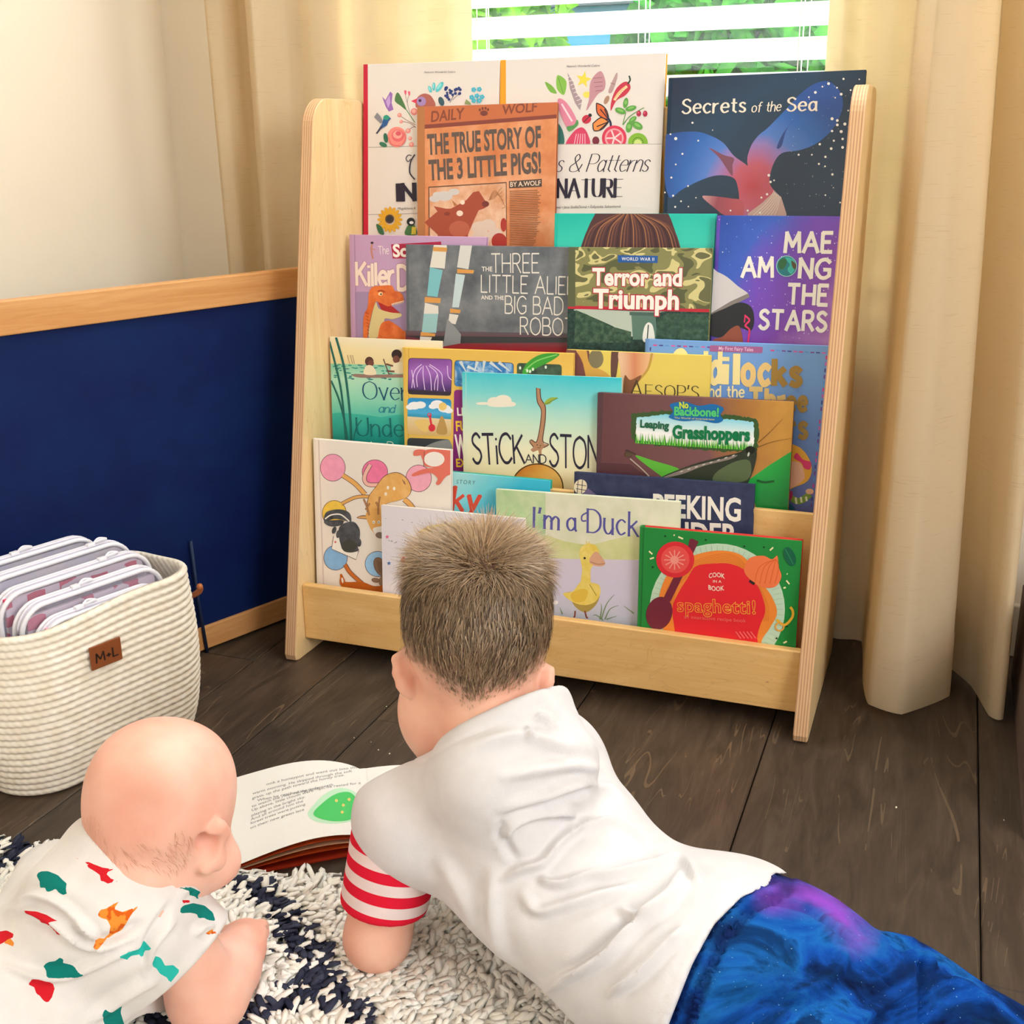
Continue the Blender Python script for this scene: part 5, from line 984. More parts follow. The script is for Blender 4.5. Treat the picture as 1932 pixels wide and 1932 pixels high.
# ---- clear zip pouches standing in the basket, side by side across the basket
def m_vinyl():
    m = bpy.data.materials.new('clear_vinyl'); m.use_nodes = True; t = m.node_tree; b = t.nodes['Principled BSDF']; b.inputs['Base Color'].default_value = (.86, .85, .93, 1); b.inputs['Roughness'].default_value = .12
    tr = t.nodes.new('ShaderNodeBsdfTransparent'); tr.inputs[0].default_value = (.96, .95, .99, 1); mx = t.nodes.new('ShaderNodeMixShader'); mx.inputs[0].default_value = .86
    t.links.new(b.outputs[0], mx.inputs[1]); t.links.new(tr.outputs[0], mx.inputs[2]); t.links.new(mx.outputs[0], t.nodes['Material Output'].inputs[0]); return m
VIN = m_vinyl(); ZW = flat('#f0eef4', .35, .4, 'white_piping'); 
def insert_mat(kind):
    k = N('puzzle_print', .4, .3); o = k.coord('Object')
    if kind == 0: k.col(k.mix(k.math('LESS_THAN', k.sep(k.mapping(o, (1, 1, 1)))[2], -.02), '#f8b4c6', '#f8c4d0'))
    elif kind in (1, 2):
        y = k.sep(o)[1]; w = k.math('FRACT', k.math('MULTIPLY', y, 14.0 if kind == 1 else 21.0)); n = k.noise(k.mapping(o, (1, 9, 30)), 2, 1)
        f = k.math('MULTIPLY', k.math('GREATER_THAN', w, .45), k.math('GREATER_THAN', n, .46)); k.col(k.mix(f, '#f3e4e8', '#d8567a' if kind == 1 else '#e03a64'))
    else: k.col(k.ramp(k.noise(o, 30, 2), [(.4, '#f4f0ea'), (.6, '#e8e6ee')]))
    return k.m
POUCH = [  # offset across, y0, y1, top z, tilt, insert, pull position, label
 (.070, -.094, .100, .231, 3, 0, .22, 'clear zip pouch with a pink dotted sheet, nearest the front rim of the basket'),
 (.044, -.104, .112, .250, 3, 1, .35, 'clear zip pouch with pink striped pieces, second from the front rim of the basket'),
 (.014, -.112, .118, .262, 2, 2, .78, 'clear zip pouch with red and pink pieces, in the middle of the basket'),
 (-.020, -.112, .114, .272, 1, 3, .86, 'clear zip pouch with plain pale sheet, fourth from the front rim of the basket'),
 (-.055, -.106, .088, .278, 0, 3, .30, 'clear zip pouch standing at the back of the basket, against the chalkboard side')]
for i, (ox, y0, y1, zt, tilt, kind, pp, lab) in enumerate(POUCH):
    M_ = Matrix(bk.matrix_world) @ Matrix.Translation((ox, (y0+y1)/2, .012)) @ Matrix.Rotation(math.radians(tilt), 4, 'Y')
    e = empty('zip_pouch', mat=M_, label=lab, cat='pouch', group='zip pouches in the rope basket')
    hw = (y1-y0)/2; H = zt-.012; r = .035; T = .0085
    pa = []
    for cy, cz, a0 in ((hw-r, H-r, 0), (-hw+r, H-r, 90), (-hw+.01, .01, 180), (hw-.01, .01, 270)):
        rr_ = r if cz > .05 else .01
        for t in np.linspace(0, 90, 8): a = math.radians(a0+t); pa.append((cy+rr_*math.cos(a), cz+rr_*math.sin(a)))
    pa = np.array(pa)
    MB().prism(pa*[.985, .992]+[0, .001], 0, T-.0006, T).prism(pa*[.985, .992]+[0, .001], 0, -T, -T+.0006).build('vinyl_panel', VIN, e, world=False)
    mb = MB()
    for x in (T, -T): mb.tube(np.c_[np.full(len(pa), x), pa], .0034, 8, closed=True)
    mb.build('piping', ZW, e, smooth=True, world=False)
    top = np.array([p for p in pa if p[1] > .05]); cm = top-np.array([0, .0])
    mb = MB(); n = len(top); g = np.zeros((n, 3, 3))
    for j, xx in enumerate((-T, 0, T)): g[:, j, 0] = xx; g[:, j, 1:] = top*[1, 1]+[0, (.0012 if j == 1 else 0)]
    mb.grid(g); mb.tube(np.c_[np.zeros(n), top+[0, .0026]], .0022, 6); mb.build('zipper', flat('#e4e0ea', .5, .3, 'zipper_tape'), e, smooth=True, world=False)
    yp = -hw+r+(2*hw-2*r)*pp
    MB().box((-.004, yp-.006, H+.002), (.004, yp+.006, H+.0075), bev=.0015).tube(smooth_line([(0, yp+.006, H+.006), (.004, yp+.016, H+.009), (0, yp+.026, H+.007), (-.004, yp+.016, H+.009), (0, yp+.006, H+.006)], 5), .0017, 6).build('zipper_pull', ZW, e, world=False)
    mb = MB(); mb.box((.001, -hw+.010, .006), (.0065, hw-.010, H-.006-.006*(kind == 1)), bev=.001); s_ = mb.build('puzzle_sheet', insert_mat(kind), e, world=False)
    if kind == 0:
        mb = MB()
        for j in range(9):
            yq = -hw+.03+j*.024; a = np.linspace(0, 2*PI, 9)[:-1]; mb.add(np.c_[np.full(8, .0068), yq+.006*np.cos(a), H-.022-.004*(j % 2)+.004*np.sin(a)], [list(range(8))])
        mb.build('dots', flat('#6a6ab0', .5), s_, world=False)
    if kind == 3 and i == 3:
        a = np.linspace(0, 2*PI, 21)[:-1]; MB().add(np.c_[np.full(20, .0068), -hw+.045+.014*np.cos(a), H-.034+.014*np.sin(a)], [list(range(20))]).build('badge', flat('#6a6aa8', .5), s_, world=False)

# ------------------------------------------------------------------ shag rug
RZ = .008
def edge_y(x): return -.583+.147*(x+.02)+.006*np.sin(x*40)+.004*np.sin(x*97)
RX0, RX1, RY0 = -.33, .70, -1.25
bm_p = [(x, edge_y(x)) for x in np.linspace(RX0, RX1, 60)]+[(RX1, RY0), (RX0, RY0)]
ru = empty('shag_rug', (.13, -.9, 0), 'cream shag rug with a navy lattice pattern on the dark floor', 'rug')
MB().prism(bm_p, 2, .0005, RZ).build('backing', flat('#f0e6d4', .95, .05), ru)
NAVY = [[(388, 1655), (470, 1675), (520, 1715), (560, 1760), (592, 1830), (560, 1885), (480, 1925), (440, 1960)], [(592, 1830), (640, 1900), (690, 1960)], [(0, 1572), (30, 1600), (-60, 1680)], [(270, 1860), (300, 1915), (330, 1960)], [(-40, 1560), (20, 1580)]]
lat = [np.array([atz(u, v, .022)[:2] for u, v in l]) for l in NAVY]
lat += [np.array([(-.44, -.62), (-.30, -.74), (-.2, -.9)]), np.array([(.62, -.9), (.5, -1.0), (.62, -1.15)])]
def seg_dist(P, a, b):
    d = b-a; t = np.clip(((P-a) @ d)/(d @ d), 0, 1); return np.linalg.norm(P-(a+t[:, None]*d), axis=1)
R = np.random.default_rng(31); st_ = .0058
gx, gy = np.meshgrid(np.arange(RX0, RX1, st_), np.arange(-.98, -.46, st_)); B0 = np.c_[gx.ravel(), gy.ravel()]+R.uniform(-.0028, .0028, (gx.size, 2))
gx, gy = np.meshgrid(np.arange(RX0, RX1, .011), np.arange(RY0, -.98, .011)); B1_ = np.c_[gx.ravel(), gy.ravel()]+R.uniform(-.005, .005, (gx.size, 2)); B0 = np.r_[B0, B1_]
B0 = B0[(B0[:, 1] < edge_y(B0[:, 0])-.002)]
nt = len(B0); dn = np.full(nt, 9.)
for l in lat:
    for a, b_ in zip(l[:-1], l[1:]): dn = np.minimum(dn, seg_dist(B0, a, b_))
navy = dn+R.normal(0, .0035, nt) < .0125
lean_a = R.uniform(0, 2*PI, nt); clump = vnoise(5); lean_a = lean_a*.45+3.5*clump(np.c_[B0*30, np.zeros(nt)], 1.0)
ln = R.uniform(.010, .021, nt); hh = R.uniform(.013, .022, nt); edge = edge_y(B0[:, 0])-B0[:, 1]; ln *= 1+.5*(edge < .015)
dx = np.cos(lean_a)*ln; dy = np.sin(lean_a)*ln; dy = np.where(edge < .012, abs(dy)*.8, dy)
base = np.c_[B0, np.full(nt, RZ-.002)]; mid = base+np.c_[dx*.4, dy*.35, hh*.8]; tip = base+np.c_[dx, dy, hh*np.where(edge < .012, .35, .95)]
ks = 5; V = []; rad = np.array([.0030, .0040, .0036])*1.0
th = np.arange(ks)*2*PI/ks; rs = R.uniform(.8, 1.25, nt)
for c, r_ in zip((base, mid, tip), rad): V.append(c[:, None, :]+(rs*r_)[:, None, None]*np.stack([np.cos(th), np.sin(th), np.zeros(ks)], 1)[None])
V = np.stack(V, 1); capv = tip+np.c_[dx, dy, hh*.4]*.18
V = np.concatenate([V.reshape(nt, -1, 3), capv[:, None]], 1); per_ = 3*ks+1
F = []
for j in range(2):
    for q in range(ks): w = (q+1) % ks; F.append([j*ks+q, j*ks+w, (j+1)*ks+w, (j+1)*ks+q])
F4 = np.array(F); F3 = np.array([[2*ks+q, 2*ks+(q+1) % ks, 3*ks] for q in range(ks)])
offs = (np.arange(nt)*per_)[:, None, None]
def fast_mesh(name, V, quads, tris, mats, fm4, fm3, parent):
    inv = np.array(parent_matrix(parent).inverted()) if parent else np.eye(4); v = V.reshape(-1, 3) @ inv[:3, :3].T+inv[:3, 3]
    me = bpy.data.meshes.new(name); q = quads.reshape(-1, 4); t = tris.reshape(-1, 3)
    me.vertices.add(len(v)); me.vertices.foreach_set('co', v.astype(np.float32).ravel())
    me.loops.add(q.size+t.size); me.loops.foreach_set('vertex_index', np.r_[q.ravel(), t.ravel()].astype(np.int32))
    me.polygons.add(len(q)+len(t)); me.polygons.foreach_set('loop_start', np.r_[np.arange(len(q))*4, q.size+np.arange(len(t))*3].astype(np.int32))
    for m in mats: me.materials.append(m)
    me.polygons.foreach_set('material_index', np.r_[fm4, fm3].astype(np.int32)); me.polygons.foreach_set('use_smooth', np.ones(len(q)+len(t), bool)); me.update(calc_edges=True); me.validate()
    o = bpy.data.objects.new(name, me); COL.objects.link(o)
    if parent: o.parent = parent
    return o
def m_yarn(a, b):
    k = N('yarn', .95, .05); o = k.coord('Object'); k.col(k.ramp(k.noise(o, 55, 2), [(.3, a), (.7, b)])); k.bump(k.noise(k.mapping(o, (1, 1, .4)), 1500, 2), .0008, .6); return k.m
YC, YN = m_yarn('#faf3e6', '#fffdf6'), m_yarn('#2a2d40', '#474a5c')
pile = fast_mesh('pile', V, F4[None]+offs, F3[None]+offs, [YC, YN], np.repeat(navy, len(F4)).astype(int), np.repeat(navy, len(F3)).astype(int), ru); pile['kind'] = 'stuff'

# ------------------------------------------------------------------ picture book lying open on the floor
ob = empty('open_book', (.20, -.38, 0), 'open picture book with orange covers lying on the floor between the two children', 'book')
a0, a1 = atz(432, 1474, .010), atz(416, 1646, .012)      # outer edge of the left page, top and bottom
g0, g1 = atz(690, 1462, .012), atz(708, 1590, .012)      # gutter, top and bottom
def page(h0, z, lift, n=16, m=10, w=1.0, shift=0.0):
    P = np.zeros((n, m, 3))
    for i in range(n):
        t = i/(n-1); arch = lift*(math.sin(min(1, t*1.05)*math.pi)**.8*(.35+.65*t))*(1 if t < .97 else .6)
        for j in range(m):
            s = j/(m-1); A = a0+(a1-a0)*s; Gp = g0+(g1-g0)*s; c = A+(Gp-A)*(1-(1-t)*w); P[i, j] = (c[0], c[1], h0+z*t+arch*(1-.15*s))
    return P
def sheet(P, m, name, th=.0005, parent=ob):
    mb = MB(); Q = P.copy(); Q[:, :, 2] -= th; mb.grid(P).grid(Q[:, ::-1])
    n, k = P.shape[:2]
    for e1, e2 in ((P[:, 0], Q[:, 0]), (Q[:, -1], P[:, -1])): mb.grid(np.stack([e1, e2], 1))
    for e1, e2 in ((Q[0], P[0]), (P[-1], Q[-1])): mb.grid(np.stack([e1, e2], 1))
    return mb.build(name, m, parent, smooth=False)
PAPER = flat('#f6f4ef', .6, .2, 'white_page', .02, 30)
OP = N('orange_print', .5, .25); OP.col(OP.ramp(OP.noise(OP.coord(), 25, 3), [(.3, '#c23a1c'), (.6, '#e2622c'), (.8, '#f0a878')]))
sheet(page(.003, .0, .0), flat('#d2452a', .45, .3, 'red_cover'), 'cover', .0025)
sheet(page(.006, .004, .010), OP.m, 'leaf'); sheet(page(.008, .006, .017, w=.99), flat('#f0c8a8', .6, .2, 'peach_page'), 'leaf'); sheet(page(.010, .008, .022, w=.985), OP.m, 'leaf')
TOPP = page(.013, .009, .026, 24, 12, w=.985); left = sheet(TOPP, PAPER, 'left_page'); left['label'] = 'white printed left page'
# right half, mostly behind the boy
dirv = (g0-a0); dirv = np.array([dirv[0], dirv[1], 0]); dirv /= np.linalg.norm(dirv); dr = np.array([dirv[0]*.93-dirv[1]*-.1, dirv[1]*.93-dirv[0]*.1, 0])
def rpage(h, lift, n=12, m=8):
    P = np.zeros((n, m, 3)); e0, e1 = g0+(g1-g0)*(-.02), g1
    for i in range(n):
        t = i/(n-1)
        for j in range(m):
            s = j/(m-1); c = e0+(e1-e0)*s+dr*.20*t; P[i, j] = (c[0], c[1], h+lift*math.sin(math.pi*min(1, t*1.0))*(1-.5*t)+.010*(1-t))
    return P
sheet(rpage(.003, 0), flat('#d2452a', .45, .3, 'red_cover'), 'cover', .0025); rp = sheet(rpage(.010, .014), PAPER, 'right_page')
# print on the left page: points are taken on the page surface
from mathutils.bvhtree import BVHTree
def page_tree(P):
    n, m = P.shape[:2]; return BVHTree.FromPolygons([tuple(p) for p in P.reshape(-1, 3)], [[i*m+j, (i+1)*m+j, (i+1)*m+j+1, i*m+j+1] for i in range(n-1) for j in range(m-1)])
PT = page_tree(TOPP)
def onpage(u, v, lift=.0003, tree=None):
    h = (tree or PT).ray_cast(Vector(CAM), Vector(ray(u, v)))
    return np.array(h[0])-ray(u, v)*lift if h[0] is not None else None
txt = ['ook a honeypot and went out into the', 'warm morning. He skipped through the soft', 'grass, up the path toward the honey tree.', '   When he reached the bridge, he rested for a', 'to watch the river racing underneath.', 'Up above, little clouds were', 'playing in the bright sky.', 'And all around him the', 'forest trees were putting', 'on their new green lace']
cx = lambda p: (400+p[0]*.2174, 1380+p[1]*.2174)
lines = [((470, 468), (1265, 318)), ((352, 548), (1215, 352)), ((348, 590), (1150, 385)), ((352, 618), (1290, 455)), ((345, 660), (1060, 468)), ((342, 695), (880, 520)), ((340, 740), (810, 575)), ((336, 775), (790, 612)), ((333, 808), (810, 640)), ((330, 848), (800, 685))]
mb = MB()
for s_, (p, q) in zip(txt, lines):
    v, f = bfont(s_, .0); x1 = v[:, 0].max(); keep = []
    p, q = np.array(p, float), np.array(q, float)
    sag = 16 if q[0] > 1000 else 6
    uv = p+(q-p)*(v[:, :1]/x1)+np.array([0, -1])*v[:, 1:]*30; uv[:, 1] -= sag*np.sin(v[:, 0]/x1*math.pi)
    W = [onpage(*cx(t)) for t in uv]
    ok = [t is not None for t in W]; fs = [t for t in f if all(ok[i] for i in t)]
    mb.add(np.array([t if t is not None else (0, 0, 0) for t in W]), fs)
mb.build('page_lettering', flat('#77757a', .7), left)
def blob(pts, m, name, parent, tree=None, lift=.00015, cen=None):
    P = [cx(p) for p in smooth_line(pts, 6, True)]; c = np.mean(P, 0); mb = MB(); W = []
    for k in (1.0, .66, .33):
        W += [onpage(*(c+(np.array(p)-c)*k), lift, tree) for p in P]
    W.append(onpage(*c, lift, tree))
    if any(w is None for w in W): return
    n = len(P); F = [[k*n+i, k*n+(i+1) % n, (k+1)*n+(i+1) % n, (k+1)*n+i] for k in (0, 1) for i in range(n)]+[[2*n+i, 2*n+(i+1) % n, 3*n] for i in range(n)]
    mb.add(W, [f[::-1] for f in F]); return mb.build(name, m, parent)
blob([(830, 720), (880, 640), (980, 540), (1110, 490), (1230, 520), (1290, 600), (1270, 720), (1200, 780), (1050, 800), (900, 780)], flat('#c8efcf', .6), 'green_meadow', left, lift=.0004)
blob([(880, 720), (960, 620), (1080, 540), (1200, 530), (1270, 620), (1250, 720), (1180, 770), (1020, 775)], flat('#4fce6c', .6), 'green_meadow', left, lift=.0007)
for x, y in ((1080, 600), (1140, 640), (1190, 590), (1130, 700)): blob([(x-14, y), (x, y-14), (x+14, y), (x, y+14)], flat('#f2d27a', .6), 'yellow_flower', left, lift=.001)
RT = page_tree(rpage(.010, .014))
for p in ([(1400, 470), (1425, 455), (1440, 480), (1415, 495)], [(1430, 445), (1470, 430), (1480, 445), (1450, 460)]): blob(p, flat('#b8b03a', .6), 'flower_print', rp, RT)
# crumbs on the floor
for i, (u, v, r_) in enumerate([(1691, 1523, .0016), (668, 1392, .0009), (700, 1400, .0008), (714, 1415, .0012), (735, 1422, .0013), (729, 1333, .0009), (1894, 1547, .0009)]):
    bm = bmesh.new(); bmesh.ops.create_icosphere(bm, subdivisions=1, radius=r_)
    for w in bm.verts: w.co *= random.uniform(.8, 1.2)
    X = atz(u, v, r_*.8); c_ = MB().bm(bm).build('crumb', flat('#efe6d4', .8)); c_.location = X
    tag(c_, 'tiny pale crumb lying on the dark floor', 'crumb', 'crumbs on the floor', 'thing')
# ------------------------------------------------------------------ organic bodies: signed distance fields meshed with surface nets
def Pd(u, v, d): return CAM + d*(MR.T @ np.array([(u-966)/FPX, (966-v)/FPX, 1.0]))
class Field:
    def __init__(s, lo, hi, h):
        s.lo = np.array(lo, float); s.h = h; s.n = np.ceil((np.array(hi)-s.lo)/h).astype(int)+1
        s.D = np.full(s.n, .06, np.float32); s.ax = [(s.lo[i]+np.arange(s.n[i])*h).astype(np.float32) for i in range(3)]
    def block(s, lo, hi):
        a = np.clip(np.floor((np.array(lo)-s.lo)/s.h).astype(int), 0, s.n); b = np.clip(np.ceil((np.array(hi)-s.lo)/s.h).astype(int)+1, 0, s.n)
        sl = tuple(slice(x, y) for x, y in zip(a, b)); return sl, [s.ax[i][sl[i]].reshape([-1 if j == i else 1 for j in range(3)]) for i in range(3)]
    def comb(s, sl, d, k, sub=False):
        a = s.D[sl]
        if sub:
            d = -d; hh = np.clip(.5-.5*(a-d)/k, 0, 1) if k > 0 else (d > a).astype(np.float32)
            s.D[sl] = a*(1-hh)+d*hh+k*hh*(1-hh)
        else:
            hh = np.clip(.5+.5*(a-d)/k, 0, 1); s.D[sl] = a*(1-hh)+d*hh-k*hh*(1-hh)
    def cone(s, a, b, r1, r2, k=.01, sub=False):
        a, b = np.array(a, float), np.array(b, float); m = max(r1, r2)+k+.05
        sl, (X, Y, Z) = s.block(np.minimum(a, b)-m, np.maximum(a, b)+m); d = b-a; L2 = d @ d+1e-12
        t = np.clip(((X-a[0])*d[0]+(Y-a[1])*d[1]+(Z-a[2])*d[2])/L2, 0, 1)
        q = np.sqrt((X-a[0]-t*d[0])**2+(Y-a[1]-t*d[1])**2+(Z-a[2]-t*d[2])**2)-(r1+(r2-r1)*t)
        s.comb(sl, q.astype(np.float32), k, sub); return s
    def chain(s, pts, rs, k=.01):
        for i in range(len(pts)-1): s.cone(pts[i], pts[i+1], rs[i], rs[i+1], k)
        return s
    def ell(s, c, r, A=None, k=.015, sub=False):
        c = np.array(c, float); r = np.array(r, float); A = np.eye(3) if A is None else np.array(A, float); m = np.abs(A.T) @ r+k+.05 if False else max(r)+k+.05
        sl, (X, Y, Z) = s.block(c-m, c+m); q = [(X-c[0])*A[i][0]+(Y-c[1])*A[i][1]+(Z-c[2])*A[i][2] for i in range(3)]
        k0 = np.sqrt(sum((q[i]/r[i])**2 for i in range(3))); k1 = np.sqrt(sum((q[i]/r[i]**2)**2 for i in range(3)))+1e-6
        s.comb(sl, (k0*(k0-1)/k1).astype(np.float32), k, sub); return s
    def plane(s, p, n, k=.004, box=None):
        """cut away the side the normal points to"""
        n = np.array(n, float); n /= np.linalg.norm(n); p = np.array(p, float)
        sl, (X, Y, Z) = s.block(*(box or (s.lo, s.lo+s.n*s.h))); d = (X-p[0])*n[0]+(Y-p[1])*n[1]+(Z-p[2])*n[2]
        a = s.D[sl]; hh = np.clip(.5-.5*(a-d)/k, 0, 1); s.D[sl] = (a*(1-hh)+d*hh+k*hh*(1-hh)).astype(np.float32); return s
    def cut2d(s, poly, box):
        sl, (X, Y, Z) = s.block(*box); sh = s.D[sl].shape; Q = np.stack([np.broadcast_to(a, sh) for a in (X, Y, Z)], -1).reshape(-1, 3)
        m = np.abs(s.D[sl].ravel()) < .02; d = np.full(len(Q), -1.0); d[m] = -sd_poly(px_of(Q[m]), poly)/2200
        a = s.D[sl]; s.D[sl] = np.maximum(a, d.reshape(sh)).astype(np.float32); return s
    def mesh(s):
        D = s.D; S = D < 0; nx, ny, nz = np.array(D.shape)-1
        c = np.zeros((nx, ny, nz), np.int8)
        for i in (0, 1):
            for j in (0, 1):
                for k in (0, 1): c += S[i:nx+i, j:ny+j, k:nz+k]
        I = np.argwhere((c > 0) & (c < 8)); idx = np.full((nx, ny, nz), -1, np.int32); idx[tuple(I.T)] = np.arange(len(I))
        acc = np.zeros((len(I), 3)); cnt = np.zeros(len(I)); corners = [(i, j, k) for i in (0, 1) for j in (0, 1) for k in (0, 1)]
        V = {q: D[I[:, 0]+q[0], I[:, 1]+q[1], I[:, 2]+q[2]] for q in corners}
        for a in corners:
            for ax in range(3):
                if a[ax]: continue
                b = list(a); b[ax] = 1; b = tuple(b); va, vb = V[a], V[b]; m = (va < 0) != (vb < 0); t = va[m]/(va[m]-vb[m])
                p = np.tile(np.array(a, float), (m.sum(), 1)); p[:, ax] += t; acc[m] += p; cnt[m] += 1
        P = s.lo+(I+acc/cnt[:, None])*s.h; F = []
        for ax in range(3):
            o = [x for x in range(3) if x != ax]
            A = np.take(S, range(0, S.shape[ax]-1), ax); B = np.take(S, range(1, S.shape[ax]), ax); E = np.argwhere(A != B)
            ok = (E[:, o[0]] > 0) & (E[:, o[1]] > 0) & (E[:, o[0]] < [nx, ny, nz][o[0]]) & (E[:, o[1]] < [nx, ny, nz][o[1]]); E = E[ok]
            q = []
            for da, db in ((-1, -1), (0, -1), (0, 0), (-1, 0)): e = E.copy(); e[:, o[0]] += da; e[:, o[1]] += db; q.append(idx[tuple(e.T)])
            q = np.stack(q, 1); flip = A[tuple(E.T)] if ax != 1 else ~A[tuple(E.T)]; q[~flip] = q[~flip][:, ::-1]; F.append(q)
        return P, np.concatenate(F)
    def grad(s, P):
        g = np.zeros_like(P)
        for i in range(3):
            e = np.zeros(3); e[i] = s.h; g[:, i] = s.at(P+e)-s.at(P-e)
        return g/(np.linalg.norm(g, axis=1)[:, None]+1e-9)
    def at(s, P):
        q = (P-s.lo)/s.h; i = np.clip(np.floor(q).astype(int), 0, s.n-2); f = np.clip(q-i, 0, 1); out = 0
        for a in (0, 1):
            for b in (0, 1):
                for c in (0, 1): out = out+s.D[i[:, 0]+a, i[:, 1]+b, i[:, 2]+c]*(f[:, 0] if a else 1-f[:, 0])*(f[:, 1] if b else 1-f[:, 1])*(f[:, 2] if c else 1-f[:, 2])
        return out
def d_line(U, pts, smooth=True):
    """pixel distance of points U to a polyline, and the place along it"""
    L = smooth_line(pts, 5) if smooth and len(pts) > 2 else np.array(pts, float); best = np.full(len(U), 1e9); tt = np.zeros(len(U))
    for i, (a, b) in enumerate(zip(L[:-1], L[1:])):
        d = b-a; t = np.clip(((U-a) @ d)/(d @ d+1e-9), 0, 1); q = np.linalg.norm(U-(a+t[:, None]*d), axis=1); m = q < best; best[m] = q[m]; tt[m] = (i+t[m])/(len(L)-1)
    return best, tt
def sd_poly(U, pts, smooth=False):
    L = smooth_line(pts, 4, True) if smooth else np.array(pts, float); d = np.full(len(U), 1e9); ins = np.zeros(len(U), bool)
    for a, b in zip(L, np.roll(L, -1, 0)):
        e = b-a; t = np.clip(((U-a) @ e)/(e @ e+1e-9), 0, 1); d = np.minimum(d, np.linalg.norm(U-(a+t[:, None]*e), axis=1))
        c = (a[1] > U[:, 1]) != (b[1] > U[:, 1]); x = (b[0]-a[0])*(U[:, 1]-a[1])/(b[1]-a[1]+1e-12)+a[0]; ins ^= c & (U[:, 0] < x)
    return np.where(ins, -d, d)
def folds(P, Nn, U, ridges, facing):
    disp = np.zeros(len(P))
    for amp, w, pts in ridges:
        d, t = d_line(U, pts); e = np.clip(np.minimum(t, 1-t)*5, 0, 1); disp += amp*.0025*e*(np.exp(-(d/w)**2)-.45*np.exp(-(d/(2.1*w))**2))
    return P+Nn*(np.maximum(disp, -.0045)*facing)[:, None]
def relax(P, F, n=2, w=.5):
    k = len(P); cnt = np.zeros(k)
    for q in range(4): np.add.at(cnt, F[:, q], 2)
    for _ in range(n):
        A = np.zeros_like(P)
        for q in range(4): np.add.at(A, F[:, q], P[F[:, q-1]]+P[F[:, (q+1) % 4]])
        P = P*(1-w)+w*A/np.maximum(cnt, 1)[:, None]
    return P
def skin_mesh(name, P, F, mats, parent, attrs=None):
    o = fast_mesh(name, P, F, np.zeros((0, 3), int), mats, np.zeros(len(F), int), np.zeros(0, int), parent)
    for k, v in (attrs or {}).items(): a = o.data.attributes.new(k, 'FLOAT', 'POINT'); a.data.foreach_set('value', np.asarray(v, np.float32))
    return o
def facing_of(P, Nn): return np.clip(((CAM-P) * Nn).sum(1)/np.linalg.norm(CAM-P, axis=1)*2.5, 0, 1)
def m_skin(base, red, hair=None):
    k = N('skin', .5, .3); o = k.coord('Object'); c = k.ramp(k.noise(o, 18, 3), [(.3, base), (.7, red)])
    if hair: c = k.mix(k.attr('scalp')['Fac'], c, hair)
    k.col(c); k.b.inputs['Subsurface Weight'].default_value = .25; k.b.inputs['Subsurface Radius'].default_value = (.012, .005, .003); k.b.inputs['Subsurface Scale'].default_value = 1.0
    k.bump(k.noise(o, 420, 2), .0003, .4); return k.m
CR, CU_, CF = MR  # camera right / up / forward as a frame for the heads
def m_cloth(base, prints=(), name='jersey', rough=.9):
    k = N(name, rough, .1); o = k.coord('Object'); c = k.ramp(k.noise(o, 40, 3), [(.3, base), (.7, '#' + ''.join('%02x' % min(255, int(int(base[i:i+2], 16)*1.04)) for i in (1, 3, 5)))])
    for at_, col in prints:
        f = k.math('LESS_THAN', k.attr(at_)['Fac'], 0.0); cc = col
        if isinstance(col, tuple): cc = k.ramp(k.noise(o, col[2], 2), [(.44, col[0]), (.5, col[1])])
        c = k.mix(f, c, cc)
    k.col(c); k.bump(k.noise(o, 700, 2), .0004, .5); return k.m

# ================================================================== the boy
boy = empty('person', (.80, -.72, 0), 'older child propped on the elbows in a white shirt with red striped sleeves', 'person')
SH_L = atz(752, 1560, .165); EL_L = atz(712, 1768, .048); 
UPB = atz(935, 1500, .170); MIDB = atz(1075, 1660, .130); LOB = atz(1215, 1775, .105); PEL = atz(1440, 1872, .097)
HD = 1.14; HC = Pd(900, 1170, HD); JAW = Pd(872, 1322, HD+.045); NAPE = Pd(905, 1300, HD+.005); NECKB = Pd(955, 1440, 1.10)
def orient(a, up=(0, 0, 1)):
    a = np.array(a, float)/np.linalg.norm(a); b = np.cross(up, a); b /= np.linalg.norm(b); return np.array([a, b, np.cross(a, b)])
SPN = orient(UPB-PEL)          # spine, lateral, thickness
def torso(f, g=0.0, k=.035):
    f.ell(UPB, (.085+g, .112+g, .074+g), orient(UPB-MIDB), k); f.ell((UPB+MIDB)/2, (.085+g, .104+g, .074+g), orient(UPB-MIDB), k)
    f.ell(MIDB, (.085+g, .098+g, .076+g), orient(MIDB-LOB), k); f.ell(LOB, (.085+g, .098+g, .076+g), SPN, k)
    return f
def hips(f, g=0.0):
    f.ell(PEL, (.10+g, .112+g, .084+g), SPN, .03); f.ell(atz(1350, 1815, .10), (.08+g, .10+g, .074+g), SPN, .03)
KN_R = atz(1815, 2005, .052); AN_R = atz(2180, 2110, .045); KN_L = atz(1640, 2330, .06); AN_L = atz(2050, 2450, .05)
HR_ = atz(1520, 1885, .088); HL_ = atz(1470, 1985, .09)
SH_R = atz(1045, 1440, .165); EL_R = atz(985, 1545, .035); WR_R = atz(800, 1500, .045); WR_L = atz(748, 1580, .062)
lo, hi = np.array([.40, -1.05, .0]), np.array([1.50, -.30, .50])
f = Field(lo, hi, .0035)
torso(f, -.012); f.ell(PEL, (.095, .105, .078), SPN, .03)
f.chain([HR_, KN_R, AN_R], [.066, .045, .03], .03); f.chain([HL_, KN_L, AN_L], [.066, .045, .03], .03)
for s_ in (AN_R, AN_L): f.cone(s_, s_+np.array([.07, -.02, -.02]), .026, .02, .015)
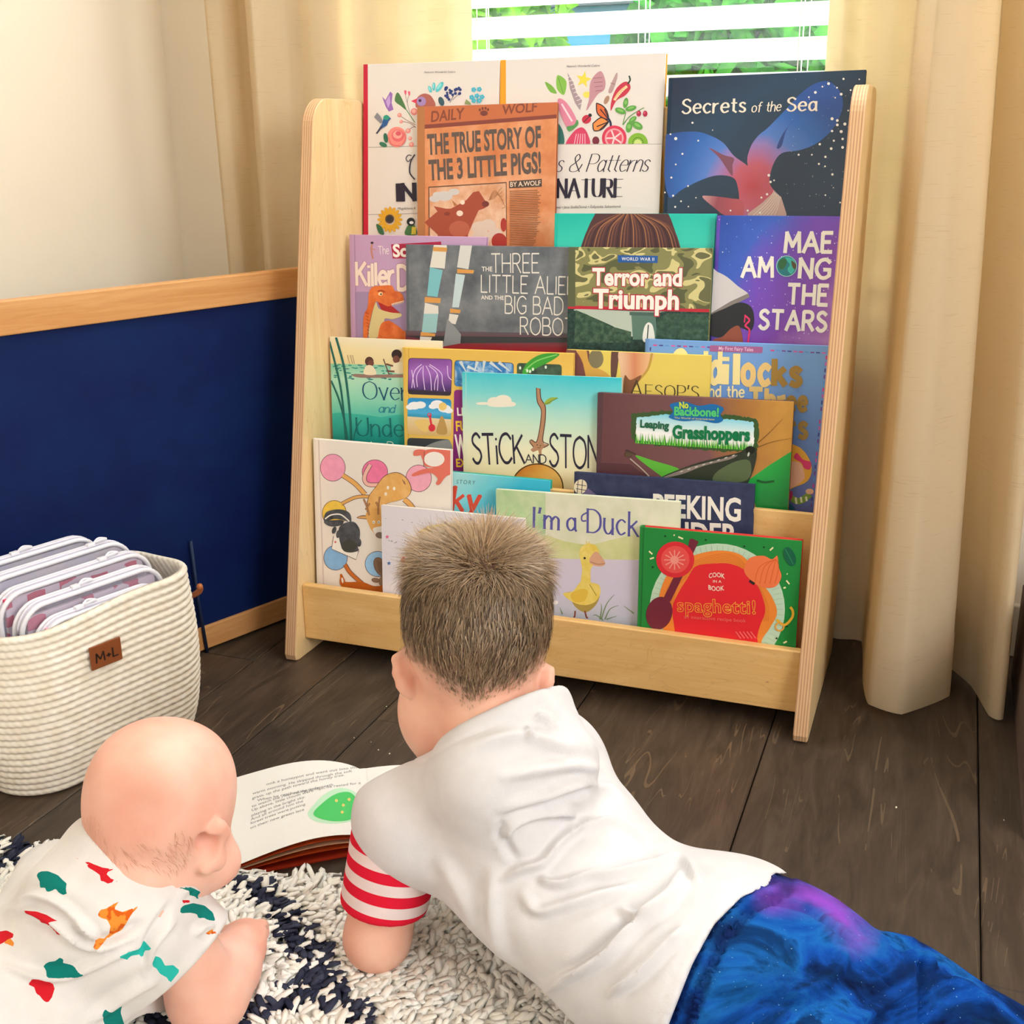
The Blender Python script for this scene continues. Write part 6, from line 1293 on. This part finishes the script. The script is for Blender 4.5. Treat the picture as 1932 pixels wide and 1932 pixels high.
f.cone(NECKB, NAPE, .056, .047, .03); f.ell(HC, (.0675, .073, .084), MR, .02); f.ell(HC+MR.T @ [0, -.012, -.010], (.064, .073, .075), MR, .02); f.ell(HC+MR.T @ [-.012, .030, 0], (.050, .044, .07), MR, .025); f.ell(HC+MR.T @ [.014, .028, 0], (.050, .044, .07), MR, .025)
f.ell(JAW, (.055, .052, .052), MR, .03); f.ell(Pd(822, 1345, HD+.035), (.036, .045, .042), MR, .025)
f.cone(SH_L, EL_L, .038, .033, .02); f.cone(EL_L, WR_L, .031, .022, .012); f.cone(SH_R, EL_R, .038, .031, .02); f.cone(EL_R, WR_R, .03, .022, .012)
def hand(f, w, dirv, palm_n, s=1.0, curl=.5, flip=1):
    d = np.array(dirv, float)/np.linalg.norm(dirv); n = np.array(palm_n, float); n -= d*(n @ d); n /= np.linalg.norm(n); l = np.cross(d, n)*flip
    c = w+d*.034*s; f.ell(c, (.034*s, .029*s, .014*s), [d, l, n], .006*s)
    for i, (o, ln_) in enumerate(((-.021, .92), (-.007, 1.05), (.007, 1.0), (.020, .8))):
        b = w+d*.055*s+l*o*s; p = [b]; a = curl*.4; ln_ *= s
        for L_ in (.024, .018, .014): dd = d*math.cos(a)-n*math.sin(a); p.append(p[-1]+dd*L_*ln_); a += curl*.75
        f.chain(p, [.0078*s, .0072*s, .0066*s, .0056*s], .0025*s)
    b = w+d*.02*s-l*.024*s; f.chain([b, b+(d*.55-l*.7-n*.2)*.026*s, b+(d*.95-l*.75-n*.45)*.045*s], [.010*s, .0085*s, .007*s], .005*s)
hand(f, WR_L, (.10, .8, -.25), (0, .2, 1), .95, .4); hand(f, WR_R, (-.35, .3, -.02), (0, 0, 1), .95, .35, -1)
# ears
def ear(f, c, side, sx, sy):
    o = MR[0]*side; up = MR[1]*.985+MR[0]*side*.12; bk_ = -MR[2]
    f.ell(c, (sx*.75, sy*.95, .010), [o, up, bk_], .006)
    f.chain([c+up*sy*.85-o*.002, c+up*sy*.55+bk_*.004+o*sx*.45, c+bk_*.007+o*sx*.5, c-up*sy*.5+bk_*.005+o*sx*.3, c-up*sy*.85-o*.001], [.0046, .0056, .0056, .0058, .0062], .004)
ear(f, Pd(765, 1268, HD-.004), -1, .0125, .0235); ear(f, Pd(1024, 1283, HD), 1, .0105, .0165)
# hidden face: brow, nose, lips
FWD = MR[2]*.82-MR[1]*.5; FWD /= np.linalg.norm(FWD); FC = HC+MR[1]*-.035
f.cone(FC+FWD*.080, FC+FWD*.098-MR[1]*.016, .007, .010, .008)
for sd in (-1, 1): f.ell(FC+FWD*.088-MR[1]*.004+MR[0]*sd*.030, (.014, .009, .008), MR, .006, sub=True)
f.ell(FC+FWD*.086-MR[1]*.045, (.02, .006, .008), MR, .004)
BODYF = f
P, F = f.mesh(); Nn = f.grad(P); U = px_of(P)
vis = ((CAM-P)*Nn).sum(1) > -.02
hl = [(700, 1180), (752, 1222), (770, 1245), (800, 1268), (830, 1300), (862, 1318), (890, 1345), (930, 1312), (985, 1300), (1012, 1270), (1036, 1245), (1090, 1200), (1090, 950), (700, 950)]
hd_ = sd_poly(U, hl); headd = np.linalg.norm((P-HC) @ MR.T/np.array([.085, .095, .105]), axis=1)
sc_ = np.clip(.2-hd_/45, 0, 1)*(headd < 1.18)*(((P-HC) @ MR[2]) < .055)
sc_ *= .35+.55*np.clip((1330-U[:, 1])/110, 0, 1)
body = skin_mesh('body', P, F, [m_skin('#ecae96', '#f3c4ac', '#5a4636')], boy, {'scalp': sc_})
for sd in (-1, 1):
    bm = bmesh.new(); bmesh.ops.create_uvsphere(bm, u_segments=16, v_segments=10, radius=.0105); mt = Matrix.Translation(Vector(FC+FWD*.077-MR[1]*.004+MR[0]*sd*.030)); MB().bm(bm, 0, mt).build('eye', flat('#e8e4de', .2, .5), boy, smooth=True)
# hair: short strands growing from the scalp, combed down to a point at the nape
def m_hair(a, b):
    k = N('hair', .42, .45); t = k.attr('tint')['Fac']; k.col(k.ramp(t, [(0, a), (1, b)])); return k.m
def strands(parent, Pv, Nv, dirs, ln, w, mat, seed, tint, name='hair', bend=.12, seg=3):
    R = np.random.default_rng(seed); n = len(Pv); dirs = dirs/(np.linalg.norm(dirs, axis=1)[:, None]+1e-9)
    side = np.cross(dirs, Nv+R.normal(0, .25, Nv.shape)); side /= np.linalg.norm(side, axis=1)[:, None]+1e-9
    rows = []
    for j in range(seg+1):
        t = j/seg; c = Pv+(dirs*(t*ln)[:, None] if False else dirs*(ln*t)[:, None])+Nv*(bend*ln*(math.sin(t*1.9)*.6))[:, None]; ww = (w*(1-.85*t))[:, None]
        c = c-Nv*(ln*t*t*.05)[:, None]; rows += [c-side*ww, c+side*ww]
    V = np.stack(rows, 1); per = 2*(seg+1); Q = np.array([[2*j, 2*j+1, 2*j+3, 2*j+2] for j in range(seg)]); offs = (np.arange(n)*per)[:, None, None]
    o = fast_mesh(name, V, Q[None]+offs, np.zeros((0, 3), int), [mat], np.zeros(n*seg, int), np.zeros(0, int), parent)
    a = o.data.attributes.new('tint', 'FLOAT', 'POINT'); a.data.foreach_set('value', np.repeat(tint, per).astype(np.float32)); return o
R = np.random.default_rng(77); cand = np.where((hd_ < -4) & (headd < 1.15) & (((P-HC) @ MR[2]) < .06))[0]
pick = R.choice(cand, 24000); Pv = P[pick]+R.normal(0, .0014, (24000, 3)); Nv = Nn[pick]; q = (Pv-HC) @ MR.T
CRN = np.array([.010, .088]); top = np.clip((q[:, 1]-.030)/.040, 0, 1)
rad2 = np.stack([q[:, 0]-CRN[0], q[:, 1]-CRN[1]], 1); rad2 /= np.linalg.norm(rad2, axis=1)[:, None]+1e-6
down = np.stack([-(q[:, 0]+.002)*9*np.clip((.01-q[:, 1])/.045, 0, 1.6)+.10*rad2[:, 0], -np.ones(len(q))], 1)
d2 = (rad2*.75+np.array([0, .5]))*top[:, None]+down*(1-top[:, None]); dv = d2[:, :1]*MR[0]+d2[:, 1:]*MR[1]+MR[2]*(.25*top)[:, None]
dv += R.normal(0, .20, dv.shape)+.4*vnoise(4)(Pv*70, 1.0)[:, None]*MR[0]; dv -= Nv*(dv*Nv).sum(1)[:, None]; dv += Nv*(.02+.42*top)[:, None]
ln = (.009+.017*top+.004*np.clip((q[:, 1]+.06)/.08, 0, 1))*R.uniform(.7, 1.25, len(q)); ln *= np.clip(.25+(-hd_[pick])/60, .25, 1)
keep = R.random(len(q)) < np.clip(.25+(-hd_[pick])/40, .2, 1)
strands(boy, Pv[keep], Nv[keep], dv[keep], ln[keep], np.full(keep.sum(), .00052), m_hair('#46331f', '#c8a985'), 5, np.clip(R.normal(.30, .2, keep.sum())+.45*top[keep]+.35*np.clip(1+hd_[pick][keep]/30, 0, 1), 0, 1))  # tint paler on top of the head: window backlight put into the hair colour

# shirt
LAT = SPN[1]
f = Field(lo, hi, .0032); torso(f, .006); f.ell(atz(1330, 1805, .105), (.08, .112, .083), SPN, .03); f.ell(PEL*.75+LOB*.25, (.09, .119, .086), SPN, .03)
f.cone(atz(770, 1540, .175), atz(1030, 1440, .175), .052, .052, .05)
f.ell(SH_L+np.array([.012, .01, .004]), (.05, .055, .05), None, .025); f.cone(SH_R, SH_R*.4+EL_R*.6, .042, .038, .035)
f.cone(Pd(965, 1345, 1.115), Pd(930, 1460, 1.09), .052, .06, .045); f.cone(Pd(1022, 1345, 1.12), Pd(1040, 1430, 1.10), .024, .045, .035)
# neckline and hem
CL_A, CL_B = Pd(800, 1410, 1.13), Pd(1028, 1308, 1.09); nn = np.cross(CL_B-CL_A, np.array([.25, .55, 1.0])*1.0)
nn = MR.T @ np.array([-.40, .86, .32]); f.plane((CL_A+CL_B)/2, nn, .004, (np.array([.42, -.75, .15]), np.array([.75, -.2, .5])))
HEM = [(1458, 1650), (1450, 1672), (1400, 1692), (1347, 1745), (1306, 1820), (1262, 1932), (1235, 2040), (1210, 2300)]
f.cut2d(HEM+[(2300, 2300), (2300, 1600)], (np.array([.62, -1.05, .0]), np.array([1.3, -.45, .35])))
P, F = f.mesh(); P = relax(P, F, 3); Nn = f.grad(P); U = px_of(P); fc = facing_of(P, Nn)
c5 = lambda *p: [(620+x*.3623, 1300+y*.3623) for x, y in p]
RID = [(5, 11, c5((860, 640), (1100, 565), (1300, 500), (1450, 520), (1570, 610))), (5, 9, c5((880, 840), (960, 705), (1130, 645), (1250, 650), (1290, 700))), (6, 10, c5((890, 1000), (1000, 940), (1120, 900), (1210, 790), (1340, 700), (1450, 680))),
 (6, 9, c5((1110, 960), (1130, 1000), (1220, 1012), (1350, 970), (1500, 960), (1700, 915), (1820, 890))), (5, 11, c5((1000, 1040), (1080, 1150), (1220, 1130), (1400, 1080), (1600, 1020))), (6.5, 11, c5((1050, 1620), (1250, 1500), (1450, 1385), (1600, 1230), (1750, 1120), (1900, 960))),
 (4, 16, c5((860, 900), (850, 1200), (900, 1400), (1040, 1620))), (3.5, 16, c5((560, 850), (700, 1100), (790, 1320), (900, 1500))), (5, 10, c5((1500, 1130), (1620, 1180), (1750, 1080), (1850, 920))), (6, 10, c5((1440, 1600), (1600, 1500), (1750, 1350), (1860, 1230))),
 (4, 7, c5((1035, 190), (1055, 280))), (4, 8, c5((1070, 140), (1130, 150), (1190, 210))), (4, 14, c5((700, 310), (950, 240), (1100, 250), (1280, 320))), (4, 12, c5((880, 470), (1100, 420), (1300, 400), (1440, 440))), (5, 9, c5((1330, 750), (1450, 690), (1560, 720), (1700, 830))), (-5, 9, c5((1100, 620), (1200, 570), (1400, 500))), (-4, 10, c5((980, 900), (900, 760), (920, 700))), (5, 8, c5((1700, 930), (1830, 880), (1900, 960), (1930, 1010))), (-5, 9, c5((1230, 1480), (1430, 1330), (1600, 1180)))]
P = folds(P, Nn, U, RID, fc*1.0)
dhem, _ = d_line(U, [(1455, 1672), (1400, 1695), (1345, 1745), (1305, 1820), (1262, 1930)]); P -= Nn*(.0012*np.exp(-((dhem-24)/3.0)**2))[:, None]
dcol, _ = d_line(U, [(790, 1422), (860, 1380), (940, 1345), (1020, 1308)]); P -= Nn*(.0014*np.exp(-((dcol-17)/3.0)**2))[:, None]
SHIRT = m_cloth('#dad7d8')
skin_mesh('shirt', P, F, [SHIRT], boy)
# ribbed collar along the neckline
# striped sleeve
f = Field(np.minimum(SH_L, EL_L)-.09, np.maximum(SH_L, EL_L)+.09, .0025)
f.cone(SH_L, SH_L*.18+EL_L*.82, .046, .0445, .01); ad = (EL_L-SH_L)/np.linalg.norm(EL_L-SH_L)
f.plane(SH_L*.30+EL_L*.70, ad+MR[0]*.05, .004)
P, F = f.mesh(); P = relax(P, F, 2); Nn = f.grad(P); al = (P-SH_L) @ ad; w_ = vnoise(9)
P = P+Nn*(.0018*w_(P*60, 1.0))[:, None]; pit = .0235; ph = (al+.0035*w_(P*18, 1.))/pit
st_ = np.abs((ph-np.floor(ph))-.5)-.25
skin_mesh('striped_sleeve', P, F, [m_cloth('#e6d2d0', (('stripe', '#dd1f38'),))], boy, {'stripe': st_})
# trousers
f = Field(lo, hi, .0035); hips(f, .004)
f.chain([HR_, KN_R, AN_R], [.078, .060, .042], .03); f.chain([HL_, KN_L, AN_L], [.078, .060, .042], .03); f.ell(atz(1760, 1920, .065), (.045, .05, .048), None, .02); f.ell(atz(1690, 1890, .075), (.05, .06, .055), None, .02)
f.plane(PEL*.45+LOB*.55, SPN[0], .004, (np.array([.6, -1.05, 0]), np.array([1.05, -.5, .4])))
P, F = f.mesh(); P = relax(P, F, 2); Nn = f.grad(P); U = px_of(P); fc = facing_of(P, Nn)
PR = [(-4, 5, [(1430, 1702), (1500, 1712), (1570, 1748), (1640, 1815), (1705, 1878)]), (5, 10, [(1660, 1752), (1700, 1772), (1735, 1778)]), (6, 8, [(1700, 1800), (1740, 1808), (1768, 1835)]), (-7, 6, [(1733, 1800), (1738, 1850), (1736, 1940)]), (5, 12, [(1780, 1850), (1830, 1868), (1880, 1910)]), (5, 16, [(1480, 1890), (1560, 1850), (1600, 1790)]), (-4, 18, [(1330, 1900), (1420, 1880), (1520, 1900)]), (4, 14, [(1600, 1932), (1680, 1890), (1720, 1850)])]
P = folds(P, Nn, U, PR, fc)
dw, tw_ = d_line(U, [(1470, 1668), (1420, 1690), (1362, 1745), (1322, 1815), (1278, 1932)]); band = np.exp(-((dw-19)/13)**6)
along = (P-PEL) @ SPN[1]*.5+(P-PEL) @ SPN[2]
P -= Nn*(band*(.0022+.0032*np.sin(tw_*2*PI*46)))[:, None]
k = N('galaxy_fleece', .92, .08); o = k.coord('Object')
c = k.ramp(k.noise(k.mapping(o, (1, 1, 1), (.3, .1, 0)), 9, 5, .6, 1.2), [(.30, '#051030'), (.40, '#092a62'), (.48, '#10479c'), (.55, '#1860ac'), (.62, '#0c3468'), (.74, '#061a38')])
c = k.mix(k.math('MULTIPLY', k.math('SUBTRACT', k.noise(k.mapping(o, loc=(.2, .5, .1)), 8, 4, .6, .8), .5), 4.0, clamp=True), c, '#0a3350')
gr = k.attr('glow')['Fac']; c = k.mix(k.math('MULTIPLY', gr, k.math('MULTIPLY', k.math('SUBTRACT', k.noise(o, 20, 4), .3), 3.0, clamp=True), clamp=True), c, '#8b48bd')
c = k.mix(k.math('MULTIPLY', k.math('GREATER_THAN', k.noise(o, 480, 1), .77), .55), c, '#8fc4dc'); c = k.mix(k.attr('band')['Fac'], c, '#14164a'); k.col(c); k.bump(k.noise(o, 600, 2), .0006, .5)
dg = np.minimum(d_line(U, [(1460, 1690), (1540, 1695), (1580, 1720), (1620, 1770)])[0], 400)
skin_mesh('trousers', P, F, [k.m], boy, {'band': band*.5, 'glow': np.clip(1.0-dg/46, 0, 1)})
# ================================================================== the baby
baby = empty('person', (.12, -.78, 0), 'bald baby on its belly in a white onesie with red and teal animal prints', 'person')
BD = 1.06; BH = Pd(305, 1512, BD)
cB2 = lambda p: (p[0]*.31156, 1330+p[1]*.31156)
BSH = atz(255, 1770, .115); BSL = atz(110, 1700, .115); BMID = atz(60, 1860, .095); BHIP = atz(-190, 2010, .09)
BEL = atz(392, 1878, .052); BWR = atz(455, 1792, .060); BSHR = atz(345, 1790, .120)
lo2, hi2 = np.array([-.34, -1.12, .0]), np.array([.50, -.42, .42])
SPB = orient(BSH-BHIP)
f = Field(lo2, hi2, .0028)
def btorso(f, g=0.):
    c = (BSH+BSL)/2; f.ell(c*.75+BSH*.25, (.07+g, .088+g, .062+g), SPB, .03); f.ell(BMID, (.085+g, .086+g, .066+g), SPB, .03); f.ell(BHIP, (.09+g, .09+g, .075+g), SPB, .03)
btorso(f, -.008)
for sd in (-1, 1):
    h_ = BHIP+SPB[1]*sd*.05; kn = h_+SPB[1]*sd*.05-SPB[0]*.07-np.array([0, 0, .03]); f.chain([h_, kn, kn-SPB[0]*.08-np.array([0, 0, .01])], [.048, .042, .03], .02)
RA = np.array([[math.cos(-.16), math.sin(-.16), 0], [-math.sin(-.16), math.cos(-.16), 0], [0, 0, 1]]) @ MR
f.ell(BH, (.059, .068, .070), RA, .02); f.ell(Pd(296, 1545, BD+.005), (.0585, .052, .062), RA, .025); f.ell(Pd(338, 1468, BD), (.042, .043, .06), RA, .03); f.ell(Pd(268, 1462, BD), (.040, .042, .06), RA, .03)
f.ell(Pd(352, 1612, BD+.02), (.036, .034, .040), MR, .022); f.ell(Pd(375, 1630, BD+.032), (.022, .022, .026), MR, .02)
f.cone(Pd(270, 1620, BD), Pd(240, 1705, 1.03), .046, .055, .02); f.ell(Pd(300, 1655, BD), (.045, .024, .04), MR, .02)
BN = Pd(452, 1560, BD+.075)
# hidden face
BF = (MR[2]*.80+MR[0]*.5-MR[1]*.25); BF /= np.linalg.norm(BF); BFC = BH-MR[1]*.030; BS = np.cross(BF, MR[1]); BS /= np.linalg.norm(BS)
f.ell(BFC+BF*.066, (.008, .007, .008), MR, .008)
for sd in (-1, 1): f.ell(BFC+BF*.063+MR[1]*.016+BS*sd*.022, (.010, .007, .008), MR, .006, sub=True); f.ell(BFC+BF*.045-MR[1]*.02+BS*sd*.028, (.02, .02, .02), MR, .015)
f.ell(BFC+BF*.064-MR[1]*.022, (.013, .005, .006), MR, .004)
# ear, seen from behind
def E_(u, v, d=0.): return Pd(u, v, BD-.031+d)
f.ell(E_(390, 1598, .010), (.015, .024, .014), [MR[0]*.85+MR[1]*.5, MR[1]*.85-MR[0]*.5, MR[2]], .008)
f.chain([E_(375, 1628, .004), E_(366, 1605, -.002), E_(374, 1583, -.006), E_(392, 1570, -.008), (E_(414, 1560, -.004)), E_(421, 1570, .004), E_(408, 1600, .004), E_(396, 1626, .002), E_(388, 1636, .0), E_(378, 1630, .002)], [.004, .0035, .0038, .0045, .0062, .006, .0055, .0058, .0062, .005], .004)
f.ell(E_(390, 1592, -.006), (.0085, .017, .0085), [MR[0]*.85+MR[1]*.5, MR[1]*.85-MR[0]*.5, MR[2]], .004, sub=True)
# right arm with rolls of fat, fist on the rug
f.cone(BSHR, BEL, .030, .035, .02); f.cone(BEL, BEL*.45+BWR*.55, .0365, .033, .012); f.cone(BEL*.4+BWR*.6, BWR, .030, .0245, .006)
BLE = atz(95, 1660, .05); BLW = atz(215, 1600, .05); f.cone(BSL, BLE, .036, .03, .02); f.cone(BLE, BLW, .028, .021, .01)
def fist(f, w, d, n, s, flip=1):
    d = np.array(d, float)/np.linalg.norm(d); n = np.array(n, float); n -= d*(n @ d); n /= np.linalg.norm(n); l = np.cross(d, n)*flip
    f.ell(w+d*.020*s, (.024*s, .025*s, .016*s), [d, l, n], .008*s)
    for o, q in ((-.018, .9), (-.006, 1.05), (.006, 1.0), (.017, .82)):
        b = w+d*.036*s+l*o*s; p1 = b+(d*.75-n*.55)*.013*q*s; p2 = p1+(-n*.95+d*.05)*.011*q*s; p3 = p2+(-d*.85-n*.2)*.009*q*s
        f.chain([b, p1, p2, p3], [.0068*s, .0066*s, .006*s, .0052*s], .0018*s)
    b = w+d*.012*s-l*.020*s-n*.004*s; f.chain([b, b+(d*.8-l*.35-n*.5)*.016*s, b+(d*1.0+l*.1-n*.9)*.024*s], [.0085*s, .0072*s, .006*s], .003*s)
fist(f, BWR, atz(462, 1742, .058)-BWR, (0.1, -.35, .9), .98); fist(f, BLW, (.8, .55, -.05), (0, 0, 1), .95, -1)
P, F = f.mesh(); P = relax(P, F, 1); Nn = f.grad(P); U = px_of(P)
hf = np.clip(1-np.abs(d_line(U, [(170, 1560), (185, 1600), (215, 1615), (270, 1612), (320, 1625), (345, 1585)])[0])/26, 0, 1)*(np.linalg.norm(P-BH, axis=1) < .10)
head_shade = np.exp(-(np.linalg.norm((U-np.array([275, 1490]))/np.array([55, 45]), axis=1))**2)*.22*(np.linalg.norm(P-BH, axis=1) < .10)  # soft brown patch: shade on the back of the head put into the skin colour
skin_mesh('body', P, F, [m_skin('#efae98', '#f6c6b2', '#a8704e')], baby, {'scalp': hf*.16+head_shade*1.1})
for sd in (-1, 1):
    bm = bmesh.new(); bmesh.ops.create_uvsphere(bm, u_segments=16, v_segments=10, radius=.0085); MB().bm(bm, 0, Matrix.Translation(Vector(BFC+BF*.054+MR[1]*.016+BS*sd*.022))).build('eye', flat('#e8e4de', .2, .5), baby, smooth=True)
R = np.random.default_rng(6); cand = np.where((hf > .15) & (((CAM-P)*Nn).sum(1) > .1))[0]; pick = R.choice(cand, 260); Pv = P[pick]; Nv = Nn[pick]
c = vnoise(12)(Pv*55, 1.); dv = MR[0]*(c*1.3+.3)[:, None]-MR[1]*.9; dv = dv+R.normal(0, .2, dv.shape); dv -= Nv*(dv*Nv).sum(1)[:, None]; dv += Nv*.12
strands(baby, Pv, Nv, dv, R.uniform(.004, .010, 260), np.full(260, .00015), m_hair('#b98566', '#d3a080'), 8, R.random(260))
cand = np.where((np.linalg.norm(P-BH, axis=1) < .095) & (U[:, 1] < 1600) & (((P-BH) @ MR[2]) < .05))[0]; pick = R.choice(cand, 1500)
# onesie
f = Field(lo2, hi2, .0028); btorso(f, .007)
f.ell(atz(255, 1735, .132), (.06, .075, .052), SPB, .03); f.ell(atz(150, 1690, .128), (.06, .07, .05), SPB, .03)
f.cone(BSHR+np.array([-.02, 0, .0]), BSHR*.15+BEL*.85, .049, .049, .02); f.cone(BSL, BLE, .045, .04, .02)
f.cone(Pd(245, 1668, 1.05), Pd(240, 1730, 1.03), .058, .06, .02); f.cone(Pd(228, 1640, 1.055), Pd(190, 1710, 1.04), .058, .07, .03); f.ell(atz(362, 1795, .108), (.042, .042, .042), None, .02)
for sd in (-1, 1):
    h_ = BHIP+SPB[1]*sd*.05; kn = h_+SPB[1]*sd*.05-SPB[0]*.07-np.array([0, 0, .03]); f.chain([h_, h_*.4+kn*.6], [.058, .054], .02)
f.plane((Pd(180, 1608, 1.05)+Pd(335, 1690, 1.02))/2, MR.T @ np.array([.42, .82, .42]), .004, (np.array([-.02, -.78, .10]), np.array([.32, -.45, .42])))
ba_ = (BEL-BSHR)/np.linalg.norm(BEL-BSHR); f.plane((Pd(436, 1795, .97)+Pd(338, 1888, .95))/2, MR.T @ np.array([.66, -.72, .1]), .004, (np.minimum(BSHR, BEL)+np.array([-.03, -.09, -.06]), np.maximum(BSHR, BEL)+np.array([.08, .06, .06])))
P, F = f.mesh(); P = relax(P, F, 2); Nn = f.grad(P); U = px_of(P); fc = facing_of(P, Nn)
q = lambda *p: [cB2(x) for x in p]
BR = [(5, 9, q((0, 1250), (150, 1240), (300, 1300), (430, 1400), (560, 1470), (700, 1450), (900, 1370))), (4, 9, q((60, 1240), (180, 1160), (300, 1180), (430, 1260), (520, 1370))), (5, 10, q((0, 1560), (200, 1640), (400, 1640), (560, 1580), (760, 1490), (900, 1420))), (5, 9, q((470, 1300), (540, 1380), (560, 1420), (640, 1470))), (-5, 9, q((440, 1340), (560, 1440), (700, 1400), (860, 1300))), (5, 9, q((880, 1660), (900, 1500), (960, 1400), (1060, 1300))), (-4, 8, q((890, 1640), (880, 1480), (930, 1360), (1050, 1180))), (4, 12, q((520, 1932), (700, 1800), (860, 1700), (960, 1660))), (4, 10, q((1080, 1150), (1150, 1120), (1190, 1160))), (4, 9, q((1180, 1400), (1220, 1350), (1300, 1340)))]
P = folds(P, Nn, U, BR, fc)
TEAL = [[(220, 1030), (240, 1008), (290, 1006), (350, 1030), (390, 1070), (405, 1080), (398, 1110), (402, 1145), (372, 1150), (345, 1130), (335, 1110), (300, 1125), (275, 1132), (262, 1100), (238, 1108), (230, 1090), (240, 1075)], [(1080, 1245), (1110, 1215), (1170, 1200), (1240, 1215), (1290, 1255), (1305, 1310), (1270, 1300), (1245, 1285), (1210, 1290), (1195, 1265), (1150, 1258), (1100, 1262)], [(250, 1585), (290, 1560), (330, 1555), (360, 1532), (385, 1545), (370, 1568), (410, 1580), (460, 1592), (520, 1600), (518, 1620), (450, 1620), (380, 1632), (300, 1636)], [(605, 1860), (630, 1822), (700, 1840), (742, 1832), (735, 1870), (760, 1960), (650, 1960)], [(1070, 1105), (1130, 1110), (1180, 1140), (1210, 1180), (1160, 1160), (1110, 1135)]]
AQUA = [[(722, 1505), (780, 1478), (850, 1470), (880, 1438), (908, 1465), (880, 1500), (870, 1550), (845, 1520), (800, 1525), (770, 1555), (745, 1545)], [(920, 1560), (950, 1520), (980, 1540), (1000, 1580), (1050, 1575), (1090, 1610), (1050, 1660), (1030, 1685), (1010, 1650), (970, 1630), (950, 1600), (930, 1590)]]
RED = [[(455, 925), (520, 945), (570, 965), (620, 985), (690, 995), (655, 1010), (640, 1020), (670, 1050), (725, 1075), (690, 1072), (640, 1085), (630, 1065), (610, 1068), (605, 1030), (570, 1005), (535, 985), (520, 955)], [(158, 1250), (190, 1245), (240, 1250), (290, 1270), (355, 1308), (320, 1312), (330, 1340), (360, 1380), (370, 1405), (340, 1398), (310, 1360), (280, 1330), (240, 1320), (220, 1280), (190, 1262)], [(-20, 1375), (40, 1365), (80, 1385), (85, 1405), (50, 1420), (20, 1440), (-20, 1460)], [(165, 1690), (200, 1660), (260, 1655), (310, 1680), (330, 1720), (315, 1770), (290, 1805), (262, 1790), (240, 1760), (220, 1750), (205, 1710)], [(1105, 1180), (1150, 1180), (1155, 1198), (1110, 1200)]]
ORG = [[(590, 1270), (610, 1240), (640, 1235), (725, 1182), (690, 1235), (740, 1255), (850, 1215), (800, 1260), (775, 1300), (740, 1370), (690, 1395), (640, 1430), (600, 1465), (570, 1465), (580, 1410), (620, 1430), (660, 1390), (670, 1340), (650, 1300), (610, 1290)], [(1310, 1385), (1350, 1400), (1385, 1430), (1405, 1470), (1350, 1490), (1300, 1520), (1280, 1500), (1290, 1470), (1320, 1450)], [(20, 1440), (60, 1410), (85, 1440), (80, 1465), (50, 1450)], [(1245, 1380), (1280, 1360), (1320, 1380), (1270, 1390)]]
at_ = {}
for nm, L in (('teal', TEAL), ('aqua', AQUA), ('red', RED), ('org', ORG)):
    d = np.full(len(P), 99.)
    for p in L: d = np.minimum(d, sd_poly(U, [cB2(x) for x in p]))
    at_[nm] = np.where(fc > 0, d, 99)
# the same prints scattered over the parts the photograph does not show
R = np.random.default_rng(2); hid = (U[:, 0] < -12) | (U[:, 1] > 1950)
skin_mesh('onesie', P, F, [m_cloth('#e2dedb', (('teal', '#127f76'), ('aqua', '#2fc0b4'), ('red', '#d3232e'), ('org', ('#d8601c', '#ec9038', 130))))], baby, at_)
